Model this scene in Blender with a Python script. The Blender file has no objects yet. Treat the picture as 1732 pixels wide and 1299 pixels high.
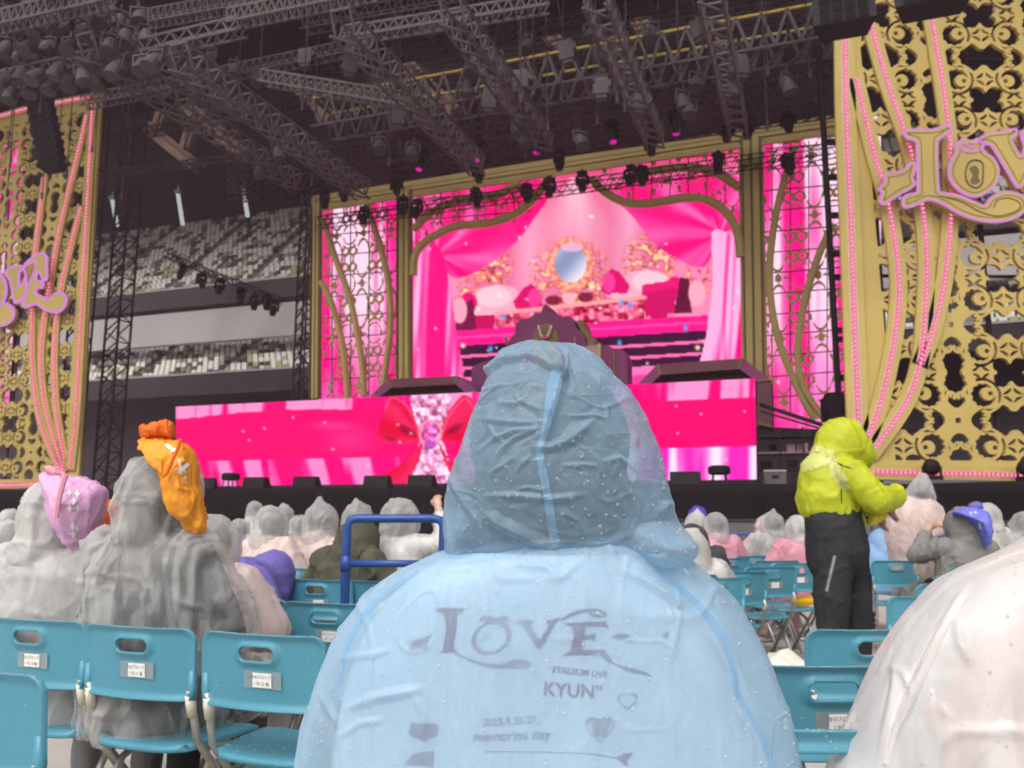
import bpy, bmesh, math, random
import numpy as np
from mathutils import Vector, Matrix, noise
from mathutils.bvhtree import BVHTree

random.seed(7)
rng = np.random.default_rng(7)
SC = bpy.context.scene
COL = SC.collection

# ------------------------------------------------------------------ camera
PW, PH, F = 1732.0, 1299.0, 1420.0
CX, CY = PW / 2, PH / 2
CAM_H = 1.14
PITCH = math.atan((875.0 - CY) / F)
ROLL = math.atan(0.0053)
CAM = Vector((0, 0, CAM_H))
_fw = Vector((0, math.cos(PITCH), math.sin(PITCH)))
_u = Vector((0, -math.sin(PITCH), math.cos(PITCH)))
_r = Vector((1, 0, 0))
CXA = _r * math.cos(ROLL) + _u * math.sin(ROLL)
CUP = _u * math.cos(ROLL) - _r * math.sin(ROLL)
cd = bpy.data.cameras.new('camera')
cd.sensor_width = 36.0
cd.lens = 36.0 * F / PW
cd.clip_start = 0.05
cd.clip_end = 2000
cd.dof.use_dof = True
cd.dof.focus_distance = 1.42
cd.dof.aperture_fstop = 8.0
cam = bpy.data.objects.new('camera', cd)
COL.objects.link(cam)
m3 = Matrix((CXA, CUP, -_fw)).transposed()
cam.matrix_world = Matrix.Translation(CAM) @ m3.to_4x4()
SC.camera = cam

# ------------------------------------------------------------------ light
SUN_EL, SUN_AZ = math.radians(52), math.radians(200)     # azimuth of the sun, clockwise from +Y
w = bpy.data.worlds.new('World')
SC.world = w
w.use_nodes = True
nt = w.node_tree
nt.nodes.clear()
o_ = nt.nodes.new('ShaderNodeOutputWorld')
b_ = nt.nodes.new('ShaderNodeBackground')
s_ = nt.nodes.new('ShaderNodeTexSky')
h_ = nt.nodes.new('ShaderNodeHueSaturation')
s_.sky_type = 'NISHITA'
s_.sun_disc = False
s_.sun_elevation = SUN_EL
s_.sun_rotation = SUN_AZ
s_.air_density = 1.2
s_.dust_density = 6.0
h_.inputs['Saturation'].default_value = 0.22
nt.links.new(s_.outputs[0], h_.inputs['Color'])
nt.links.new(h_.outputs[0], b_.inputs['Color'])
nt.links.new(b_.outputs[0], o_.inputs['Surface'])
b_.inputs['Strength'].default_value = 0.11
sl = bpy.data.lights.new('sun', 'SUN')
sl.energy = 1.0
sl.angle = math.radians(60)
sl.color = (1.0, 0.97, 0.94)
so = bpy.data.objects.new('sun', sl)
COL.objects.link(so)
sd = Vector((math.sin(SUN_AZ) * math.cos(SUN_EL), math.cos(SUN_AZ) * math.cos(SUN_EL), math.sin(SUN_EL)))
so.rotation_euler = (-sd).to_track_quat('-Z', 'Y').to_euler()
so.location = sd * 60
SC.view_settings.view_transform = 'Standard'
SC.view_settings.look = 'None'
SC.view_settings.exposure = 0.6
SC.view_settings.gamma = 1.0
EXPO = 2 ** 0.6
SC.cycles.use_denoising = True
SC.cycles.max_bounces = 6
SC.cycles.use_adaptive_sampling = True
SC.cycles.adaptive_threshold = 0.025
SC.cycles.transparent_max_bounces = 12
SC.cycles.transmission_bounces = 4
SC.cycles.sample_clamp_indirect = 6.0

# ------------------------------------------------------------------ pixels to places
def ray(px, py):
    return _fw + CXA * ((px - CX) / F) - CUP * ((py - CY) / F)

def at(px, py, Y):
    d = ray(px, py)
    return CAM + d * (Y / d.y)

def onz(px, py, z):
    d = ray(px, py)
    return CAM + d * ((z - CAM_H) / d.z)

ES = Vector((0.941, -0.338, 0)).normalized()      # along the stage, to the right
ED = Vector((0.338, 0.941, 0)).normalized()       # into the stage
UP = Vector((0, 0, 1))

class Plane:
    """a vertical plane: origin o, unit direction e along it, n away from the camera"""
    def __init__(s, o, e, n):
        s.o, s.e, s.n = o, e, n
    def uv(s, px, py):
        d = ray(px, py)
        t = (s.o - CAM).dot(s.n) / d.dot(s.n)
        p = CAM + d * t
        return ((p - s.o).dot(s.e), p.z)
    def p(s, u, v, off=0.0):
        return s.o + s.e * u + UP * v - s.n * off       # off > 0: towards the audience
    def px(s, px, py, off=0.0):
        u, v = s.uv(px, py)
        return s.p(u, v, off)

def stage(d):
    return Plane(ED * d, ES, ED)

def pd(px, py, d):
    return stage(d).px(px, py)

# ------------------------------------------------------------------ colours and materials
def lin(r, g, b, a=1.0):
    f = lambda c: (c / 255 / 12.92) if c / 255 <= 0.04045 else ((c / 255 + 0.055) / 1.055) ** 2.4
    return (f(r), f(g), f(b), a)

def linv(a):
    a = np.clip(np.asarray(a, float) / 255, 0, 1)
    return np.where(a <= 0.04045, a / 12.92, ((a + 0.055) / 1.055) ** 2.4)

def newmat(name):
    m = bpy.data.materials.new(name)
    m.use_nodes = True
    m.node_tree.nodes.clear()
    return m, m.node_tree.nodes, m.node_tree.links

def mat(name, col, rough=0.6, metal=0.0, var=0.12, scale=6.0, bump=0.0, bscale=40.0, spec=0.4, coat=0.0):
    """a principled surface with gentle colour variation and fine relief"""
    m, n, l = newmat(name)
    out = n.new('ShaderNodeOutputMaterial')
    bs = n.new('ShaderNodeBsdfPrincipled')
    l.new(bs.outputs[0], out.inputs[0])
    tc = n.new('ShaderNodeTexCoord')
    nz = n.new('ShaderNodeTexNoise')
    nz.inputs['Scale'].default_value = scale
    nz.inputs['Detail'].default_value = 6
    l.new(tc.outputs['Object'], nz.inputs['Vector'])
    rp = n.new('ShaderNodeValToRGB')
    c = np.array(col[:3])
    rp.color_ramp.elements[0].position = 0.3
    rp.color_ramp.elements[1].position = 0.7
    rp.color_ramp.elements[0].color = (*(c * (1 - var)), 1)
    rp.color_ramp.elements[1].color = (*np.minimum(c * (1 + var), 1), 1)
    l.new(nz.outputs['Fac'], rp.inputs[0])
    l.new(rp.outputs[0], bs.inputs['Base Color'])
    bs.inputs['Roughness'].default_value = rough
    bs.inputs['Metallic'].default_value = metal
    bs.inputs['Specular IOR Level'].default_value = spec
    bs.inputs['Coat Weight'].default_value = coat
    if bump:
        n2 = n.new('ShaderNodeTexNoise')
        n2.inputs['Scale'].default_value = bscale
        n2.inputs['Detail'].default_value = 8
        l.new(tc.outputs['Object'], n2.inputs['Vector'])
        bp = n.new('ShaderNodeBump')
        bp.inputs['Strength'].default_value = bump
        bp.inputs['Distance'].default_value = 0.02
        l.new(n2.outputs['Fac'], bp.inputs['Height'])
        l.new(bp.outputs[0], bs.inputs['Normal'])
    return m

def film(name, col, alpha, rough=0.35, trans=0.4, bscale=30.0, bump=0.5, bdist=0.01, patch=0.0, pscale=5.0):
    """thin plastic film: partly see-through, partly lit from both sides"""
    m, n, l = newmat(name)
    out = n.new('ShaderNodeOutputMaterial')
    tr = n.new('ShaderNodeBsdfTransparent')
    tl = n.new('ShaderNodeBsdfTranslucent')
    bs = n.new('ShaderNodeBsdfPrincipled')
    bs.inputs['Base Color'].default_value = col
    bs.inputs['Roughness'].default_value = rough
    bs.inputs['Specular IOR Level'].default_value = 0.5
    tl.inputs['Color'].default_value = col
    tr.inputs['Color'].default_value = tuple(0.55 + 0.45 * c for c in col[:3]) + (1,)
    m1 = n.new('ShaderNodeMixShader')
    m1.inputs[0].default_value = trans
    l.new(bs.outputs[0], m1.inputs[1])
    l.new(tl.outputs[0], m1.inputs[2])
    m2 = n.new('ShaderNodeMixShader')
    l.new(tr.outputs[0], m2.inputs[1])
    l.new(m1.outputs[0], m2.inputs[2])
    lw = n.new('ShaderNodeLayerWeight')
    lw.inputs['Blend'].default_value = 0.45
    mp = n.new('ShaderNodeMapRange')
    mp.inputs['From Min'].default_value = 0.0
    mp.inputs['From Max'].default_value = 1.0
    mp.inputs['To Min'].default_value = alpha
    mp.inputs['To Max'].default_value = min(1.0, alpha + 0.3)
    l.new(lw.outputs['Facing'], mp.inputs['Value'])
    tc = n.new('ShaderNodeTexCoord')
    if patch:
        pm = n.new('ShaderNodeMapping')
        pm.inputs['Scale'].default_value = (pscale, pscale, pscale * 0.35)
        pn = n.new('ShaderNodeTexNoise')
        pn.inputs['Scale'].default_value = 1.0
        pn.inputs['Detail'].default_value = 3
        pn.inputs['Distortion'].default_value = 1.6
        pr_ = n.new('ShaderNodeMapRange')
        pr_.inputs['From Min'].default_value = 0.35
        pr_.inputs['From Max'].default_value = 0.65
        pr_.inputs['To Min'].default_value = -patch
        pr_.inputs['To Max'].default_value = patch
        ad = n.new('ShaderNodeMath')
        ad.operation = 'ADD'
        ad.use_clamp = True
        l.new(tc.outputs['Object'], pm.inputs['Vector'])
        l.new(pm.outputs[0], pn.inputs['Vector'])
        l.new(pn.outputs['Fac'], pr_.inputs['Value'])
        l.new(mp.outputs[0], ad.inputs[0])
        l.new(pr_.outputs[0], ad.inputs[1])
        l.new(ad.outputs[0], m2.inputs[0])
    else:
        l.new(mp.outputs[0], m2.inputs[0])
    l.new(m2.outputs[0], out.inputs[0])
    nz = n.new('ShaderNodeTexNoise')
    nz.inputs['Scale'].default_value = bscale
    nz.inputs['Detail'].default_value = 5
    nz.inputs['Distortion'].default_value = 0.8
    l.new(tc.outputs['Object'], nz.inputs['Vector'])
    bp = n.new('ShaderNodeBump')
    bp.inputs['Strength'].default_value = bump
    bp.inputs['Distance'].default_value = bdist
    l.new(nz.outputs['Fac'], bp.inputs['Height'])
    l.new(bp.outputs[0], bs.inputs['Normal'])
    l.new(bp.outputs[0], tl.inputs['Normal'])
    return m

def glow(name, col, s=1.0):
    m, n, l = newmat(name)
    out = n.new('ShaderNodeOutputMaterial')
    e = n.new('ShaderNodeEmission')
    e.inputs['Color'].default_value = col
    e.inputs['Strength'].default_value = s / EXPO
    l.new(e.outputs[0], out.inputs[0])
    return m

def screen_mat(name, s=1.0):
    """an LED wall: the picture is the wall's own light"""
    m, n, l = newmat(name)
    out = n.new('ShaderNodeOutputMaterial')
    a = n.new('ShaderNodeAttribute')
    a.attribute_name = 'picture'
    e = n.new('ShaderNodeEmission')
    e.inputs['Strength'].default_value = s / EXPO
    l.new(a.outputs['Color'], e.inputs['Color'])
    l.new(e.outputs[0], out.inputs[0])
    return m

def attr_mat(name, rough=0.6):
    m, n, l = newmat(name)
    out = n.new('ShaderNodeOutputMaterial')
    a = n.new('ShaderNodeAttribute')
    a.attribute_name = 'tint'
    bs = n.new('ShaderNodeBsdfPrincipled')
    bs.inputs['Roughness'].default_value = rough
    l.new(a.outputs['Color'], bs.inputs['Base Color'])
    l.new(bs.outputs[0], out.inputs[0])
    return m

M = {}
M['ground'] = mat('floor covering', (0.46, 0.44, 0.40), 0.45, var=0.12, scale=1.5, bump=0.15, bscale=20)
M['dark'] = mat('dark paint', (0.008, 0.007, 0.008), 0.8, spec=0.1)
M['wall'] = mat('concrete in the dark', (0.055, 0.042, 0.046), 0.9, var=0.25, scale=0.2)  # dimness and purple cast of the LED glow put into the colour
M['roof'] = mat('roof lining', (0.014, 0.009, 0.011), 0.9, var=0.3, scale=0.15, spec=0.1)  # lining colour also carries the purple cast of the LED glow
M['rust'] = mat('rusty brown steel', (0.10, 0.055, 0.035), 0.8, var=0.3, scale=0.5)
M['alu'] = mat('dull aluminium', (0.095, 0.078, 0.080), 0.6, metal=0.0, spec=0.2, var=0.2, scale=2)  # darkened and tinted brownish purple to imitate the LED glow in haze
M['alud'] = mat('grey lamp casing', (0.075, 0.066, 0.068), 0.6, spec=0.2, var=0.25, scale=2)
M['steel'] = mat('dark truss steel', (0.042, 0.028, 0.035), 0.6, metal=0.0, spec=0.15, var=0.3, scale=1)
M['yellow_strap'] = mat('yellow chord', (0.45, 0.33, 0.05), 0.6)
M['black'] = mat('black casing', (0.012, 0.010, 0.012), 0.6, var=0.3, spec=0.15)
M['drape'] = mat('black drape', (0.007, 0.006, 0.007), 0.7, spec=0.10, var=0.3, scale=1.0, bump=0.2, bscale=12)
M['greydrape'] = mat('grey sheeting', (0.10, 0.10, 0.105), 0.5, var=0.3, scale=1.0, bump=0.2, bscale=8)
M['gold'] = mat('matt gold paint', (0.52, 0.385, 0.115), 0.5, var=0.10, scale=0.6, bump=0.05, bscale=20)
M['golddeep'] = mat('deep gold paint', (0.46, 0.335, 0.105), 0.5, var=0.10, scale=0.6)
M['gold_line'] = mat('groove brown', (0.16, 0.11, 0.05), 0.7)
M['bead'] = glow('pink beads', lin(255, 70, 140), 1.1)
M['beadw'] = glow('bright bead cores', lin(255, 200, 225), 1.1)
M['band'] = mat('pale band', (0.55, 0.42, 0.30), 0.55)
M['neon'] = glow('lilac neon', lin(225, 140, 230), 0.95)
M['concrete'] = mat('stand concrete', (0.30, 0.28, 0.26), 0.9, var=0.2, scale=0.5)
M['whiteband'] = mat('white fascia', (0.42, 0.40, 0.39), 0.7, var=0.12, scale=0.3)
M['magenta'] = mat('pink light tinted board', (0.20, 0.035, 0.12), 0.7, var=0.15, scale=1)  # purple-pink of the stage lights is put into the board colour
M['maroon'] = mat('maroon board', (0.13, 0.035, 0.05), 0.65, var=0.15, scale=1)
M['rose'] = mat('rose board', (0.42, 0.25, 0.27), 0.7)
M['olivegold'] = mat('olive gold', (0.20, 0.13, 0.04), 0.6)
M['pearl'] = mat('pearls', (0.7, 0.6, 0.6), 0.3)
M['pinkgem'] = mat('pink gem', (0.6, 0.05, 0.2), 0.3)
M['blue'] = mat('blue powder coat', (0.025, 0.075, 0.28), 0.35, var=0.15)
M['teal'] = mat('teal plastic', (0.070, 0.27, 0.36), 0.38, var=0.05, scale=3, bump=0.06, bscale=150, spec=0.5)
M['tube'] = mat('grey steel tube', (0.42, 0.41, 0.38), 0.35, metal=0.6, var=0.15)
M['cream'] = mat('cream plastic', (0.72, 0.68, 0.55), 0.45)
M['paper'] = mat('white paper', (0.78, 0.78, 0.76), 0.6, var=0.04)
M['tape'] = film('clear tape', (0.55, 0.62, 0.62, 1), 0.30, 0.25, 0.1, bump=0.1)
M['ink'] = mat('black ink', (0.03, 0.03, 0.03), 0.6)
M['skin'] = mat('skin', (0.52, 0.32, 0.24), 0.5, var=0.1)
M['hair'] = mat('dark hair', (0.016, 0.013, 0.012), 0.45, var=0.3, scale=30, bump=0.4, bscale=80)
M['trousers'] = mat('black trousers', (0.018, 0.018, 0.021), 0.75, var=0.25, scale=8, bump=0.3, bscale=25)
M['c_dark'] = mat('charcoal clothes', (0.045, 0.045, 0.05), 0.85, var=0.2)
M['c_grey'] = mat('grey clothes', (0.22, 0.22, 0.22), 0.85, var=0.2)
M['c_white'] = mat('white clothes', (0.70, 0.68, 0.66), 0.85, var=0.08)
M['c_pink'] = mat('pink clothes', (0.62, 0.30, 0.34), 0.85, var=0.1)
M['c_purple'] = mat('purple clothes', (0.15, 0.12, 0.38), 0.8, var=0.12)
M['olive'] = mat('olive jacket', (0.075, 0.072, 0.045), 0.85, var=0.15, bump=0.3, bscale=20)
M['grey_jacket'] = mat('grey jacket', (0.20, 0.195, 0.18), 0.8, var=0.12, bump=0.3, bscale=15)
M['lime'] = mat('lime jacket', (0.43, 0.47, 0.012), 0.6, var=0.08, scale=5, bump=0.35, bscale=14)
M['limepale'] = mat('pale reflective panel', (0.52, 0.54, 0.16), 0.5, var=0.08, scale=60)
M['f_blue'] = film('blue raincoat film', (0.40, 0.62, 0.80, 1), 0.60, 0.30, 0.35, 26, 0.35, 0.006)
M['f_seam'] = film('blue welded seam', (0.38, 0.62, 0.83, 1), 0.45, 0.32, 0.25, 40, 0.2, 0.004)
M['f_white'] = film('white raincoat film', (0.84, 0.80, 0.78, 1), 0.74, 0.35, 0.3, 14, 0.3, 0.008, patch=0.12, pscale=7)
M['f_clear'] = film('frosted clear film', (0.80, 0.80, 0.78, 1), 0.40, 0.20, 0.3, 18, 0.6, 0.015, patch=0.12, pscale=6)
M['f_smoke'] = film('smoky clear film', (0.82, 0.82, 0.80, 1), 0.26, 0.16, 0.25, 24, 0.35, 0.008, patch=0.17, pscale=8)
M['f_milky'] = film('milky film', (0.86, 0.85, 0.82, 1), 0.52, 0.22, 0.3, 18, 0.5, 0.015, patch=0.13, pscale=5)
M['f_pinkish'] = film('blush film', (0.84, 0.70, 0.66, 1), 0.72, 0.4, 0.3, 18, 0.5, 0.015, patch=0.15, pscale=8)
M['f_pink'] = film('pink film', (0.85, 0.42, 0.52, 1), 0.75, 0.4, 0.3, 18, 0.5, 0.015)
M['f_violet'] = film('violet film', (0.12, 0.07, 0.55, 1), 0.92, 0.4, 0.2, 18, 0.5, 0.015)
M['f_sky'] = film('sky blue film', (0.32, 0.55, 0.85, 1), 0.8, 0.4, 0.3, 18, 0.5, 0.015)
M['orange'] = mat('orange fabric bag', (0.80, 0.30, 0.02), 0.55, var=0.10, scale=12, bump=0.4, bscale=16)
M['orangedeep'] = mat('deep orange', (0.78, 0.14, 0.008), 0.6)
M['pinkbag'] = mat('lilac pink bag', (0.66, 0.36, 0.58), 0.55, var=0.08, scale=12, bump=0.3, bscale=14)
M['pinkcord'] = mat('pink cord', (0.72, 0.32, 0.40), 0.6)
M['bluebag'] = mat('cornflower bag', (0.16, 0.17, 0.62), 0.6, var=0.1, scale=12, bump=0.3, bscale=14)
M['print'] = mat('white print', (0.75, 0.75, 0.75), 0.6)
M['shirt'] = mat('white t shirt', (0.80, 0.79, 0.80), 0.9, var=0.05, bump=0.2, bscale=25)
M['shirtprint'] = mat('plum print', (0.24, 0.028, 0.10), 0.8, var=0.15)
M['yellowflyer'] = mat('yellow flyer', (0.72, 0.60, 0.03), 0.5)
M['binbag'] = mat('cream plastic bag', (0.66, 0.63, 0.54), 0.4, var=0.12, scale=8, bump=0.5, bscale=18)
M['beigebag'] = mat('beige cloth', (0.55, 0.47, 0.34), 0.7, var=0.2, scale=8, bump=0.5, bscale=15)
M['yellowbag'] = mat('amber vinyl', (0.80, 0.42, 0.01), 0.5)
M['lens'] = glow('magenta lamp lens', lin(225, 30, 175), 0.9)
M['tubelight'] = glow('white tube lamp', lin(205, 212, 210), 0.8)

def drop_mat():
    m, n, l = newmat('water drop')
    out = n.new('ShaderNodeOutputMaterial')
    bs = n.new('ShaderNodeBsdfPrincipled')
    bs.inputs['Base Color'].default_value = (0.95, 0.97, 1, 1)
    bs.inputs['Roughness'].default_value = 0.03
    bs.inputs['IOR'].default_value = 1.33
    bs.inputs['Transmission Weight'].default_value = 0.82
    bs.inputs['Coat Weight'].default_value = 0.3
    bs.inputs['Coat Roughness'].default_value = 0.02
    l.new(bs.outputs[0], out.inputs[0])
    return m
M['drop'] = drop_mat()

# ------------------------------------------------------------------ mesh helpers
class MB:
    """collects shapes; build() links them as ONE mesh object"""
    def __init__(s):
        s.v, s.f = [], []
    def add(s, vs, fs):
        b = len(s.v)
        s.v += [tuple(v) for v in vs]
        s.f += [tuple(i + b for i in f) for f in fs]
        return s
    def box(s, c, sz, rot=None):
        c = Vector(c)
        h = Vector(sz) / 2
        vs = []
        for x in (-1, 1):
            for y in (-1, 1):
                for z in (-1, 1):
                    p = Vector((x * h.x, y * h.y, z * h.z))
                    vs.append(c + (rot @ p if rot else p))
        return s.add(vs, [(0, 1, 3, 2), (4, 6, 7, 5), (0, 4, 5, 1), (2, 3, 7, 6), (0, 2, 6, 4), (1, 5, 7, 3)])
    def bar(s, a, b, wd, hg=None, up=UP):
        """a square bar from a to b"""
        a, b = Vector(a), Vector(b)
        d = (b - a).normalized()
        x = d.cross(up)
        if x.length < 1e-4:
            x = d.cross(Vector((1, 0, 0)))
        x.normalize()
        y = x.cross(d)
        hg = hg or wd
        vs = []
        for p in (a, b):
            for i, j in ((-1, -1), (1, -1), (1, 1), (-1, 1)):
                vs.append(p + x * (i * wd / 2) + y * (j * hg / 2))
        return s.add(vs, [(0, 3, 2, 1), (4, 5, 6, 7), (0, 1, 5, 4), (1, 2, 6, 5), (2, 3, 7, 6), (3, 0, 4, 7)])
    def tube(s, pts, r, seg=8, closed=False, caps=True):
        pts = [Vector(p) for p in pts]
        n = len(pts)
        rs = r if isinstance(r, (list, tuple)) else [r] * n
        vs, fs = [], []
        prev = None
        for i, p in enumerate(pts):
            if closed:
                d = pts[(i + 1) % n] - pts[i - 1]
            else:
                d = pts[min(i + 1, n - 1)] - pts[max(i - 1, 0)]
            d = d.normalized() if d.length > 1e-9 else Vector((0, 0, 1))
            if prev is None:
                x = d.cross(UP)
                if x.length < 1e-3:
                    x = d.cross(Vector((1, 0, 0)))
            else:
                x = prev - d * prev.dot(d)
            x.normalize()
            prev = x
            y = d.cross(x)
            for k in range(seg):
                a = 2 * math.pi * k / seg
                vs.append(p + (x * math.cos(a) + y * math.sin(a)) * rs[i])
        m = n if closed else n - 1
        for i in range(m):
            j = (i + 1) % n
            for k in range(seg):
                k2 = (k + 1) % seg
                fs.append((i * seg + k, i * seg + k2, j * seg + k2, j * seg + k))
        if caps and not closed:
            fs.append(tuple(reversed(range(seg))))
            fs.append(tuple((n - 1) * seg + k for k in range(seg)))
        return s.add(vs, fs)
    def cap(s, a, b, ra, rb, seg=14):
        """tapered capsule with round ends"""
        a, b = Vector(a), Vector(b)
        d = (b - a).normalized() if (b - a).length > 1e-6 else UP
        pts, rs = [], []
        for t in (-0.985, -0.8, -0.45, 0):
            pts.append(a + d * (t * ra)); rs.append(ra * math.sqrt(1 - t * t))
        for t in (0, 0.45, 0.8, 0.985):
            pts.append(b + d * (t * rb)); rs.append(rb * math.sqrt(1 - t * t))
        return s.tube(pts, rs, seg)
    def ell(s, c, r, rot=None, seg=18, rings=12):
        c = Vector(c)
        vs = []
        for i in range(rings + 1):
            ph = math.pi * (0.02 + 0.96 * i / rings)
            for k in range(seg):
                a = 2 * math.pi * k / seg
                p = Vector((r[0] * math.sin(ph) * math.cos(a), r[1] * math.sin(ph) * math.sin(a), r[2] * math.cos(ph)))
                vs.append(c + (rot @ p if rot else p))
        fs = []
        for i in range(rings):
            for k in range(seg):
                k2 = (k + 1) % seg
                fs.append((i * seg + k, (i + 1) * seg + k, (i + 1) * seg + k2, i * seg + k2))
        fs.append(tuple(range(seg)))
        fs.append(tuple(reversed([rings * seg + k for k in range(seg)])))
        return s.add(vs, fs)
    def loft(s, rings, seg=28, e=1.0):
        """rings of (cx, cy, cz, rx, ry)"""
        vs, fs = [], []
        for (cx, cy, cz, rx, ry) in rings:
            for k in range(seg):
                a = 2 * math.pi * k / seg
                ca, sa = math.cos(a), math.sin(a)
                vs.append((cx + rx * math.copysign(abs(ca) ** e, ca), cy + ry * math.copysign(abs(sa) ** e, sa), cz))
        for i in range(len(rings) - 1):
            for k in range(seg):
                k2 = (k + 1) % seg
                fs.append((i * seg + k, i * seg + k2, (i + 1) * seg + k2, (i + 1) * seg + k))
        fs.append(tuple(reversed(range(seg))))
        fs.append(tuple((len(rings) - 1) * seg + k for k in range(seg)))
        return s.add(vs, fs)
    def prism(s, front, depth):
        """a flat outline (list of points) given thickness along depth"""
        n = len(front)
        vs = [Vector(p) for p in front] + [Vector(p) + depth for p in front]
        fs = [tuple(range(n)), tuple(reversed(range(n, 2 * n)))]
        for i in range(n):
            j = (i + 1) % n
            fs.append((i, i + n, j + n, j))
        return s.add(vs, fs)
    def mesh(s, name, smooth=False):
        me = bpy.data.meshes.new(name)
        me.from_pydata(s.v, [], s.f)
        me.update()
        if smooth:
            me.shade_smooth()
        return me
    def build(s, name, m, parent=None, smooth=False, recalc=False):
        me = s.mesh(name, smooth)
        if recalc:
            bm = bmesh.new(); bm.from_mesh(me)
            bmesh.ops.recalc_face_normals(bm, faces=bm.faces)
            bm.to_mesh(me); bm.free()
        return link(name, me, m, parent)

def link(name, me, m, parent=None):
    if m is not None and not len(me.materials):
        me.materials.append(M[m] if isinstance(m, str) else m)
    o = bpy.data.objects.new(name, me)
    COL.objects.link(o)
    if parent:
        o.parent = parent
    return o

def tag(o, label, cat, group=None):
    o['label'] = label
    o['category'] = cat
    if group:
        o['group'] = group
    return o

def struct(o):
    o['kind'] = 'structure'
    return o

def stuff(o):
    o['kind'] = 'stuff'
    return o

def thing(name, label, cat, loc=(0, 0, 0), rz=0.0, group=None):
    o = bpy.data.objects.new(name, None)
    COL.objects.link(o)
    o.location = loc
    o.rotation_euler = (0, 0, rz)
    o.empty_display_size = 0.1
    return tag(o, label, cat, group)

def copy_tree(o, loc=None, rot=None, label=None, parent=None):
    c = o.copy()
    COL.objects.link(c)
    c.parent = parent
    if loc is not None:
        c.location = loc
    if rot is not None:
        c.rotation_euler = rot
    if label:
        c['label'] = label
    for ch in list(o.children):
        copy_tree(ch, parent=c)
    return c

def smooth_line(pts, per=8, closed=False):
    """Catmull-Rom through 2D or 3D points"""
    P = [np.array(p, float) for p in pts]
    n = len(P)
    out = []
    rngi = range(n) if closed else range(n - 1)
    for i in rngi:
        if closed:
            a, b, c, d = P[(i - 1) % n], P[i], P[(i + 1) % n], P[(i + 2) % n]
        else:
            a, b, c, d = P[max(i - 1, 0)], P[i], P[i + 1], P[min(i + 2, n - 1)]
        for k in range(per):
            t = k / per
            out.append(0.5 * ((2 * b) + (-a + c) * t + (2 * a - 5 * b + 4 * c - d) * t * t + (-a + 3 * b - 3 * c + d) * t ** 3))
    if not closed:
        out.append(P[-1])
    return [tuple(p) for p in out]

def text_mesh(body, size=1.0, align='CENTER', bold=0.0):
    cu = bpy.data.curves.new('lettering', 'FONT')
    cu.offset = bold
    cu.body = body
    cu.size = size
    cu.align_x = align
    cu.align_y = 'CENTER'
    o = bpy.data.objects.new('lettering', cu)
    COL.objects.link(o)
    bpy.context.view_layer.update()
    dg = bpy.context.evaluated_depsgraph_get()
    me = bpy.data.meshes.new_from_object(o.evaluated_get(dg))
    bpy.data.objects.remove(o)
    bpy.data.curves.remove(cu)
    me.materials.clear()
    return me

# vectorised value noise -------------------------------------------------
def _hash(ix, iy, iz, seed):
    h = (ix * 374761393 + iy * 668265263 + iz * 2147483647 + seed * 974634777) & 0xFFFFFFFF
    h = ((h ^ (h >> 13)) * 1274126177) & 0xFFFFFFFF
    return ((h ^ (h >> 16)) & 0xFFFF) / 65535.0

def vnoise(p, seed=0):
    """smooth noise in -1..1 on an (n,3) array"""
    p = np.asarray(p, float)
    i = np.floor(p).astype(np.int64)
    f = p - i
    f = f * f * f * (f * (f * 6 - 15) + 10)
    r = 0
    for dx in (0, 1):
        for dy in (0, 1):
            for dz in (0, 1):
                wgt = (f[:, 0] if dx else 1 - f[:, 0]) * (f[:, 1] if dy else 1 - f[:, 1]) * (f[:, 2] if dz else 1 - f[:, 2])
                r = r + wgt * _hash(i[:, 0] + dx, i[:, 1] + dy, i[:, 2] + dz, seed)
    return r * 2 - 1

def ridge(p, seed=0):
    return 1 - 2 * np.abs(vnoise(p, seed))

def crest(p, seed=0, w_=0.13):
    """thin sharp crease lines"""
    n = vnoise(p, seed) / w_
    return np.exp(-n * n)

def crumple(p, scale, seed=0):
    """cell noise F2-F1: flat facets meeting in sharp creases"""
    q = np.asarray(p, float) * scale
    b = np.floor(q).astype(np.int64)
    f1 = np.full(len(q), 9.0)
    f2 = np.full(len(q), 9.0)
    for dx in (-1, 0, 1):
        for dy in (-1, 0, 1):
            for dz in (-1, 0, 1):
                c = b + (dx, dy, dz)
                ctr = c + np.stack([_hash(c[:, 0], c[:, 1], c[:, 2], seed + k) for k in range(3)], 1)
                d = np.linalg.norm(q - ctr, axis=1)
                n2 = np.where(d < f1, f1, np.minimum(f2, d))
                f1 = np.minimum(f1, d)
                f2 = n2
    return f2 - f1

def coords(me):
    a = np.empty(len(me.vertices) * 3)
    me.vertices.foreach_get('co', a)
    return a.reshape(-1, 3)

def normals(me):
    a = np.empty(len(me.vertices) * 3)
    me.vertices.foreach_get('normal', a)
    return a.reshape(-1, 3)

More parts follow.
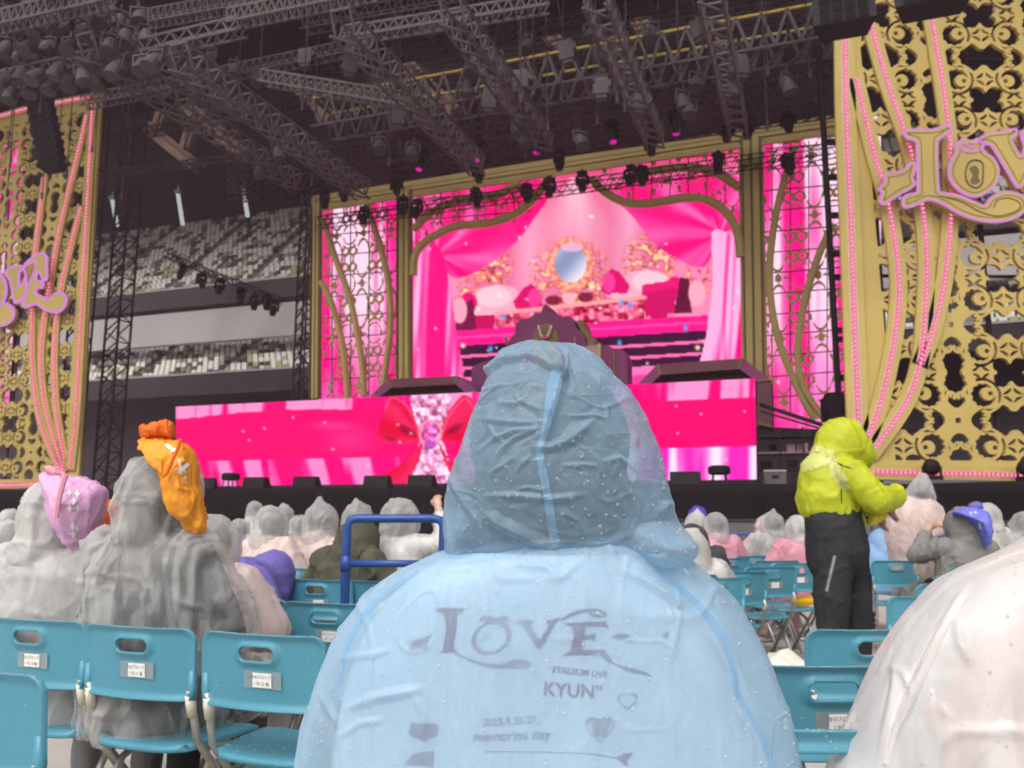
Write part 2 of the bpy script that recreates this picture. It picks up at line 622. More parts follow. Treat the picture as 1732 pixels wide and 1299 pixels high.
def remeshed(name, mb, voxel, m, parent=None, smooth=6, folds=0.0, seed=0, fs=9.0, fine=0.0):
    """the union of the shapes as one continuous skin, with cloth folds"""
    me0 = mb.mesh(name)
    bm = bmesh.new(); bm.from_mesh(me0)
    bmesh.ops.recalc_face_normals(bm, faces=bm.faces)
    bm.to_mesh(me0); bm.free()
    o = bpy.data.objects.new(name + '_source', me0)
    COL.objects.link(o)
    md = o.modifiers.new('r', 'REMESH'); md.mode = 'VOXEL'; md.voxel_size = voxel
    if smooth:
        sm = o.modifiers.new('s', 'SMOOTH'); sm.factor = 0.5; sm.iterations = smooth
    bpy.context.view_layer.update()
    dg = bpy.context.evaluated_depsgraph_get()
    me = bpy.data.meshes.new_from_object(o.evaluated_get(dg))
    bpy.data.objects.remove(o); bpy.data.meshes.remove(me0)
    me.name = name
    if folds:
        p, n = coords(me), normals(me)
        wp = p + 0.05 * np.stack([vnoise(p * 5, seed + 11), vnoise(p * 5, seed + 12), vnoise(p * 5, seed + 13)], 1)
        d = vnoise(wp * (fs * 0.6, fs * 0.6, fs * 0.35), seed) * folds * 0.7 + crest(wp * (fs, fs, fs * 0.25), seed, 0.10) * folds * 0.9 + crest(wp * (fs * 2.0, fs * 2.0, fs * 0.6), seed + 3, 0.10) * folds * 0.4 + crest(wp * (fs * 0.5, fs * 0.5, fs * 0.9), seed + 6, 0.06) * folds * 0.5
        if fine:
            d = d + crumple(wp * (1, 1, 0.6), 11, seed) * fine * 2.2 + crumple(p * (1, 1, 0.8), 26, seed + 1) * fine
        me.vertices.foreach_set('co', (p + n * d[:, None]).ravel())
        me.update()
    me.materials.clear()
    me.shade_smooth()
    return link(name, me, m, parent)

def dome(name, outline, Y, front, back, m, parent=None, rings=7, wob=0.0, seed=0, ws=14.0, flat=0.5, yfun=None):
    """a closed, stuffed shape whose outline (pixels) stands at distance Y, bulging front and back"""
    c = np.mean(np.array(outline, float), axis=0)
    n = len(outline)
    vs, fs = [], []
    def pt(x, y, dy):
        yy = Y + (yfun(x, y) if yfun else 0)
        p = at(x, y, yy)
        return Vector((p.x, p.y + dy, p.z))
    ss = [math.sin(math.pi / 2 * (i + 1) / rings) for i in range(rings)]
    vs.append(pt(c[0], c[1], -front))
    for sgn, dep in ((-1, front), (1, back)):
        for i, q in enumerate(ss):
            if sgn == 1 and i == rings - 1:
                continue
            for (x, y) in outline:
                vs.append(pt(c[0] + (x - c[0]) * q, c[1] + (y - c[1]) * q, sgn * dep * (1 - q * q) ** flat))
    vs.append(pt(c[0], c[1], back))
    F0 = lambda i, k: 1 + i * n + k % n
    B0 = lambda i, k: (1 + (rings - 1) * n + k % n) if i == rings - 1 else (1 + rings * n + i * n + k % n)
    last = len(vs) - 1
    for k in range(n):
        fs.append((0, F0(0, k + 1), F0(0, k)))
        fs.append((last, B0(0, k), B0(0, k + 1)))
        for i in range(rings - 1):
            fs.append((F0(i, k), F0(i, k + 1), F0(i + 1, k + 1), F0(i + 1, k)))
            fs.append((B0(i, k), B0(i + 1, k), B0(i + 1, k + 1), B0(i, k + 1)))
    mb = MB().add(vs, fs)
    me = mb.mesh(name, True)
    bm = bmesh.new(); bm.from_mesh(me)
    bmesh.ops.subdivide_edges(bm, edges=bm.edges, cuts=3, use_grid_fill=True, smooth=0.3)
    bmesh.ops.recalc_face_normals(bm, faces=bm.faces)
    bm.to_mesh(me); bm.free()
    if wob:
        p, nn = coords(me), normals(me)
        d = (vnoise(p * ws, seed) + 0.9 * crest(p * (ws, ws, ws * 0.5), seed + 2, 0.12) + 1.1 * crumple(p * (1, 1, 0.7), ws * 1.6, seed + 4)) * wob
        me.vertices.foreach_set('co', (p + nn * d[:, None]).ravel())
    me.shade_smooth()
    return link(name, me, m, parent)

# cut-out sheets (filigree) ------------------------------------------------
def cut_sheet(name, sdf, u0, u1, v0, v1, cell, pl, off, thick, m, parent):
    """a board with the places where sdf < 0 cut out of it"""
    nu, nv = int((u1 - u0) / cell) + 1, int((v1 - v0) / cell) + 1
    us, vs = u0 + np.arange(nu) * cell, v0 + np.arange(nv) * cell
    U, V = np.meshgrid(us, vs, indexing='ij')
    S = sdf(U, V)
    S = np.where(np.abs(S) < 1e-5, 1e-5, S)
    S[0, :] = S[-1, :] = -abs(S[0, :]) - 0.01
    S[:, 0] = S[:, -1] = -abs(S[:, 0]) - 0.01
    verts, faces, segs = [], [], []
    gid, eid = {}, {}
    def gv(i, j):
        k = (i, j)
        if k not in gid:
            gid[k] = len(verts); verts.append((us[i], vs[j]))
        return gid[k]
    def ev(i, j, i2, j2):
        k = (i, j, i2, j2) if (i, j) < (i2, j2) else (i2, j2, i, j)
        if k not in eid:
            a, b = S[i, j], S[i2, j2]
            t = a / (a - b)
            eid[k] = len(verts)
            verts.append((us[i] + (us[i2] - us[i]) * t, vs[j] + (vs[j2] - vs[j]) * t))
        return eid[k]
    pos = S > 0
    cnt = pos[:-1, :-1].astype(int) + pos[1:, :-1] + pos[1:, 1:] + pos[:-1, 1:]
    # full cells merged into vertical runs
    for i in range(nu - 1):
        j = 0
        col = cnt[i]
        while j < nv - 1:
            c = col[j]
            if c == 4:
                faces.append((gv(i, j), gv(i + 1, j), gv(i + 1, j + 1), gv(i, j + 1)))
            elif c:
                q = [(i, j), (i + 1, j), (i + 1, j + 1), (i, j + 1)]
                poly, cr = [], []
                for a in range(4):
                    p, r = q[a], q[(a + 1) % 4]
                    if pos[p]:
                        poly.append(gv(*p))
                    if pos[p] != pos[r]:
                        e = ev(*p, *r)
                        poly.append(e)
                        cr.append((e, pos[p]))
                faces.append(tuple(poly))
                for a in range(len(cr)):
                    if cr[a][1]:
                        segs.append((cr[a][0], cr[(a + 1) % len(cr)][0]))
            j += 1
    nvv = len(verts)
    A = np.array(verts)
    o, e, n = np.array(pl.o), np.array(pl.e), np.array(pl.n)
    base = o + A[:, :1] * e + A[:, 1:] * np.array((0, 0, 1.0))
    allv = np.concatenate([base - n * off, base - n * (off - thick)])
    for a, b in segs:
        faces.append((a, a + nvv, b + nvv, b))
    me = bpy.data.meshes.new(name)
    me.from_pydata(allv.tolist(), [], faces)
    me.update()
    return link(name, me, m, parent)

def tile_a(U, V, pu, pv):
    """rich scroll filigree; cell pu x pv, a cross block at the origin"""
    x = np.abs(((U / pu + 0.5) % 1) - 0.5) * 940
    y = np.abs(((V / pv + 0.5) % 1) - 0.5) * 825
    D = lambda cx, cy, r: r - np.hypot(x - cx, y - cy)
    sm = lambda t: np.clip(t, 0, 1) ** 2 * (3 - 2 * np.clip(t, 0, 1))
    h1 = np.minimum(x - 105, 100 * np.sqrt(np.clip((x - 105) / 100, 0.0, 1)) + 34 * sm((x - 320) / 80) + 6 * np.sin(x / 14) * (x > 280) - y)
    h2 = np.minimum(y - 105, 98 * np.sqrt(np.clip((y - 105) / 100, 0.0, 1)) + 6 * np.sin(y / 14) * (y > 240) - x)
    a1, a2 = np.arctan2(y - 46, x - 225), np.arctan2(y - 205, x - 46)
    ring1 = np.where(np.abs(np.abs(a1) - math.pi) < 0.8, -9, 12 - np.abs(np.hypot(x - 225, y - 46) - 34))
    ring2 = np.where(np.abs(a2 + math.pi / 2) < 0.8, -9, 12 - np.abs(np.hypot(x - 46, y - 205) - 34))
    g1 = np.maximum.reduce([ring1, D(470, 128, 50), D(415, 140, 22), 11 - np.abs(y - 62 - 0.5 * (x - 250)) * (x > 225) * (x < 320) - 99 * (x < 225) - 99 * (x > 320), D(225, 46, 12)])
    g2 = np.maximum.reduce([ring2, D(112, 412, 50), D(104, 350, 24), 11 - np.abs(x - 62 - 0.5 * (y - 230)) * (y > 205) * (y < 300) - 99 * (y < 205) - 99 * (y > 300), D(46, 205, 12)])
    h1 = np.minimum(h1, -g1)
    h2 = np.minimum(h2, -g2)
    ph = np.arctan2(y - 215, x - 226)
    er = 99 + 7 * np.sin(ph * 11) * (np.abs(np.abs(ph) - 2.3) < 1.2)
    eye = np.minimum(er - np.hypot(x - 226, y - 215), -D(264, 228, 57))
    eye = np.maximum(eye, D(286, 230, 21))
    sliver = np.minimum(12 - np.abs(np.hypot(x - 226, y - 215) - 137), np.minimum(1.25 - np.abs(ph - 0.75), 1) * 30)
    def dia(cx, cy, rx, ry):
        q = np.abs(x - cx) / rx + np.abs(y - cy) / ry
        core = np.sqrt(np.abs(x - cx) / (rx * 0.72)) + np.sqrt(np.abs(y - cy) / (ry * 0.72))
        stem = np.minimum(np.abs(x - cx), np.abs(y - cy)) - 8
        return np.minimum(np.minimum((1 - q) * min(rx, ry) * 0.7, (core - 1.22) * 40), stem)
    d1 = dia(470, 215, 102, 76)
    d2 = dia(222, 412, 92, 78)
    qf = np.maximum(D(394, 358, 72), D(470, 412, 74))
    qf = np.minimum(qf, -D(470, 312, 18))
    qf = np.minimum(qf, -D(338, 412, 18))
    sq = 22 - np.maximum(x, y)
    dots = np.maximum(D(75, 0, 6), D(0, 62, 6))
    holes = np.maximum.reduce([h1, h2, eye, sliver, d1, d2, qf, sq, dots])
    return -holes / 940 * pu

def tile_b(U, V, pu, pv):
    """open lattice of ovals and knots"""
    x = np.abs(((U / pu + 0.5) % 1) - 0.5)
    y = np.abs(((V / pv + 0.5) % 1) - 0.5)
    el = lambda cx, cy, rx, ry: 1 - np.hypot((x - cx) / rx, (y - cy) / ry)
    ring = lambda cx, cy, rx, ry, t: t - np.abs(el(cx, cy, rx, ry)) * min(rx, ry)
    knot = (1 - (np.sqrt(x / 0.28) * 0.9 + np.sqrt(y / 0.08) * 0.8)) * 0.12
    g = np.maximum.reduce([
        ring(0, 0.5, 0.24, 0.38, 0.013), knot, ring(0.5, 0, 0.24, 0.2, 0.012), ring(0.36, 0.34, 0.11, 0.08, 0.015),
        ring(0.5, 0.5, 0.16, 0.13, 0.015), 0.035 - np.hypot(x - 0.3, (y - 0.22) * 1.6), 0.032 - np.hypot(x - 0.5, (y - 0.27) * 1.6)])
    g = np.minimum(g, np.hypot(x - 0.09, y * 1.6) - 0.03)
    return g * pu

# beaded bands ---------------------------------------------------------------
def ribbon(name, pts, width, pl, off, thick, m, parent):
    """flat band following (u,v) points on a plane"""
    mb = MB()
    P = [Vector((p[0], p[1])) for p in pts]
    n = len(P)
    vs, fs = [], []
    for i in range(n):
        d = (P[min(i + 1, n - 1)] - P[max(i - 1, 0)]).normalized()
        nn = Vector((-d.y, d.x))
        wd = width[i] if isinstance(width, (list, tuple)) else width
        for sgn in (-1, 1):
            q = P[i] + nn * (sgn * wd / 2)
            vs.append(pl.p(q.x, q.y, off)); vs.append(pl.p(q.x, q.y, off - thick))
    for i in range(n - 1):
        a, b = i * 4, i * 4 + 4
        fs += [(a, b, b + 2, a + 2), (a + 1, a + 3, b + 3, b + 1), (a, a + 1, b + 1, b), (a + 2, b + 2, b + 3, a + 3)]
    fs += [(0, 2, 3, 1), (4 * n - 4, 4 * n - 3, 4 * n - 1, 4 * n - 2)]
    return mb.add(vs, fs).build(name, m, parent, recalc=True)

def beads(name, pts, step, rx, ry, pl, off, parent, core=True):
    P = [np.array(p) for p in pts]
    seg = [np.linalg.norm(P[i + 1] - P[i]) for i in range(len(P) - 1)]
    L = sum(seg)
    mb, mc = MB(), MB()
    s = step / 2
    while s < L:
        t, i = s, 0
        while i < len(seg) - 1 and t > seg[i]:
            t -= seg[i]; i += 1
        q = P[i] + (P[i + 1] - P[i]) * min(1, t / max(seg[i], 1e-6))
        d = (P[i + 1] - P[i]) / max(seg[i], 1e-6)
        for b, k, o2 in ((mb, 1.0, 0.0), (mc, 0.5, 0.6 * ry)):
            n = 8
            ring = []
            for a in range(n):
                an = 2 * math.pi * a / n
                l2, w2 = math.cos(an) * ry * k, math.sin(an) * rx * k
                c = q + d * l2 + np.array((-d[1], d[0])) * w2 + d * (0.25 * ry if k < 1 else 0)
                ring.append(pl.p(c[0], c[1], off + o2 * 0.5))
            top = pl.p(q[0], q[1], off + ry * 0.8 + o2 * 0.5)
            b.add(ring + [top], [(a, (a + 1) % n, n) for a in range(n)])
        s += step
    o = stuff(mb.build(name, 'bead', parent))
    if core:
        stuff(mc.build('bead_core', 'beadw', o))
    return o

# trusses --------------------------------------------------------------------
def truss(name, label, a, b, hgt, dep, chord, m, n=None, group=None, parts=True, top_mat=None, cat='truss', webw=None, vert=False):
    """box truss between points a and b (its upper front chord), chords and zig-zag braces"""
    a, b = Vector(a), Vector(b)
    t = thing(name, label, cat, (a + b) / 2, 0, group)
    org = (a + b) / 2
    d = (b - a).normalized()
    if vert:
        up = ES
        side = d.cross(up).normalized()
    else:
        side = d.cross(UP).normalized()
        up = side.cross(d).normalized()
    L = (b - a).length
    n = n or max(3, int(L / (hgt * 0.9)))
    webw = webw or chord * 0.7
    cs = [(0, 0), (0, -hgt), (dep, 0), (dep, -hgt)]
    for k, (s_, h) in enumerate(cs):
        o = MB().bar(a - org + side * s_ + up * h, b - org + side * s_ + up * h, chord).build('chord', top_mat if (top_mat and h == 0) else m, t)
    joined = MB()
    shared = {}
    for f_, s_ in enumerate((0, dep)):
        for i in range(n):
            p0, p1 = a + d * (L * i / n), a + d * (L * (i + 1) / n)
            mid = (p0 + p1) / 2
            for q0, q1, key in ((p0, mid + up * -hgt, 'd'), (mid + up * -hgt, p1, 'u')):
                if parts and f_ == 0:
                    if key not in shared:
                        shared[key] = MB().bar(q0 - p0, q1 - p0, webw).mesh('brace')
                        shared[key].materials.append(M[m])
                    ob = bpy.data.objects.new('brace', shared[key])
                    COL.objects.link(ob); ob.parent = t; ob.location = p0 - org
                else:
                    joined.bar(q0 - org + side * s_, q1 - org + side * s_, webw)
    for i in range(n + 1):
        p0 = a + d * (L * i / n) - org
        joined.bar(p0, p0 + side * dep, webw)
        if i < n:
            joined.bar(p0 + up * -hgt, p0 + d * (L / n) + side * dep + up * -hgt, webw)
    stuff(joined.build('cross_lacing', m, t))
    return t

# =========================================================================== SETTING
struct(MB().add([(-160, -50, 0), (160, -50, 0), (160, 150, 0), (-160, 150, 0)], [(0, 1, 2, 3)]).build('ground', 'ground'))

def slab(name, m, s0, s1, d0, d1, z0, z1):
    mb = MB()
    vs = [ES * s + ED * d + UP * z for s in (s0, s1) for d in (d0, d1) for z in (z0, z1)]
    mb.add(vs, [(0, 1, 3, 2), (4, 6, 7, 5), (0, 4, 5, 1), (2, 3, 7, 6), (0, 2, 6, 4), (1, 5, 7, 3)])
    return mb.build(name, m, recalc=True)

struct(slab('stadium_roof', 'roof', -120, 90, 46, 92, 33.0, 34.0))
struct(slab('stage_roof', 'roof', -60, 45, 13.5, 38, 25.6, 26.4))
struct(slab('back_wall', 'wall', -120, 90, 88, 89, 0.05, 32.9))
DECK_Z, DECK_D = 1.93, 20.2
struct(slab('stage_floor', 'dark', -45, 26, DECK_D + 0.35, 40, 1.78, DECK_Z))

def drape(name, label, pl, u0, u1, z0, z1, m, amp, per, seed):
    nu, nz = int((u1 - u0) / 0.09), 9
    us = np.linspace(u0, u1, nu)
    vs, fs = [], []
    for i, u in enumerate(us):
        for j in range(nz):
            t = j / (nz - 1)
            z = z0 + (z1 - z0) * t
            k = amp * (1.1 - 0.6 * t)
            w_ = math.sin(u / per * 6.28 + 1.5 * math.sin(u * 0.7 + seed)) * k + noise.noise(Vector((u * 1.3, z * 0.8, seed))) * k * 1.6
            vs.append(pl.p(u, z - (0.05 * abs(math.sin(u * 0.55 + seed)) if j == nz - 1 else 0), w_))
    for i in range(nu - 1):
        for j in range(nz - 1):
            a = i * nz + j
            fs.append((a, a + nz, a + nz + 1, a + 1))
    o = MB().add(vs, fs).build(name, m, smooth=True)
    sl_ = o.modifiers.new('thickness', 'SOLIDIFY'); sl_.thickness = 0.01
    return tag(o, label, 'curtain')
drape('stage_skirt', 'black pleated cloth skirt hanging along the stage front', stage(DECK_D), -42, 9.5, 0.02, DECK_Z + 0.02, 'drape', 0.05, 0.9, 1)
RP = Plane(Vector((0, 19.3, 0)), Vector((1, 0, 0)), Vector((0, 1, 0)))       # plane of the right filigree board
drape('stage_skirt', 'grey sheeting hung below the right gold filigree board', Plane(Vector((0, 18.6, 0)), Vector((1, 0, 0)), Vector((0, 1, 0))),
      8.2, 16.5, 0.02, 2.02, 'greydrape', 0.06, 1.4, 4)

# stands behind the stage ----------------------------------------------------
def stand_tier(zlo, zhi, dlo, dhi, rows, label, seed):
    t = thing('grandstand_tier', label, 'grandstand', ED * dlo, 0)
    S0, S1 = -80.0, 46.0
    mb = MB()
    org = ED * dlo
    step = []
    for r in range(rows):
        z0 = zlo + (zhi - zlo) * r / rows
        d0 = dlo + (dhi - dlo) * r / rows
        d1 = dlo + (dhi - dlo) * (r + 1) / rows
        zb = zlo - 0.8 if r == 0 else zlo + (zhi - zlo) * (r - 1) / rows
        vs = [ES * s + ED * d + UP * z - org for s in (S0, S1) for d in (d0, d1) for z in (zb, z0)]
        mb.add(vs, [(0, 1, 3, 2), (4, 6, 7, 5), (0, 4, 5, 1), (2, 3, 7, 6), (0, 2, 6, 4), (1, 5, 7, 3)])
    mb.build('terrace', 'concrete', t, recalc=True)
    fb = MB()
    vs = [ES * s + ED * d + UP * z - org for s in (S0, S1) for d in (dlo - 0.5, dlo - 0.06) for z in (zlo - 1.3, zlo + 0.35)]
    fb.add(vs, [(0, 1, 3, 2), (4, 6, 7, 5), (0, 4, 5, 1), (2, 3, 7, 6), (0, 2, 6, 4), (1, 5, 7, 3)])
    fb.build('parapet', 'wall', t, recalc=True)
    rb = MB()
    vs = [ES * s + ED * d + UP * z - org for s in (S0, S1) for d in (dlo - 0.56, dlo - 0.02) for z in (zlo + 0.352, zlo + 0.5)]
    rb.add(vs, [(0, 1, 3, 2), (4, 6, 7, 5), (0, 4, 5, 1), (2, 3, 7, 6), (0, 2, 6, 4), (1, 5, 7, 3)])
    rb.build('handrail', 'whiteband', t, recalc=True)
    vs, fs, cs = [], [], []
    r2 = np.random.default_rng(seed)
    pal = [(0.78, 0.76, 0.70), (0.78, 0.76, 0.70), (0.045, 0.042, 0.035), (0.10, 0.09, 0.07), (0.42, 0.44, 0.22), (0.30, 0.28, 0.24)]
    for r in range(rows):
        z0 = zlo + (zhi - zlo) * r / rows
        d0 = dlo + (dhi - dlo) * (r + 0.35) / rows
        s = S0
        k = 0
        while s < S1:
            if int(s / 9.0) != int((s - 0.55) / 9.0):
                s += 1.1
            n_ = noise.noise(Vector((s * 0.55, r * 0.6, seed)))
            c = pal[0] if (n_ > 0.08 and r2.random() < 0.85) else pal[r2.integers(0, 6)]
            for (dd, zz, hd, hz) in ((0.22, 0.62, 0.05, 0.30), (0.0, 0.42, 0.22, 0.05)):
                b = len(vs)
                p = ES * s + ED * (d0 + dd) + UP * (z0 + zz) - org
                for x in (-0.21, 0.21):
                    for y in (-hd, hd):
                        for z in (-hz, hz):
                            vs.append(tuple(p + ES * x + ED * y + UP * z))
                for f in ((0, 1, 3, 2), (4, 6, 7, 5), (0, 4, 5, 1), (2, 3, 7, 6), (0, 2, 6, 4), (1, 5, 7, 3)):
                    fs.append(tuple(b + i for i in f))
                cs += [(*c, 1)] * 8
            s += 0.55
            k += 1
    me = bpy.data.meshes.new('seats')
    me.from_pydata(vs, [], fs)
    at_ = me.color_attributes.new('tint', 'FLOAT_COLOR', 'POINT')
    at_.data.foreach_set('color', np.array(cs, float).ravel())
    stuff(link('seats', me, SEATMAT, t))
    return t
SEATMAT = attr_mat('stadium seats', 0.5)
zz = lambda y, d: stage(d).uv(350, y)[1]
stand_tier(zz(648, 54) + 0.3, zz(566, 62), 54.0, 62.0, 12, 'lower grandstand tier of white and dark mosaic seats behind the stage', 3)
stand_tier(zz(494, 57), zz(378, 69), 57.0, 69.0, 18, 'upper grandstand tier of greyish mosaic seats under the dark roof', 9)
tag(slab('box_fascia', 'whiteband', -80, 46, 55.6, 56.2, zz(578, 55.6), zz(524, 55.6)), 'long white balcony fascia between the two seating tiers', 'fascia')
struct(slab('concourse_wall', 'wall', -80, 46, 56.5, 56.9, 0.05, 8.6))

# roof steelwork ---------------------------------------------------------------
def beam(name, label, a, b, wd, hg, m, group=None):
    a, b = Vector(a), Vector(b)
    org = (a + b) / 2
    o = MB().bar(a - org, b - org, wd, hg).bar(a - org + UP * (hg / 2), b - org + UP * (hg / 2), wd * 1.8, wd * 0.25).bar(
        a - org - UP * (hg / 2), b - org - UP * (hg / 2), wd * 1.8, wd * 0.25).build(name, m)
    o.location = org
    return tag(o, label, 'beam', group)
for (x0, y0, x1, y1, d) in ((270, 140, 425, 272, 46), (250, 215, 330, 280, 47), (420, 70, 560, 200, 45), (640, 60, 770, 190, 45), (880, 0, 960, 95, 44),
                            (1060, 0, 1100, 70, 43), (560, 60, 420, 90, 40), (290, 140, 265, 225, 47), (330, 195, 315, 250, 47)):
    beam('roof_beam', 'rusty brown diagonal beam up in the dark stadium roof', pd(x0, y0, d), pd(x1, y1, d), 0.5, 0.9, 'rust', 'rusty roof beams')

# =========================================================================== LED WALLS
class Canvas:
    def __init__(s, X, Y):
        s.X, s.Y = X, Y
        s.C = np.zeros((len(X), 3))
    def put(s, mask, col, k=1.0):
        col = np.asarray(col, float)
        a = (mask.astype(float) * k)[:, None]
        s.C = s.C * (1 - a) + (col if col.ndim == 2 else col[None]) * a
    def poly(s, pts):
        X, Y = s.X, s.Y
        ins = np.zeros(len(X), bool)
        n = len(pts)
        for i in range(n):
            (x0, y0), (x1, y1) = pts[i], pts[(i + 1) % n]
            if y0 == y1:
                continue
            c = ((y0 > Y) != (y1 > Y)) & (X < (x1 - x0) * (Y - y0) / (y1 - y0) + x0)
            ins ^= c
        return ins
    def ell(s, cx, cy, rx, ry, rot=0):
        c, q = math.cos(rot), math.sin(rot)
        dx, dy = s.X - cx, s.Y - cy
        return np.hypot((dx * c + dy * q) / rx, (-dx * q + dy * c) / ry)
    def soft(s, cx, cy, rx, ry, col, k=1.0, rot=0):
        s.put(np.clip(1.3 - s.ell(cx, cy, rx, ry, rot), 0, 1), col, k)
    def line(s, pts, wd):
        dm = np.full(len(s.X), 1e9)
        for (x0, y0), (x1, y1) in zip(pts[:-1], pts[1:]):
            l2 = (x1 - x0) ** 2 + (y1 - y0) ** 2 + 1e-9
            t = np.clip(((s.X - x0) * (x1 - x0) + (s.Y - y0) * (y1 - y0)) / l2, 0, 1)
            dm = np.minimum(dm, np.hypot(s.X - x0 - t * (x1 - x0), s.Y - y0 - t * (y1 - y0)))
        return np.clip((wd / 2 - dm) / 1.5 + 0.5, 0, 1)
    def n2(s, fx, fy, seed=0, warp=0):
        return vnoise(np.stack([s.X * fx + warp * s.Y, s.Y * fy, np.zeros_like(s.X)], 1), seed)

def led_wall(name, label, quad, nx, ny, pl, paint, strength, thick=0.25):
    TL, TR, BR, BL = [np.array(q, float) for q in quad]
    a = np.linspace(0, 1, nx)[:, None, None]
    b = np.linspace(0, 1, ny)[None, :, None]
    G = (TL * (1 - a) + TR * a) * (1 - b) + (BL * (1 - a) + BR * a) * b
    P = G.reshape(-1, 2)
    cv = Canvas(P[:, 0].copy(), P[:, 1].copy())
    paint(cv)
    rgb = linv(cv.C)
    pos = [tuple(pl.px(x, y)) for x, y in P]
    faces = [(i * ny + j, i * ny + j + 1, (i + 1) * ny + j + 1, (i + 1) * ny + j) for i in range(nx - 1) for j in range(ny - 1)]
    org = pl.px(*((TL + TR + BR + BL) / 4))
    t = thing(name, label, 'screen', org)
    me = bpy.data.meshes.new('picture')
    me.from_pydata([tuple(Vector(p) - org) for p in pos], [], faces)
    ca = me.color_attributes.new('picture', 'FLOAT_COLOR', 'POINT')
    ca.data.foreach_set('color', np.concatenate([rgb, np.ones((len(rgb), 1))], 1).ravel())
    link('picture', me, screen_mat(name + ' light', strength), t)
    mb = MB()
    c4 = [pl.px(*q, off=-0.03) - org for q in (TL, TR, BR, BL)]
    mb.prism(c4, pl.n * thick)
    mb.build('housing', 'black', t, recalc=True)
    return t

HOT = np.array((255, 0, 118.0))
def streaks(cv, c0, c1, fx, seed, warp=0):
    n = cv.n2(fx, 0.004, seed, warp) + 0.5 * cv.n2(fx * 2.7, 0.006, seed + 1, warp)
    k = np.clip(n * 1.6 + 0.45, 0, 1)[:, None]
    return c0 * (1 - k) + c1 * k

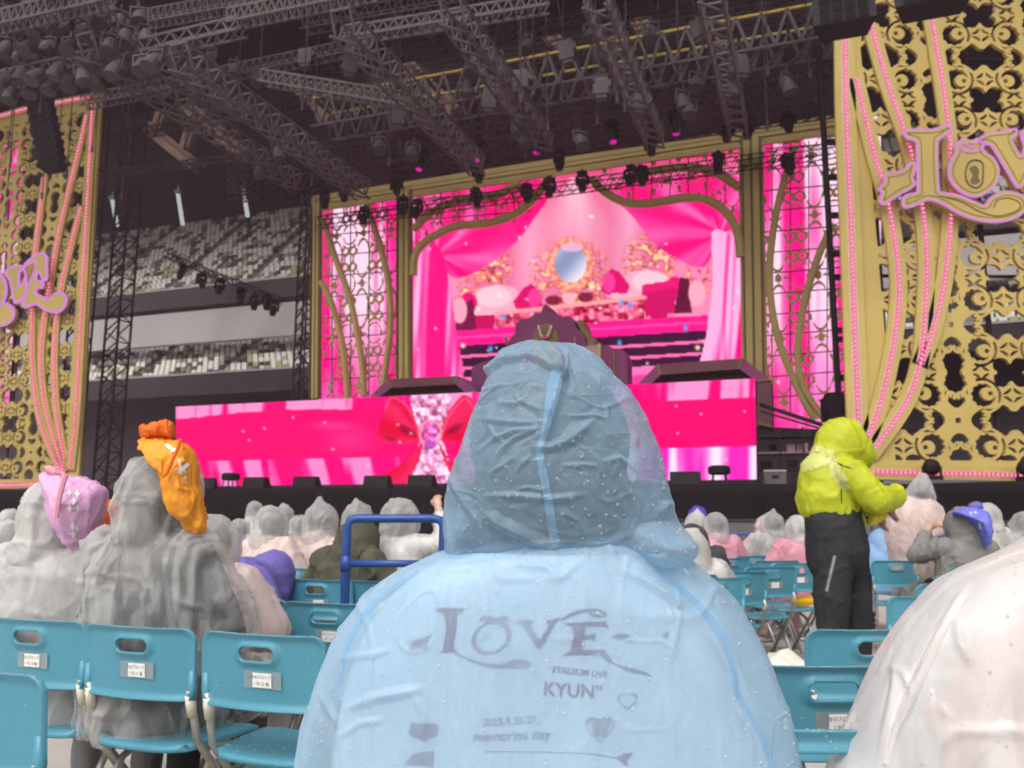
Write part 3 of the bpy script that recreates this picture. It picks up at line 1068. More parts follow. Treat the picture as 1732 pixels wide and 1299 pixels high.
def paint_back(cv):
    X, Y = cv.X, cv.Y
    c_hot, c_lt = np.array((255, 12, 135.0)), np.array((255, 214, 238.0))
    cv.C = streaks(cv, c_hot, c_lt, 0.035, 5)
    low = np.clip((Y - 520) / 140, 0, 1)
    cv.put(low, streaks(cv, np.array((255, 0, 120.0)), np.array((255, 90, 190.0)), 0.05, 9), 0.7)
    # the painted room inside the arch
    room = (X > 700) & (X < 1262)
    wallc = np.array((255, 136, 178.0))[None] + 26 * cv.n2(0.012, 0.002, 21)[:, None]
    cv.put(room, wallc)
    for cx, wd, k in ((895, 34, 0.55), (1065, 34, 0.6), (985, 16, 0.2)):
        cv.put(room & (Y < 500), (255, 178, 214), 1) if False else cv.put(np.clip(1 - np.abs(X - cx) / wd, 0, 1) * room, (255, 190, 222), k)
    cv.put(np.clip((330 - Y + 0.1 * (965 - X)) / 60, 0, 1) * room, (225, 10, 95), 0.75)
    cv.put(np.clip(1.2 - np.abs(X - 972) / (8 + 0.62 * np.clip(Y - 300, 0, 300)), 0, 1) * (Y > 300) * np.clip(1 - (Y - 300) / 190, 0, 1), (255, 215, 225), 0.8)
    # gilt foliage
    def gilt(cx, cy, rx, ry, seed):
        e = cv.ell(cx, cy, rx, ry)
        n = cv.n2(0.11, 0.11, seed) + 0.6 * cv.n2(0.26, 0.26, seed + 1)
        mk = np.clip(1.2 - e, 0, 1) * (n > -0.25)
        cv.put(np.clip(mk * 2.2, 0, 1), np.array((236, 120, 100.0))[None] + 55 * n[:, None], 0.85)
        cv.put(np.clip((mk * 2.2 - 0.4), 0, 1) * (n > 0.55), (255, 222, 170), 0.9)
        cv.put(np.clip(mk * 2, 0, 1) * (n < 0.0), (150, 40, 55), 0.7)
    gilt(832, 450, 34, 48, 31); gilt(965, 470, 66, 62, 33); gilt(1100, 440, 44, 46, 35); gilt(1180, 470, 22, 36, 37); gilt(790, 505, 22, 34, 39)
    # mirror
    cv.put(np.clip((1.0 - cv.ell(965, 447, 40, 49)) * 9, 0, 1), (240, 120, 110))
    ring_n = cv.n2(0.2, 0.2, 41)
    cv.put(np.clip((1.0 - cv.ell(965, 447, 39, 48)) * 9, 0, 1) * (ring_n > 0.1), (255, 205, 160), 0.7)
    gl = np.clip(0.55 + 0.45 * np.sin((X * 0.9 + Y * 0.8) * 0.06 + 1.0), 0, 1)
    mc = np.array((120, 140, 178.0))[None] * (1 - gl[:, None]) + np.array((246, 232, 246.0))[None] * gl[:, None]
    cv.put(np.clip((1.0 - cv.ell(965, 445, 28, 34)) * 14, 0, 1), mc)
    cv.put(np.clip((1.0 - cv.ell(968, 418, 20, 9)) * 6, 0, 1), (255, 180, 215), 0.8)
    # sofas
    def sofa(fl, ox, oy):
        q = lambda pts: [(ox + fl * a, oy + b) for a, b in pts]
        cv.put(cv.poly(q([(-42, 45), (-30, 12), (0, -8), (32, -2), (50, 20), (52, 52)])), (255, 168, 196))
        cv.put(np.clip((1 - cv.ell(ox - fl * 4, oy + 14, 34, 20)) * 5, 0, 1), (255, 200, 214))
        cv.put(cv.poly(q([(30, 22), (48, -2), (62, -8), (74, 6), (80, 30), (60, 40), (36, 38)])), (225, 0, 105))
        cv.put(np.clip((1 - cv.ell(ox + fl * 66, oy + 16, 12, 18)) * 5, 0, 1), (255, 60, 150))
        cv.put(np.clip((1 - cv.ell(ox - fl * 46, oy + 26, 17, 22)) * 5, 0, 1), (235, 0, 110))
        cv.put(cv.poly(q([(-46, 38), (60, 34), (70, 40), (-10, 56), (-46, 56)])), (255, 178, 200))
        cv.put(cv.poly(q([(-38, 46), (0, 44), (-4, 76), (-32, 78)])), (205, 0, 92))
    sofa(1, 838, 488); sofa(-1, 1096, 462)
    cv.put(cv.poly([(770, 560), (775, 520), (800, 505), (806, 560)]), (120, 15, 60))
    cv.put(cv.poly([(1140, 530), (1150, 470), (1165, 470), (1170, 530)]), (95, 12, 52))
    cv.put(np.clip((1 - cv.ell(778, 525, 13, 24)) * 6, 0, 1), (255, 165, 190))
    cv.put(np.clip((1 - cv.ell(1179, 496, 16, 24)) * 6, 0, 1), (255, 170, 192))
    cv.put(cv.poly([(1085, 490), (1145, 478), (1140, 530), (1092, 535)]), (210, 0, 98))
    cv.put(cv.poly([(1085, 482), (1146, 472), (1145, 486), (1085, 496)]), (235, 10, 115))
    # dressing tables
    n = cv.n2(0.12, 0.16, 51) + 0.5 * cv.n2(0.3, 0.3, 52)
    desk = cv.poly([(838, 530), (1090, 505), (1090, 545), (838, 566)])
    cv.put(desk, np.array((225, 70, 110.0))[None] + 90 * n[:, None], 0.95)
    cv.put(cv.line([(838, 530), (918, 522), (1010, 512), (1090, 503)], 7), (255, 160, 165))
    cv.put(np.clip((1 - cv.ell(936, 508, 15, 9)) * 5, 0, 1), (130, 25, 55)); cv.put(np.clip((1 - cv.ell(990, 503, 15, 9)) * 5, 0, 1), (130, 25, 55))
    cv.put(np.clip((1 - cv.ell(963, 505, 12, 11)) * 5, 0, 1), (255, 175, 190))
    # dark glittering steps and floor
    sl_ = lambda y, x0=985: y - 0.062 * (X - x0)
    fl_ = room & (X > 770) & (X < 1198)
    cv.put(fl_ & (Y > sl_(546)) & (Y < sl_(572)), (255, 16, 140))
    dk = fl_ & (Y > sl_(572)) & (Y < sl_(628))
    cv.put(dk, (58, 14, 52))
    cv.put(fl_ & (Y > sl_(556)) & (Y < sl_(560)), (255, 90, 170), 0.7)
    for yy in (588, 608):
        cv.put(fl_ & (Y > sl_(yy)) & (Y < sl_(yy + 5)), (255, 110, 170))
    cv.put(room & (Y > sl_(626)), (255, 120, 190))
    cv.put(room & (Y > sl_(640)), (255, 60, 160))
    # curtains
    def curtain(pts, gx, gy, seed, fl):
        mk = cv.poly(pts)
        ang = np.arctan2(Y - gy, fl * (X - gx))
        rad = np.hypot(X - gx, Y - gy)
        f_ = 0.6 * np.sin(ang * 6.5 + 2.2 * cv.n2(0.012, 0.012, seed) + 0.012 * rad) + 0.35 * np.sin(ang * 15 + 2 * cv.n2(0.02, 0.02, seed + 1)) * np.clip(1.2 - rad / 120, 0, 1)
        k = np.clip(0.34 + 0.6 * f_, 0, 1)[:, None]
        cv.put(mk, np.array((255, 0, 120.0)) * (1 - k) + np.array((255, 120, 190.0)) * k)
        return mk
    curtain(smooth_line([(930, 310), (900, 375), (862, 420), (820, 452), (770, 470), (735, 440), (712, 420), (706, 330), (800, 300)], 5, True), 738, 430, 61, 1)
    curtain(smooth_line([(1040, 310), (1075, 372), (1105, 410), (1150, 440), (1190, 452), (1214, 410), (1216, 395), (1262, 380), (1262, 300)], 5, True), 1218, 396, 67, -1)
    for pts, seed in (([(700, 400), (745, 425), (760, 480), (772, 560), (780, 660), (690, 660)], 71), ([(1205, 392), (1240, 400), (1266, 420), (1266, 640), (1186, 640), (1196, 560), (1206, 470)], 73)):
        mk = cv.poly(smooth_line(pts, 5, True))
        f_ = cv.n2(0.065, 0.004, seed, 0.006) + 0.5 * cv.n2(0.15, 0.006, seed + 1, 0.008)
        k = np.clip(0.25 + f_ * 1.1, 0, 1)[:, None]
        cv.put(mk, np.array((255, 0, 125.0)) * (1 - k) + np.array((255, 175, 222.0)) * k)
    # sparkles and strays of coloured light
    r2 = np.random.default_rng(4)
    for _ in range(70):
        x, y = r2.uniform(560, 1470), r2.uniform(330, 650)
        cv.soft(x, y, r2.uniform(1.5, 3.6), r2.uniform(1.5, 3.6), (255, 235, 245), 0.9)
    for x, y in ((868, 598), (1048, 580), (1052, 512), (1066, 515), (853, 537), (1160, 555), (830, 590)):
        cv.soft(x, y, 4, 6, (60, 170, 245), 1)
    for x, y in ((783, 585), (1180, 588), (1000, 487), (808, 522)):
        cv.soft(x, y, 5, 5, (255, 232, 190), 1)

BACK = stage(31.0)
led_wall('led_screen', 'large back LED wall showing a pink boudoir with curtains and mirror', ((543, 335), (1490, 195), (1490, 730), (538, 692)), 460, 250, BACK, paint_back, 1.15)

def paint_front(cv):
    X, Y = cv.X, cv.Y
    cv.C[:] = (255, 0, 112)
    top = 688 - 0.049 * (X - 297)
    bot = 823 - 0.0125 * (X - 300)
    t = (Y - top) / (bot - top)
    e0 = np.where(X > 1000, 0.19, 0.15 + 0.05 * np.sin(X * 0.01))
    st = streaks(cv, np.array((255, 0, 122.0)), np.array((255, 150, 210.0)), 0.045, 81, 0.004)
    cv.put(t < e0, st)
    e1 = np.where(X > 1000, 0.665, 0.69)
    st2 = streaks(cv, np.array((255, 0, 122.0)), np.array((255, 140, 205.0)), 0.036, 85, -0.012)
    cv.put((t > e1) & (X < 800), st2)
    st3 = streaks(cv, np.array((245, 40, 190.0)), np.array((255, 225, 250.0)), 0.028, 87)
    cv.put((t > e1) & (X >= 800), st3)
    cv.put(np.clip(1.25 - np.abs(X - 1211) / 20, 0, 1) * (t > e1), (255, 250, 255), 0.9)
    cv.put(np.clip((1 - cv.ell(590, 745, 60, 34)) * 1.2, 0, 1), (255, 70, 150), 0.6)
    cv.put(np.clip((1 - cv.ell(560, 720, 60, 12)) * 1.2, 0, 1), (255, 90, 160), 0.5)
    # glittering panel behind the bow
    gp = cv.poly([(690, 665), (765, 662), (748, 740), (772, 822), (678, 824), (712, 742)])
    n = cv.n2(0.14, 0.14, 91) + 0.6 * cv.n2(0.33, 0.33, 92)
    cv.put(gp, np.array((255, 165, 210.0))[None] + 90 * n[:, None])
    # bow
    red, dk, hi = np.array((232, 0, 60.0)), np.array((150, 0, 40.0)), np.array((255, 70, 130.0))
    def loop(pts, gx, gy, seed):
        mk = cv.poly(smooth_line(pts, 6, True))
        ang = np.arctan2(Y - gy, X - gx)
        f_ = np.sin(ang * 7 + 1.2 * cv.n2(0.03, 0.03, seed))
        k = np.clip(0.45 + 0.5 * f_, 0, 1)[:, None]
        cv.put(mk, red * (1 - k) + (hi * 0.55 + red * 0.45) * k)
    loop([(712, 735), (690, 690), (665, 668), (648, 700), (640, 738), (665, 750), (700, 748)], 720, 742, 101)
    cv.put(np.clip((1 - cv.ell(688, 728, 22, 9, 0.5)) * 1.6, 0, 1), dk, 0.8)
    cv.put(np.clip((1 - cv.ell(660, 742, 16, 6, 0.2)) * 1.6, 0, 1), dk, 0.6)
    cv.put(cv.line(smooth_line([(652, 690), (664, 672), (690, 690), (708, 728)], 5), 3), (255, 110, 150), 0.7)
    loop([(742, 735), (760, 695), (785, 668), (806, 690), (808, 738), (785, 748), (752, 748)], 728, 742, 103)
    cv.put(np.clip((1 - cv.ell(768, 726, 22, 9, -0.5)) * 1.6, 0, 1), dk, 0.8)
    cv.put(cv.line(smooth_line([(800, 690), (786, 674), (762, 700), (748, 730)], 5), 3), (255, 110, 150), 0.7)
    loop([(714, 748), (690, 775), (640, 812), (628, 824), (680, 826), (708, 780)], 720, 742, 105)
    loop([(742, 748), (760, 775), (800, 800), (830, 815), (800, 826), (768, 810), (750, 775)], 728, 742, 107)
    cv.put(np.clip((1 - cv.ell(728, 733, 22, 25)) * 7, 0, 1), (255, 150, 165))
    cv.put(np.clip((1 - cv.ell(728, 732, 17, 20)) * 7, 0, 1), np.array((225, 90, 175.0))[None] + 80 * n[:, None])
    cv.put(np.clip((1 - cv.ell(728, 752, 12, 8)) * 5, 0, 1), (170, 60, 190), 0.7)
    r2 = np.random.default_rng(8)
    for _ in range(26):
        cv.soft(r2.uniform(320, 1270), r2.uniform(680, 815), 2.6, 2.6, (255, 220, 240), 0.8)
LED_D = 22.5
led_wall('led_screen', 'low wide LED wall at the stage front showing a red ribbon bow', ((297, 688), (1277, 640), (1280, 811), (300, 823)), 480, 90, stage(LED_D), paint_front, 1.1)

def paint_left(cv):
    cv.C = streaks(cv, np.array((255, 40, 150.0)), np.array((255, 190, 220.0)), 0.05, 111)
    n = cv.n2(0.1, 0.07, 113)
    cv.put(np.clip(n, 0, 1), (255, 220, 235), 0.8)
    cv.put(np.clip((np.abs(cv.X - 17 + 0.03 * (cv.Y - 240)) < 2.2).astype(float), 0, 1), (70, 20, 50))
    cv.put(((cv.Y * 0.055) % 1 < 0.08), (120, 50, 90), 0.7)
led_wall('led_screen', 'narrow pink LED strip seen through the left gold filigree board', ((-70, 262), (41, 238), (14, 704), (-70, 708)), 50, 150, stage(27.6), paint_left, 1.0)

# =========================================================================== GOLD FRAME ROUND THE BACK SCREEN
FR = stage(30.3)
frame = thing('proscenium', 'wide gilded proscenium frame with pillars and filigree around the back screen', 'frame', FR.px(900, 690))
FO = frame.location.copy()
FRl = Plane(FR.o - FO, FR.e, FR.n)

def pxline(pl, pts):
    return [pl.uv(*p) for p in pts]

def moulding(name, pl, plo, pts, steps, parent, m='gold'):
    """a stepped moulding: (offset, width fraction, thickness) layers over a px polyline with px width"""
    uv = pxline(pl, pts)
    for i, (wd, off, mm) in enumerate(steps):
        ribbon(name, uv, wd, plo, off, 0.12, mm, parent)

PXM = 32.2 / F
moulding('top_beam', FR, FRl, [(536, 346), (1440, 209)], [(0.56, 0.30, 'gold'), (0.30, 0.40, 'gold'), (0.03, 0.415, 'gold_line')], frame)
moulding('top_beam', FR, FRl, [(536, 360), (1440, 226)], [(0.12, 0.34, 'golddeep')], frame)
for nm, x0, y0, x1, y1, wd in (('pillar', 543, 338, 540, 676, 0.46), ('pillar', 690, 322, 690, 650, 0.66), ('pillar', 1271, 238, 1278, 668, 0.86)):
    moulding(nm, FR, FRl, [(x0, y0), (x1, y1)], [(wd, 0.30, 'golddeep'), (wd * 0.62, 0.40, 'gold'), (wd * 0.10, 0.42, 'gold_line')], frame)
    for sgn in (-1, 1):
        dx = sgn * wd * 0.40 / PXM
        moulding('pillar_bead', FR, FRl, [(x0 + dx, y0), (x1 + dx, y1)], [(wd * 0.06, 0.42, 'gold_line')], frame)
arcs = [
    [(706, 470), (708, 440), (720, 420), (745, 402), (778, 388), (830, 383), (872, 370), (905, 345), (932, 308)],
    [(706, 394), (735, 366), (775, 347), (815, 340), (850, 334), (885, 315)],
    [(1004, 308), (1030, 333), (1068, 350), (1110, 349), (1160, 341), (1200, 345), (1232, 368), (1249, 400), (1254, 440)],
    [(1060, 310), (1100, 297), (1160, 290), (1210, 298), (1252, 324)],
]
ribs = [
    [(555, 375), (575, 440), (600, 510), (618, 600), (624, 672)], [(628, 352), (650, 420), (664, 480), (668, 545), (662, 610), (650, 682)],
    [(551, 480), (570, 520), (588, 590), (597, 680)],
    [(1346, 255), (1325, 320), (1308, 400), (1303, 490), (1318, 580), (1350, 660), (1378, 712)],
    [(1408, 385), (1380, 450), (1358, 530), (1350, 600), (1360, 660), (1392, 708)],
]
for nm, group_, wd in (('arch_moulding', arcs, 0.30), ('rib', ribs, 0.24)):
    for pts in group_:
        L_ = smooth_line(pts, 8)
        moulding(nm, FR, FRl, L_, [(wd, 0.44, 'golddeep'), (wd * 0.55, 0.50, 'gold')], frame)
# filigree fields
def field(poly_px, pu, pv, u_off, v_off, thick=0.08, cell=0.06):
    uv = np.array(pxline(FR, poly_px))
    u0, v0 = uv.min(0) - 0.1
    u1, v1 = uv.max(0) + 0.1
    def sdf(U, V):
        cv = Canvas(U.ravel(), V.ravel())
        ins = cv.poly([tuple(p) for p in uv]).reshape(U.shape)
        return np.where(ins, tile_b(U - u_off, V - v_off, pu, pv), -0.05)
    stuff(cut_sheet('filigree', sdf, u0, u1, v0, v1, cell, FRl, 0.18, thick, 'golddeep', frame))
cu, cvv = FR.uv(615, 480)
field([(552, 352), (677, 333), (677, 676), (552, 676)], 1.32, 2.2, cu, cvv)
cu, cvv = FR.uv(1378, 365)
field([(1292, 240), (1440, 218), (1440, 712), (1296, 690)], 1.32, 2.2, cu, cvv)
field([(704, 328), (935, 295)] + list(reversed(smooth_line(arcs[0], 5))), 0.95, 1.1, *FR.uv(760, 350))
field([(1000, 285), (1254, 247)] + list(reversed(smooth_line(arcs[2], 5))), 0.95, 1.1, *FR.uv(1150, 320))
# black mesh panels behind the filigree
net = MB()
for (xa, xb, ya, yb) in ((552, 677, 350, 672), (704, 900, 325, 380), (1060, 1254, 262, 345), (1294, 1440, 240, 700)):
    for x in np.arange(xa + 12, xb, 31):
        net.bar(FRl.p(*FR.uv(x, ya), 0.1), FRl.p(*FR.uv(x, yb), 0.1), 0.035)
    for y in np.arange(ya + 14, yb, 35):
        net.bar(FRl.p(*FR.uv(xa, y + 0.0 * xa), 0.1), FRl.p(*FR.uv(xb, y - 0.08 * (xb - xa)), 0.1), 0.035)
stuff(net.build('mesh_net', 'dark', frame))

# =========================================================================== FILIGREE BOARDS LEFT AND RIGHT
def outline_prism(name, pl, plo, px_pts, off, thick, m, parent, neon=True, inner=0.0, per=4, closed=True, neon_r=0.03):
    pts = smooth_line(px_pts, per, True)
    uv = pxline(pl, pts)
    o = MB().prism([plo.p(u, v, off) for u, v in uv], pl.n * thick).build(name, m, parent, recalc=True)
    if neon:
        MB().tube([plo.p(u, v, off - 0.02) for u, v in uv], neon_r, 6, closed=True).build('neon_outline', 'neon', o)
    if inner:
        # engraved line just inside the outline
        A = np.array(uv)
        c = A.mean(0)
        n = len(A)
        ins = []
        ar = sum(A[i][0] * A[(i + 1) % n][1] - A[(i + 1) % n][0] * A[i][1] for i in range(n))
        sg = 1 if ar > 0 else -1
        for i in range(n):
            d = A[(i + 1) % n] - A[i - 1]
            d = d / max(np.linalg.norm(d), 1e-6)
            ins.append(A[i] + sg * np.array((-d[1], d[0])) * inner)
        MB().tube([plo.p(u, v, off + 0.0) for u, v in ins], inner * 0.12, 5, closed=True).build('engraved_line', 'gold_line', o)
    return o

# right board -------------------------------------------------------------
rb = thing('filigree_board', 'tall gold filigree board with pink beaded bands and the L\u00f6V lettering at right', 'stage board', RP.px(1560, 800))
RO = rb.location.copy()
RPl = Plane(RP.o - RO, RP.e, RP.n)
a1, a2 = RP.uv(1412, 65), RP.uv(1471, 800)
edge_u = lambda V: a2[0] + (V - a2[1]) * (a1[0] - a2[0]) / (a1[1] - a2[1])
zbot = RP.uv(1600, 795)[1]
ztop = RP.uv(1600, -160)[1]
c1, c2 = RP.uv(1621, 711), RP.uv(1614, 549)
PV = c2[1] - c1[1]
PU = PV * 1.16
def sdf_r(U, V):
    g = tile_a(U - c1[0] - (V - c1[1]) * 0.0, V - c1[1], PU, PV)
    e = edge_u(V) + 0.0
    g = np.maximum(g, 0.62 - (U - e))
    g = np.maximum(g, 0.22 - (V - zbot))
    g = np.minimum(g, U - e)
    return g
cut_sheet('filigree', sdf_r, edge_u(zbot) - 1.2, 15.2, zbot, ztop, 0.026, RPl, 0.0, 0.10, 'gold', rb)
PM = 19.3 / F
def band_r(pts, wd=0.40, name='beaded_band', plate=True, step=0.105):
    uv = pxline(RP, smooth_line(pts, 8))
    o = ribbon(name, uv, wd, RPl, 0.09, 0.08, 'gold', rb)
    ribbon('inlay', uv, wd * 0.42, RPl, 0.10, 0.01, 'band', o)
    beads('bead_row', uv, step, 0.064, 0.044, RPl, 0.105, o)
band_r([(1426, -40), (1428, 180), (1437, 400), (1448, 700), (1452, 790)], 0.5)
band_r([(1445, 135), (1475, 260), (1500, 350), (1517, 470), (1512, 560), (1495, 650), (1470, 730), (1440, 790)])
band_r([(1470, 45), (1500, 150), (1535, 250), (1556, 350), (1564, 430), (1562, 520), (1552, 620), (1525, 690), (1468, 770)])
band_r([(1572, 30), (1590, 140), (1603, 240), (1606, 330), (1601, 420), (1590, 500), (1572, 570), (1552, 620)])
band_r([(1452, 798), (1800, 806), (1960, 810)], 0.34, 'bottom_band')
L_px = [(1516, 236), (1530, 232), (1562, 232), (1590, 225), (1594, 233), (1575, 247), (1571, 258), (1573, 330), (1580, 337), (1605, 341), (1632, 352),
        (1650, 358), (1660, 345), (1685, 335), (1712, 342), (1720, 358), (1708, 374), (1680, 384), (1645, 383), (1612, 373), (1580, 355), (1556, 348),
        (1535, 357), (1518, 361), (1514, 350), (1520, 341), (1537, 337), (1539, 330), (1538, 262), (1535, 250), (1522, 246)]
O_px = [(1602, 270), (1604, 256), (1614, 249), (1628, 251), (1640, 247), (1648, 254), (1648, 268), (1664, 280), (1673, 300), (1668, 322), (1650, 338), (1630, 343),
        (1608, 333), (1593, 315), (1591, 295), (1597, 280)]
V_px = [(1640, 250), (1655, 238), (1680, 235), (1702, 231), (1700, 243), (1694, 248), (1709, 276), (1716, 262), (1712, 246), (1712, 235), (1732, 228), (1760, 226),
        (1765, 236), (1750, 248), (1722, 305), (1712, 325), (1703, 326), (1694, 312), (1664, 262), (1655, 256)]
leaf_px = [(1484, 308), (1500, 304), (1515, 300), (1526, 288), (1534, 290), (1533, 303), (1530, 312), (1534, 322), (1526, 330), (1510, 338), (1495, 348), (1482, 356), (1476, 347), (1480, 336), (1475, 330), (1484, 320)]
E_px = [(1772, 232), (1800, 232), (1850, 222), (1850, 250), (1842, 250), (1830, 240), (1808, 242), (1806, 268), (1830, 266), (1838, 258), (1838, 288), (1830, 280),
        (1806, 280), (1806, 312), (1840, 314), (1856, 300), (1880, 330), (1905, 322), (1915, 335), (1900, 352), (1875, 350), (1850, 332), (1770, 330), (1782, 318), (1784, 245)]
for nm, pts in (('letter_l', L_px), ('letter_o', O_px), ('letter_v', V_px), ('leaf', leaf_px), ('letter_e', E_px)):
    o = outline_prism(nm, RP, RPl, pts, 0.42, 0.22, 'gold', rb, True, 0.09)
heart = [(1620, 262), (1614, 256), (1610, 262), (1614, 268), (1628, 271), (1642, 267), (1646, 258), (1640, 254), (1630, 261)]
hv = [RPl.p(*RP.uv(*p), 0.44) for p in smooth_line([(1609, 260), (1616, 256), (1627, 262), (1636, 254), (1646, 256), (1642, 266), (1628, 270), (1614, 268)], 4, True)]
MB().tube(hv, 0.02, 6, closed=True).build('heart_outline', 'neon', rb)
oc = smooth_line([(1622, 288), (1633, 283), (1645, 288), (1646, 305), (1644, 322), (1633, 329), (1620, 320), (1617, 304)], 4, True)
MB().tube([RPl.p(*RP.uv(*p), 0.43) for p in oc], 0.02, 5, closed=True).build('engraved_oval', 'gold_line', rb)
MB().prism([RPl.p(*RP.uv(*p), 0.425) for p in smooth_line([(1624, 298), (1632, 292), (1640, 300), (1638, 312), (1642, 318), (1632, 324), (1625, 318), (1629, 308)], 4, True)], RP.n * 0.01).build('engraved_scroll', 'gold_line', rb, recalc=True)
sw = smooth_line([(1575, 343), (1610, 352), (1640, 368), (1670, 376), (1700, 368), (1708, 356), (1690, 346), (1670, 350), (1664, 362)], 5)
MB().tube([RPl.p(*RP.uv(*p), 0.425) for p in sw], 0.014, 5).build('engraved_line', 'gold_line', rb)
bp_ = MB()
for x in np.arange(1500, 1990, 90):
    p0, p1 = RPl.p(RP.uv(x, 400)[0], DECK_Z - 0.05, -0.5), RPl.p(RP.uv(x, 400)[0], ztop - 0.1, -0.5)
    bp_.bar(p0, p1, 0.09)
for z in np.arange(3.2, ztop - 0.3, 1.9):
    bp_.bar(RPl.p(edge_u(z) + 0.2, z, -0.5), RPl.p(15.0, z, -0.5), 0.07)
bp_.build('scaffold', 'steel', rb)

# left board -----------------------------------------------------------------
LP = stage(27.0)
lb = thing('filigree_board', 'gold filigree board with pink beaded bands and the \u00d6VE lettering at left', 'stage board', LP.px(60, 822))
LO = lb.location.copy()
LPl = Plane(LP.o - LO, LP.e, LP.n)
b1, b2 = LP.uv(172, 155), LP.uv(132, 822)
edge_l = lambda V: b2[0] + (V - b2[1]) * (b1[0] - b2[0]) / (b1[1] - b2[1])
zb_, zt_ = LP.uv(80, 822)[1], b1[1]
lc = LP.uv(52, 765)
PVl = 97 * LP.uv(60, 700)[1] * 0 + (LP.uv(52, 668)[1] - LP.uv(52, 765)[1])
def sdf_l(U, V):
    g = tile_a(U - lc[0], V - lc[1], PVl * 1.12, PVl)
    g = np.maximum(g, 0.75 - (edge_l(V) - U))
    g = np.maximum(g, 0.30 - (V - zb_))
    g = np.maximum(g, 0.75 - (zt_ - V))
    return np.minimum(g, edge_l(V) - U)
cut_sheet('filigree', sdf_l, edge_l(zt_) - 8.0, max(b1[0], b2[0]) + 0.4, zb_, zt_, 0.045, LPl, 0.0, 0.12, 'gold', lb)
def band_l(pts, wd=0.40, name='beaded_band', step=0.15):
    uv = pxline(LP, smooth_line(pts, 8))
    o = ribbon(name, uv, wd, LPl, 0.10, 0.09, 'gold', lb)
    beads('bead_row', uv, step, 0.11, 0.055, LPl, 0.115, o)
band_l([(160, 168), (153, 300), (143, 480), (131, 700), (121, 795)], 0.5)
band_l([(-60, 213), (0, 199), (60, 183), (160, 165)], 0.34, 'top_band')
band_l([(150, 195), (130, 280), (108, 370), (92, 450), (75, 560), (72, 620), (80, 690), (100, 760), (112, 798)])
band_l([(140, 350), (122, 420), (104, 500), (95, 590), (97, 680), (106, 745), (113, 778)])
band_l([(78, 300), (68, 380), (60, 450), (57, 540), (58, 620), (68, 700), (88, 760), (108, 796)])
band_l([(-60, 822), (40, 820), (120, 815)], 0.3, 'bottom_band')
LV = [(26, 462), (40, 455), (52, 455), (50, 462), (46, 468), (48, 490), (58, 470), (55, 458), (70, 448), (76, 452), (70, 470), (54, 508), (44, 515), (38, 512), (32, 480), (26, 470)]
LE = [(58, 450), (70, 440), (84, 433), (93, 440), (93, 452), (93, 476), (86, 476), (82, 466), (76, 468), (76, 480), (86, 480), (86, 490), (76, 492), (76, 502), (84, 505), (96, 512),
      (108, 500), (122, 502), (126, 514), (118, 528), (104, 532), (88, 526), (74, 518), (58, 524), (52, 518), (58, 508), (60, 480), (56, 462)]
LOo = [(-6, 470), (10, 466), (22, 478), (25, 500), (16, 520), (0, 528), (-14, 520), (-20, 495), (-14, 476)]
LS = [(-30, 520), (0, 532), (14, 520), (28, 518), (38, 530), (34, 545), (18, 554), (-4, 552), (-30, 540)]
for nm, pts in (('letter_v', LV), ('letter_e', LE), ('letter_o', LOo), ('flourish', LS)):
    outline_prism(nm, LP, LPl, pts, 0.45, 0.25, 'gold', lb, True, 0.0, neon_r=0.055)
lbp = MB()
for u in np.arange(edge_l(zt_) - 7.8, edge_l(zb_) - 0.3, 1.9):
    lbp.bar(LPl.p(u, DECK_Z, -0.35), LPl.p(u, zt_ - 0.1, -0.35), 0.09)
lbp.build('scaffold', 'steel', lb)

# =========================================================================== SET PIECES ON THE STAGE
SP = stage(27.5)
cp = thing('set_crest', 'pink-lit throne-shaped set piece with gold niche and pearl necklace in stage centre', 'set piece', SP.px(930, 655))
CO = cp.location.copy()
SPl = Plane(SP.o - CO, SP.e, SP.n)
def flat(name, pts, off, thick, m, parent, pl=SP, plo=SPl, per=0):
    q = smooth_line(pts, per, True) if per else pts
    return MB().prism([plo.p(*pl.uv(*p), off) for p in q], pl.n * thick).build(name, m, parent, recalc=True)
flat('side_wing', [(803, 690), (803, 625), (812, 618), (858, 604), (868, 600), (868, 690)], 0.3, 1.2, 'magenta', cp)
flat('back_board', [(858, 690), (860, 600), (868, 585), (880, 570), (883, 553), (890, 546), (905, 544), (912, 538), (924, 535), (927, 525), (932, 521), (937, 525), (940, 534), (952, 538),
                    (960, 542), (972, 541), (978, 548), (982, 560), (994, 570), (998, 582), (1004, 690)], 0.6, 0.9, 'magenta', cp)
flat('gold_edge', [(980, 548), (990, 546), (994, 560), (1004, 572), (1012, 580), (1014, 690), (1003, 690), (998, 578), (990, 567)], 0.45, 1.0, 'olivegold', cp)
flat('niche', smooth_line([(912, 588), (914, 566), (932, 553), (950, 566), (953, 588), (951, 640), (914, 640)], 4, True), 0.64, 0.1, 'olivegold', cp)
for x in (866, 981):
    flat('gold_drop', [(x, 572), (x + 3, 580), (x, 590), (x - 3, 580)], 0.64, 0.05, 'olivegold', cp)
nk = smooth_line([(922, 560), (926, 574), (932, 580), (938, 574), (943, 560)], 4)
mbn = MB()
for p in nk:
    q = SPl.p(*SP.uv(*p), 0.74)
    mbn.ell(q, (0.05, 0.05, 0.05), seg=8, rings=5)
stuff(mbn.build('necklace', 'pearl', cp, smooth=True))
MB().ell(SPl.p(*SP.uv(932, 579), 0.78), (0.11, 0.08, 0.08), seg=10, rings=6).build('pendant', 'pinkgem', cp, smooth=True)
flat('rose_block', [(1002, 690), (1002, 594), (1023, 591), (1023, 690)], 0.9, 0.8, 'rose', cp)
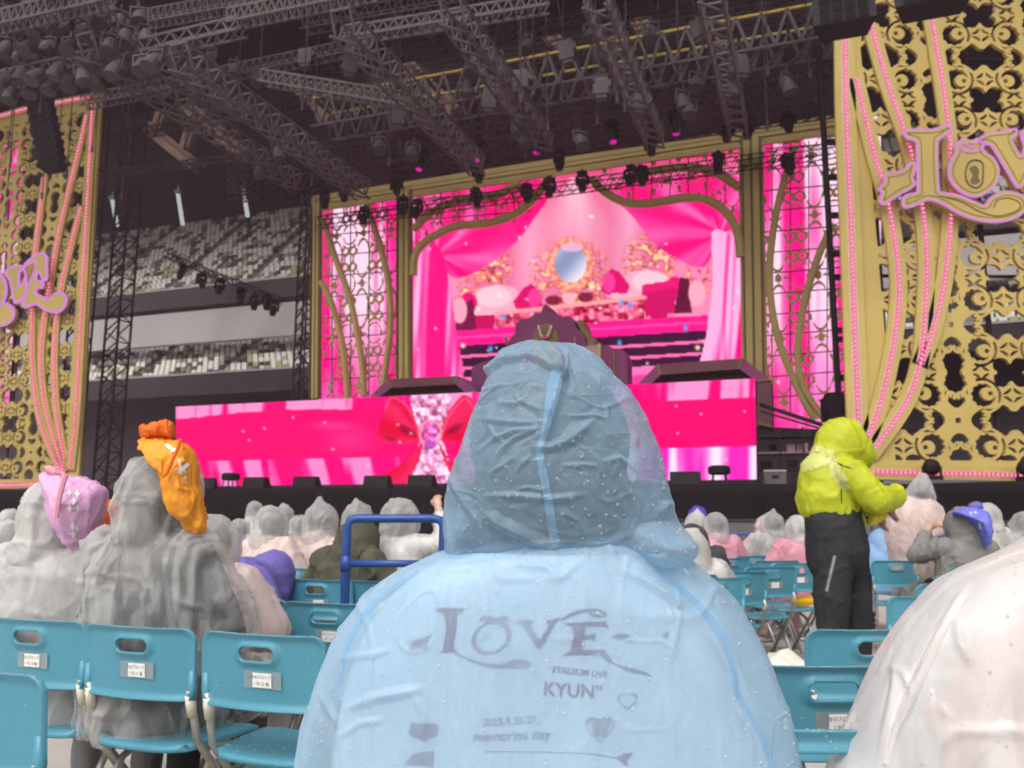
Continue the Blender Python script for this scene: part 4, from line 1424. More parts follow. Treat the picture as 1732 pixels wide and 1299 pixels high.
flat('gold_post', [(1022.5, 690), (1022.5, 590), (1027, 590), (1027, 690)], 0.95, 0.8, 'golddeep', cp)
flat('side_wing', [(1027.5, 690), (1027.5, 590), (1042, 594), (1046, 604), (1042, 650), (1042, 690)], 0.8, 0.8, 'magenta', cp)
flat('gold_post', [(1045, 690), (1046, 600), (1049, 600), (1049, 690)], 0.82, 0.6, 'olivegold', cp)
flat('side_wing', [(1050, 690), (1050, 598), (1062, 600), (1069, 610), (1070, 690)], 0.8, 0.8, 'magenta', cp)

def hex_arch(label, pts_out, pts_in, d):
    pl = stage(d)
    t = thing('set_arch', label, 'set piece', pl.px(*np.mean(np.array(pts_out), axis=0)))
    plo = Plane(pl.o - t.location, pl.e, pl.n)
    n = len(pts_out)
    for i in range(n - 1):
        q = [pts_out[i], pts_out[i + 1], pts_in[i + 1], pts_in[i]]
        MB().prism([plo.p(*pl.uv(*p), 0.0) for p in q], pl.n * 1.4).build('facet', 'maroon' if i % 2 == 0 else 'magenta', t, recalc=True)
        MB().bar(plo.p(*pl.uv(*pts_out[i + 1]), 0.02), plo.p(*pl.uv(*pts_in[i + 1]), 0.02), 0.05).build('gold_seam', 'olivegold', t)
    MB().prism([plo.p(*pl.uv(*p), -1.0) for p in pts_in], pl.n * 0.1).build('recess', 'olivegold', t, recalc=True)
    a_, b_ = np.array(pts_in[1]), np.array(pts_in[-2])
    for k in np.linspace(0.08, 0.92, 6):
        c = a_ + (b_ - a_) * k
        MB().bar(plo.p(*pl.uv(c[0], c[1] + 2), -0.6), plo.p(*pl.uv(c[0], c[1] + 40), -0.6), 0.10).build('baluster', 'rose', t)
    return t
hex_arch('low maroon faceted arch standing left of the crest behind the bow screen', [(628, 690), (628, 668), (656, 641), (775, 636), (806, 660), (806, 690)],
         [(640, 690), (640, 672), (662, 656), (770, 650), (792, 668), (792, 690)], 25.0)
hex_arch('maroon faceted arch standing right of the crest behind the bow screen', [(1076, 690), (1076, 652), (1112, 616), (1256, 606), (1304, 642), (1306, 722)],
         [(1100, 690), (1100, 650), (1118, 634), (1250, 624), (1280, 645), (1282, 716)], 25.0)
ORD = 'first second third fourth fifth sixth seventh eighth ninth tenth eleventh twelfth'.split()

# =========================================================================== RIGGING
truss('main_truss', 'heavy grey truss with yellow upper chord spanning above the back screen', pd(560, 192, 24.6), pd(1420, 38, 24.6), 1.05, 1.2, 0.07, 'alu', 24, top_mat='yellow_strap', webw=0.085)
# trusses running into the depth of the stage roof
for i_, (x, y, d0, d1, k) in enumerate(((288, 78, 15.0, 24.0, 10), (560, 20, 15.5, 24.0, 10), (745, 0, 16.5, 24.0, 9), (985, -30, 16.5, 24.2, 9), (1180, -40, 17.0, 24.2, 9), (130, 60, 15.0, 24.5, 9), (60, -60, 14, 22, 8))):
    p = pd(x, y, d0)
    truss('roof_truss', 'grey zigzag truss running back into the stage roof, %s' % ('third from the left', 'fourth from the left', 'middle one of the row', 'third from the right', 'nearest the right gold board', 'second from the left', 'at the upper left corner')[i_], p, p + ED * (d1 - d0), 0.62, 0.5, 0.05, 'alu', k + 4, 'trusses running into the stage roof', webw=0.05)
# catwalk-like trusses parallel to the stage, near the camera
for (x0, y0, x1, y1, d, h, lab) in ((-40, 146, 420, 42, 16.5, 0.35, 'flat pale truss crossing the upper left corner below the hanging lamps'),
                                    (400, 30, 640, -20, 16.5, 0.35, 'pale flat truss piece leading up to the top edge left of centre'),
                                    (455, 128, 700, 168, 20.0, 0.35, 'short pale truss slanting down towards the yellow-edged truss'),
                                    (590, 60, 930, 5, 19.0, 0.3, 'dark grey beam truss behind the middle roof trusses'),
                                    (-20, 40, 200, -10, 15.0, 0.4, 'topmost left truss among the grey lamps')):
    truss('flat_truss', lab, pd(x0, y0, d), pd(x1, y1, d), h, 0.4, 0.06, 'alu', 18, parts=False, webw=0.04)
# dark lighting trusses stacked over the screen
for i, (ya, yb, d) in enumerate(((252, 108, 25.4), (266, 122, 26.2), (280, 136, 27.0), (293, 150, 27.6), (305, 162, 28.2), (316, 174, 28.6))):
    truss('lighting_truss', 'thin dark lighting truss above the screen, %s of six from the top' % ORD[i], pd(395, ya + 16, d), pd(1420, yb + 8, d), 0.34, 0.4, 0.04, 'steel', 60, 'stacked lighting trusses', parts=False, webw=0.035)
truss('lighting_truss', 'black lighting truss hanging just below the gold top beam', pd(545, 372, 29.4), pd(1430, 246, 29.4), 0.40, 0.4, 0.03, 'dark', 46, parts=False, webw=0.02)
truss('lighting_truss', 'thin dark truss line between left tower and the stacked trusses', pd(175, 292, 27.0), pd(560, 250, 27.0), 0.25, 0.3, 0.05, 'steel', 22, parts=False, webw=0.03)
for n_, (x0, y0, x1, y1, d) in enumerate(((150, 170, 640, 70, 23.0), (520, 40, 1400, -110, 20.5), (250, 30, 760, -60, 19.0), (560, 110, 1390, -40, 28.0), (620, 135, 1400, -5, 30.0), (180, 235, 560, 160, 31.0), (560, 160, 1400, 20, 31.0))):
    truss('fine_truss', 'thin dim truss crossing deep in the stage roof, %s of seven from the camera' % ORD[n_], pd(x0, y0, d), pd(x1, y1, d), 0.4, 0.4, 0.045, 'steel' if n_ % 2 else 'alu', 40, parts=False, webw=0.03)
# towers
for (x, y0, x2, y1, d, wd, lab) in ((180, 40, 158, 850, 30.5, 0.75, 'dark truss tower beside the left filigree board'), (240, 60, 214, 850, 29.5, 0.75, 'purplish dark truss tower right of the first one'),
                                    (528, 300, 520, 690, 33.0, 0.55, 'slim dark truss tower at the gold frame left edge')):
    a_ = pd(x, y0, d)
    b_ = Vector((a_.x, a_.y, DECK_Z))
    truss('truss_tower', lab, b_, a_, wd, wd, 0.085, 'steel', 22, vert=True, cat='tower', webw=0.05)
mast = thing('light_mast', 'thin black mast with small lamps beside the right filigree board', 'mast', pd(1420, 700, 24.0))
mo = mast.location.copy()
mo.z = DECK_Z
mast.location = mo
top_ = pd(1406, 40, 24.0)
MB().tube([(0, 0, 0), (0, 0, top_.z - mo.z)], 0.09, 8).build('pole', 'black', mast)
for y in (240, 300, 365, 430, 470, 560, 575, 640):
    z = pd(1415, y, 24.0).z - mo.z
    MB().box((0.25, -0.1, z), (0.42, 0.16, 0.14)).bar((0, 0, z), (0.3, -0.1, z), 0.05).build('side_lamp', 'black', mast)
tag(MB().box((0, 0, 0), (0.55, 0.5, 0.6)).box((0, 0, 0.36), (0.4, 0.36, 0.12)).build('control_box', 'black'), 'black control box at the foot of the thin mast', 'box').location = pd(1412, 693, 23.0)
bm_ = MB().bar((0, 0, 0), pd(1400, 722, 23.2) - pd(1285, 684, 23.2), 0.10).bar((0, 0, -0.18), pd(1400, 722, 23.2) - pd(1285, 684, 23.2) - UP * 0.1, 0.05)
tag(bm_.build('crane_arm', 'black'), 'slanting black arm reaching from the bow screen to the mast', 'arm').location = pd(1285, 684, 23.2)

# lamps ------------------------------------------------------------------------
def lamp_moving(label, group, lens=False):
    t = thing('moving_head', label, 'stage light', (0, 0, 0), 0, group)
    MB().box((0, 0, -0.10), (0.36, 0.30, 0.16)).box((0, 0, 0.01), (0.10, 0.10, 0.12)).build('base', 'black', t)
    MB().bar((-0.2, 0, -0.18), (-0.2, 0, -0.52), 0.05, 0.12).bar((0.2, 0, -0.18), (0.2, 0, -0.52), 0.05, 0.12).bar((-0.2, 0, -0.2), (0.2, 0, -0.2), 0.05).build('yoke', 'black', t)
    MB().tube([(0, 0, -0.28), (0, 0, -0.36), (0, -0.02, -0.60), (0, -0.03, -0.76)], [0.10, 0.155, 0.165, 0.12], 12).build('head', 'black', t, smooth=False)
    if lens:
        MB().tube([(0, -0.03, -0.765), (0, -0.032, -0.80)], [0.115, 0.105], 12).build('lens', 'lens', t)
    return t
def lamp_can(label, group):
    t = thing('flood_lamp', label, 'stage light', (0, 0, 0), 0, group)
    MB().tube([(0, 0.10, -0.20), (0, 0.02, -0.30), (0, -0.12, -0.55), (0, -0.14, -0.62)], [0.13, 0.17, 0.20, 0.22], 12).build('can', 'alud', t)
    MB().bar((-0.22, 0, -0.05), (-0.22, -0.02, -0.42), 0.03, 0.05).bar((0.22, 0, -0.05), (0.22, -0.02, -0.42), 0.03, 0.05).bar((-0.22, 0, -0.05), (0.22, 0, -0.05), 0.04).bar((0, 0, 0.12), (0, 0, -0.05), 0.04).build('yoke', 'alud', t)
    return t
def lamp_box(label, group):
    t = thing('motor_hoist', label, 'hoist', (0, 0, 0), 0, group)
    MB().box((0, 0, -0.30), (0.42, 0.30, 0.55)).box((0, 0, -0.62), (0.28, 0.22, 0.12)).build('body', 'alud', t)
    MB().bar((0, 0, -0.02), (0, 0, 2.6), 0.03).build('chain', 'steel', t)
    MB().box((0.24, 0, -0.2), (0.10, 0.2, 0.2)).build('motor_cover', 'alu', t)
    return t
def place_all(fn, label, group, spots, d, used, **kw):
    src = used.get((fn.__name__, kw.get('lens')))
    for n_, (x, y) in enumerate(sorted(spots)):
        lab_ = label % ORD[n_] if '%s' in label else label
        p = pd(x, y, d + random.uniform(-0.3, 0.3))
        rz = random.uniform(-0.7, 0.7)
        if src is None:
            src = fn(lab_, group, **kw)
            used[(fn.__name__, kw.get('lens'))] = src
            src.location = p; src.rotation_euler = (random.uniform(-0.15, 0.15), random.uniform(-0.12, 0.12), rz)
        else:
            c = copy_tree(src, p, (random.uniform(-0.2, 0.2), random.uniform(-0.15, 0.15), rz), lab_)
            c['group'] = group
used = {}
place_all(lamp_moving, 'black moving light before the gold top beam, %s from the left', 'moving lights before the gold beam',
          [(548, 322), (585, 312), (670, 300), (806, 278), (945, 254), (1098, 228), (1232, 204), (1262, 198), (1332, 190)], 27.6, used)
place_all(lamp_moving, 'black moving light hanging against the pink screen, %s from the left', 'moving lights hanging before the screen',
          [(682, 332), (803, 318), (930, 300), (1068, 280), (1215, 258), (617, 350), (707, 338), (985, 290), (1085, 282), (1330, 262), (890, 312)], 28.6, used)
place_all(lamp_moving, 'moving light with magenta lens above the gold beam, %s from the left', 'magenta lit moving lights',
          [(715, 254), (812, 236), (912, 222), (1033, 205), (1143, 186), (1256, 168)], 25.6, used, lens=True)
place_all(lamp_can, 'grey flood lamp hanging in the upper left corner', 'flood lamps at upper left',
          [(12, 60), (28, 20), (50, 0), (75, 35), (95, 15), (120, 60), (140, 30), (170, 10), (190, 55), (160, 85), (100, 95), (40, 105), (10, 120), (70, 110), (215, 40), (140, 105), (55, 60), (200, 90), (240, 90), (265, 82)], 15.6, used)
place_all(lamp_can, 'grey flood lamp hung on the roof trusses', 'flood lamps on the roof trusses',
          [(330, 65), (360, 80), (400, 100), (440, 120), (800, 100), (840, 85), (590, 90), (640, 130), (790, 130), (890, 60), (1000, 40), (1020, 80), (1100, 35), (1155, 150), (1165, 165), (1240, 130),
           (640, 230), (700, 240), (880, 200), (885, 215), (980, 220), (1180, 120), (1330, 120), (470, 240), (440, 270), (330, 150), (380, 140)], 22.5, used)
place_all(lamp_box, 'grey chain hoist hanging from the roof, %s from the left', 'chain hoists',
          [(595, 95), (728, 30), (955, 70), (670, 180), (880, 120), (1015, 135), (518, 85), (1180, 35), (830, 150), (1245, 95), (1085, 160)], 21.5, used)
place_all(lamp_can, 'grey flood lamp hanging in the upper left corner', 'flood lamps at upper left',
          [(5, 5), (30, 75), (62, 85), (85, 60), (110, 30), (130, 85), (150, 50), (180, 25), (205, 15), (225, 65), (20, 140), (55, 130), (90, 125), (120, 118), (165, 115), (185, 100), (250, 40), (235, 10)], 16.6, used)
for n_, (x, y0, y1, d) in enumerate([(random.uniform(10, 1400), random.uniform(-40, 60), random.uniform(120, 330), random.uniform(17, 27)) for _ in range(46)]):
    a_ = pd(x, y1 - 0.10 * (x - 300) * (y1 > 200), d)
    tag(MB().tube([(0, 0, 0), (random.uniform(-.08, .08), 0, 3.0), (0, 0, 25.4 - a_.z)], 0.018, 5).bar((0, 0, -0.15), (0, 0, 0.1), 0.06).build('hanging_cable', 'steel'), 'thin dark cable hanging straight down from the stage roof', 'cable', 'cables hanging from the stage roof').location = a_
# hung bar with lamps over the stand
truss('lamp_bar', 'slanting dark bar of purple-lit lamps hung before the grandstand', pd(290, 430, 33), pd(480, 505, 33), 0.3, 0.3, 0.06, 'steel', 12, parts=False)
place_all(lamp_moving, 'dark lamp on the slanting bar before the grandstand, %s from the left', 'lamps on the slanting bar',
          [(311, 448), (340, 462), (374, 472), (408, 488), (432, 498), (452, 498), (465, 508)], 32.4, used)
for (x, y0, y1, lab) in ((190, 338, 382, 'dim white tube lamp nearest the left board'), (301, 328, 380, 'middle white tube lamp under the roof'), (411, 320, 366, 'right white tube lamp under the roof')):
    t = thing('tube_lamp', lab, 'lamp', pd(x, y0, 44))
    dv = pd(x + 8, y1, 44) - t.location
    MB().tube([(0, 0, 0), dv], 0.14, 8).build('tube', 'tubelight', t)
    MB().bar((0, 0, 0.6), (0, 0, 0), 0.1).box((0, 0, 0.1), (0.4, 0.4, 0.25)).build('bracket', 'alud', t)

# speakers --------------------------------------------------------------------
def line_array(label, px_top, px_bot, d, n, wpx, curve):
    top, bot = pd(*px_top, d), pd(*px_bot, d)
    t = thing('line_array', label, 'loudspeaker', top)
    wd = wpx / F * (d / 0.9)
    L = top.z - bot.z
    y, z, ang = 0.0, 0.0, 0.0
    h = L / n * 1.02
    rot0 = Matrix.Rotation(-math.atan2(0.338, 0.941), 3, 'Z')
    ofs = bot - top
    for i in range(n):
        k = (i + 0.5) / n
        ang = curve * k ** 2
        c = Vector((ofs.x * k, ofs.y * k - 0.9 * k * k * curve, -L * k))
        r = rot0 @ Matrix.Rotation(-ang, 3, 'X')
        mb = MB()
        a, hh = wd / 2, h * 0.47
        vs = [Vector((sx * a * (1.0 if sy < 0 else 0.75), sy * 0.28, sz * hh)) for sx in (-1, 1) for sy in (-1, 1) for sz in (-1, 1)]
        mb.add([c + r @ v for v in vs], [(0, 1, 3, 2), (4, 6, 7, 5), (0, 4, 5, 1), (2, 3, 7, 6), (0, 2, 6, 4), (1, 5, 7, 3)])
        b = mb.build('cabinet', 'black', t, recalc=True)
        g = MB()
        for q in (-0.6, -0.2, 0.2, 0.6):
            g.box(c + r @ Vector((q * a, -0.29, 0)), (a * 0.34, 0.015, hh * 1.6), r)
        g.build('grille', 'dark', b)
    MB().bar((0, 0, 0.0), (0, 0, 5.0), 0.05).box((0, 0, 0.1), (wd * 0.8, 0.5, 0.12), rot0).build('rigging_frame', 'black', t)
    return t
line_array('curved black line array hanging before the left filigree board', (68, 168), (98, 292), 23.5, 9, 60, 0.35)
line_array('black line array end hanging over the gold board top left corner', (1420, -90), (1424, 58), 17.0, 8, 88, 0.15)
line_array('second black line array end hanging further right over the gold board', (1568, -120), (1572, 24), 17.4, 8, 104, 0.15)

# on the stage lip ---------------------------------------------------------------
def wedge(label, group):
    t = thing('stage_monitor', label, 'loudspeaker', (0, 0, 0), 0, group)
    w_, dp, hh = 0.36, 0.25, 0.34
    vs = [(-w_, -dp, 0), (w_, -dp, 0), (w_, dp, 0), (-w_, dp, 0), (-w_, -dp * 0.7, hh), (w_, -dp * 0.7, hh), (w_, dp * 0.1, hh), (-w_, dp * 0.1, hh)]
    MB().add(vs, [(3, 2, 1, 0), (4, 5, 6, 7), (0, 1, 5, 4), (1, 2, 6, 5), (2, 3, 7, 6), (3, 0, 4, 7)]).build('cabinet', 'black', t)
    MB().add([(-w_ * .9, dp * .93, 0.03), (w_ * .9, dp * .93, 0.03), (w_ * .9, dp * .2, hh * .93), (-w_ * .9, dp * .2, hh * .93)], [(0, 1, 2, 3)]).build('grille', 'dark', t)
    return t
wed = None
for n_, x in enumerate((345, 435, 520, 640, 715, 1160)):
    p = pd(x, 822, DECK_D + 0.8)
    p.z = DECK_Z
    if wed is None:
        wed = wedge('black wedge monitor on the stage lip below the bow screen, first from the left', 'wedge monitors on the stage lip'); wed.location = p
    else:
        copy_tree(wed, p, (0, 0, -0.3), 'black wedge monitor on the stage lip below the bow screen, %s from the left' % ORD[n_])
for x, lab in ((1217, 'black round-topped stool on the stage lip by the white streaks'), (390, 'black round-topped stool on the stage lip at left')):
    p = pd(x, 815, DECK_D + 0.8); p.z = DECK_Z
    t = thing('stool', lab, 'stool', p)
    MB().tube([(0, 0, 0.26), (0, 0, 0.30), (0, 0, 0.44), (0, 0, 0.48)], [0.22, 0.27, 0.27, 0.20], 16).build('cushion', 'black', t)
    for a in range(4):
        an = a * math.pi / 2 + 0.6
        MB().bar((0.2 * math.cos(an), 0.2 * math.sin(an), 0.27), (0.25 * math.cos(an), 0.25 * math.sin(an), 0), 0.03).build('leg', 'steel', t)
for x, lab in ((1560, 'black round light on the lip above the pink poncho'), (1716, 'black round light on the lip at the right edge')):
    p = RP.px(x, 800, 0.45); p.z = 2.0
    t = thing('floor_light', lab, 'stage light', p)
    MB().ell((0, 0, 0.30), (0.19, 0.16, 0.19), seg=14, rings=9).build('head', 'black', t, smooth=True)
    MB().box((0, 0, 0.05), (0.34, 0.3, 0.1)).bar((-0.2, 0, 0.1), (-0.2, 0, 0.32), 0.04).bar((0.2, 0, 0.1), (0.2, 0, 0.32), 0.04).build('base', 'black', t)
p = pd(1312, 826, DECK_D + 0.9); p.z = DECK_Z
t = thing('equipment_case', 'pale grey equipment case at the right end of the stage lip', 'case', p, -0.3)
MB().box((0, 0, 0.17), (0.50, 0.4, 0.30)).build('body', 'alu', t); MB().box((0, 0, 0.335), (0.52, 0.42, 0.03)).build('lid', 'whiteband', t); MB().box((0, -0.215, 0.2), (0.14, 0.02, 0.05)).build('handle', 'black', t)
p = pd(1340, 760, 24.5)
t = thing('equipment_rack', 'dim rack of stage equipment and railings right of the bow screen', 'rack', (p.x, p.y, DECK_Z), -0.35)
for z in (0.1, 0.55, 1.0, 1.45):
    MB().box((0, 0, z), (1.9, 0.7, 0.05)).build('shelf', 'steel' if z != 1.0 else 'rose', t)
for x in (-0.93, -0.3, 0.3, 0.93):
    MB().bar((x, -0.33, 0), (x, -0.33, 1.7), 0.05).build('post', 'steel', t)
for i in range(12):
    x, z = random.uniform(-0.85, 0.85), random.choice((0.125, 0.575, 1.025, 1.475))
    MB().box((x, random.uniform(-0.2, 0.1), z + 0.11), (random.uniform(.1, .3), .25, .22)).build('unit', random.choice(('alud', 'black', 'maroon', 'rose')), t)

# fences --------------------------------------------------------------------------
bar_ = thing('crowd_barrier', 'blue tubular barrier end standing among the left seats', 'barrier', at(666, 1010, 4.6))
bo = Vector((bar_.location.x, bar_.location.y, 0)); bar_.location = bo
def bpt(x, y):
    p = at(x, y, 4.6)
    return Vector((p.x - bo.x, 0, p.z))
tl_, tr_ = bpt(588, 877), bpt(750, 877)
MB().tube([(tl_.x, 0, 0.03), (tl_.x, 0, tl_.z - 0.04), (tl_.x + 0.015, 0, tl_.z - 0.01), (tl_.x + 0.05, 0, tl_.z), (tr_.x - 0.05, 0, tr_.z), (tr_.x - 0.015, 0, tr_.z - 0.01), (tr_.x, 0, tr_.z - 0.04), (tr_.x, 0, 0.03)], 0.024, 10).build('top_tube', 'blue', bar_, smooth=True)
lz = bpt(600, 953).z
MB().tube([(tl_.x + 0.02, 0, lz), (tr_.x - 0.02, 0, lz)], 0.02, 10).build('rail', 'blue', bar_, smooth=True)
MB().tube([(tl_.x + 0.02, 0, 0.25), (tr_.x - 0.02, 0, 0.25)], 0.02, 10).build('rail', 'blue', bar_, smooth=True)
for z in (lz, 0.25):
    for q in (tl_.x, tr_.x):
        MB().tube([(q, 0, z - 0.04), (q, 0, z + 0.04)], 0.03, 10).build('clamp', 'blue', bar_, smooth=True)
for q in (tl_.x, tr_.x):
    MB().bar((q, -0.25, 0.02), (q, 0.25, 0.02), 0.05, 0.03).build('foot', 'blue', bar_)
def low_fence(label, x0, x1, Y, z1, group=None):
    a_, b_ = at(x0, 900, Y), at(x1, 900, Y)
    L = b_.x - a_.x
    t = thing('blue_fence', label, 'fence', (a_.x, Y, 0))
    for z in (z1, z1 * 0.55, 0.12):
        MB().tube([(0, 0, z), (L, 0, z)], 0.022, 8).build('rail', 'blue', t)
    n = max(2, int(L / 1.25))
    for i in range(n + 1):
        MB().tube([(L * i / n, 0, 0.0), (L * i / n, 0, z1)], 0.026, 8).build('post', 'blue', t)
    return t
low_fence('low blue tube fence before the grey barricade at right', 1150, 1830, 13.2, 0.90)
low_fence('low blue tube fence far behind the left seats', -60, 430, 14.2, 0.90)
for i in range(12):
    a_ = at(1110 + i * 0, 900, 15.8)
    t = thing('barricade_panel', 'grey barricade panel in the row below the stage skirt, first from the left', 'barricade', (a_.x - 0.6 + i * 1.02, 15.8, 0), 0, 'grey barricade panels') if i == 0 else t
    if i == 0:
        first = t
        MB().box((0, 0, 0.58), (0.99, 0.05, 1.0)).build('sheet', 'greydrape', t)
        MB().bar((-0.49, 0.1, 0.02), (0.49, 0.1, 0.02), 0.25, 0.04).build('foot', 'steel', t)
        MB().tube([(-0.49, -0.02, 1.1), (0.49, -0.02, 1.1)], 0.03, 8).build('top_tube', 'steel', t)
    else:
        copy_tree(first, (a_.x - 0.6 + i * 1.02, 15.8, 0), label='grey barricade panel in the row below the stage skirt, %s from the left' % ORD[i])

# =========================================================================== CHAIRS
def panel_with_hole(w_, h_, r, hole_c, hole_w, hole_h, thick, bow, z0, y0, nx=44, nz=24):
    """curved plastic back panel with rounded corners and a slot, as closed mesh"""
    def sd(x, z):
        q = np.hypot(np.maximum(np.abs(x) - (w_ / 2 - r), 0), np.maximum(np.abs(z - h_ / 2) - (h_ / 2 - r), 0)) - r
        d1 = -q
        hx = np.maximum(np.abs(x - hole_c[0]) - (hole_w / 2 - hole_h / 2), 0)
        d2 = np.hypot(hx, z - hole_c[1]) - hole_h / 2
        return np.minimum(d1, d2)
    pl = Plane(Vector((0, 0, 0)), Vector((1, 0, 0)), Vector((0, 1, 0)))
    o = cut_sheet('tmp', lambda U, V: sd(U, V), -w_ / 2 - 0.011, w_ / 2 + 0.011, -0.011, h_ + 0.011, 0.0075, pl, thick / 2, thick, None, None)
    me = o.data
    p = coords(me)
    x, z = p[:, 0].copy(), p[:, 2].copy()
    e = np.clip(1 - sd(x, z) / 0.020, 0, 1)
    side = np.sign(p[:, 1])
    # rolled rim: the edge is thicker and turned towards the back
    p[:, 1] = p[:, 1] * (1 - 0.45 * e ** 2) - 0.017 * e - bow * (x / (w_ / 2)) ** 2 * -1
    p[:, 1] += y0 + 0.10 * (h_ - z) * 0.9
    p[:, 2] += z0
    me.vertices.foreach_set('co', p.ravel())
    bm = bmesh.new(); bm.from_mesh(me)
    bmesh.ops.recalc_face_normals(bm, faces=bm.faces)
    bm.to_mesh(me); bm.free()
    me.shade_smooth()
    COL.objects.unlink(o); bpy.data.objects.remove(o)
    return me

BACK_TOP, BACK_H, BACK_W = 0.79, 0.225, 0.44
_back = panel_with_hole(BACK_W, BACK_H, 0.045, (0.0, 0.165), 0.125, 0.042, 0.026, 0.035, BACK_TOP - BACK_H, -0.235)
_back.name = 'backrest'
_back.materials.append(M['teal'])
def seat_mesh():
    nx, ny = 20, 18
    w_, dp = 0.42, 0.40
    vs, fs = [], []
    for lay in (1, 0):
        for i in range(nx + 1):
            for j in range(ny + 1):
                a, b = i / nx * 2 - 1, j / ny * 2 - 1
                k = 1 - 0.10 * (abs(a) ** 6) * (abs(b) ** 6) * 1.6
                x, y = a * w_ / 2 * k * (1.0 + 0.05 * b), b * dp / 2 * k
                dish = -0.014 * (1 - a * a) * (1 - 0.4 * b * b) + (-0.02 * max(0, b - 0.6) / 0.4)
                edge = max(abs(a), abs(b)) ** 10
                z = 0.435 + dish - 0.010 * edge if lay else 0.405 + dish + 0.004 * edge
                vs.append((x, y, z))
    n1 = (nx + 1) * (ny + 1)
    for i in range(nx):
        for j in range(ny):
            a = i * (ny + 1) + j
            fs.append((a, a + ny + 1, a + ny + 2, a + 1))
            fs.append((n1 + a, n1 + a + 1, n1 + a + ny + 2, n1 + a + ny + 1))
    for i in range(nx):
        for j in (0, ny):
            a, b = i * (ny + 1) + j, (i + 1) * (ny + 1) + j
            fs.append((a, b, b + n1, a + n1) if j else (a, a + n1, b + n1, b))
    for j in range(ny):
        for i in (0, nx):
            a, b = i * (ny + 1) + j, i * (ny + 1) + j + 1
            fs.append((a, a + n1, b + n1, b) if i else (a, b, b + n1, a + n1))
    me = MB().add(vs, fs).mesh('seat', True)
    me.materials.append(M['teal'])
    bm = bmesh.new(); bm.from_mesh(me); bmesh.ops.recalc_face_normals(bm, faces=bm.faces); bm.to_mesh(me); bm.free()
    return me
_seat = seat_mesh()
def chair_parts():
    d = {'backrest': [_back], 'seat': [_seat]}
    fr, rr, conn, br, slv = [], [], [], [], []
    for s in (-1, 1):
        m_ = MB().tube([(s * 0.20, -0.205, 0.60), (s * 0.205, -0.16, 0.44), (s * 0.21, 0.22, 0.02)], 0.0125, 8).mesh('front_leg', True); m_.materials.append(M['tube']); fr.append(m_)
        m_ = MB().tube([(s * 0.185, 0.12, 0.40), (s * 0.185, -0.05, 0.33), (s * 0.19, -0.24, 0.02)], 0.0125, 8).mesh('rear_leg', True); m_.materials.append(M['tube']); rr.append(m_)
        m_ = MB().tube([(s * 0.2, -0.203, 0.585), (s * 0.2, -0.196, 0.56), (s * 0.201, -0.187, 0.52)], [0.015, 0.0165, 0.0145], 10).mesh('connector', True); m_.materials.append(M['cream']); conn.append(m_)
        m_ = MB().tube([(s * 0.207, -0.206, 0.66), (s * 0.206, -0.200, 0.60), (s * 0.203, -0.200, 0.572)], [0.011, 0.0150, 0.0155], 10).mesh('sleeve', True); m_.materials.append(M['teal']); slv.append(m_)
    for a, b in (((-0.21, 0.18, 0.06), (0.21, 0.18, 0.06)), ((-0.19, -0.21, 0.06), (0.19, -0.21, 0.06)), ((-0.185, 0.1, 0.392), (0.185, 0.1, 0.392))):
        m_ = MB().tube([a, b], 0.010, 8).mesh('cross_bar', True); m_.materials.append(M['tube']); br.append(m_)
    d['front_leg'], d['rear_leg'], d['connector'], d['cross_bar'], d['sleeve'] = fr, rr, conn, br, slv
    lab = MB().box((0.02, -0.2535, 0.655), (0.066, 0.002, 0.042)).mesh('seat_label'); lab.materials.append(M['paper'])
    tp = MB().box((0.02, -0.2505, 0.655), (0.13, 0.002, 0.050)).mesh('tape'); tp.materials.append(M['tape'])
    d['tape'] = [tp]; d['seat_label'] = [lab]
    return d
CH = chair_parts()
# lean the label with the back panel
for k in ('tape', 'seat_label'):
    me = CH[k][0]
    p = coords(me)
    p[:, 1] += 0.09 * (0.79 - p[:, 2]) - 0.0005 + 0.002
    me.vertices.foreach_set('co', p.ravel())
_txt = {}
def label_text(l1, l2):
    if (l1, l2) not in _txt:
        out = []
        for body, size, dz in ((l1, 0.0125, 0.010), (l2, 0.0125, -0.010)):
            me = text_mesh(body, size)
            p = coords(me)
            q = np.stack([p[:, 0] + 0.02, np.zeros(len(p)), p[:, 1] + 0.655 + dz], 1)
            q[:, 1] = -0.2562 + 0.09 * (0.79 - q[:, 2])
            me.vertices.foreach_set('co', q.ravel())
            me.name = 'lettering'
            me.materials.append(M['ink'])
            out.append(me)
        _txt[(l1, l2)] = out
    return _txt[(l1, l2)]
def chair(px, Y, yaw, label, text=None, lab=True, group='teal folding chairs', back_dy=0.24):
    p = at(px, 1000, Y)
    fwd = Vector((-math.sin(yaw), math.cos(yaw), 0))
    base = Vector((p.x, Y, 0)) + fwd * back_dy
    t = thing('folding_chair', label, 'chair', base, yaw, group)
    for k, mm in CH.items():
        if not lab and k in ('tape', 'seat_label'):
            continue
        for m_ in mm:
            o = link(k, m_, None, t)
            if k == 'seat_label' and text:
                for tm in label_text(*text):
                    link('lettering', tm, None, o)
    return t
R = math.radians
LY = R(-19)
chair(-28, 2.02, R(-28), 'nearest teal folding chair cut by the left edge, back tilted', lab=False)
chair(57, 2.95, LY, 'teal folding chair behind the person with lilac bag', ('B16\u30d6\u30ed\u30c3\u30af', '1 \u5217 10 \u756a'))
chair(232, 2.78, LY, 'teal folding chair holding the person in grey raincoat with orange bag', ('B16\u30d6\u30ed\u30c3\u30af', '1 \u5217 11 \u756a'))
chair(441, 2.62, LY, 'empty teal folding chair between grey raincoat and blue raincoat', ('B16\u30d6\u30ed\u30c3\u30af', '1 \u5217 12 \u756a'))
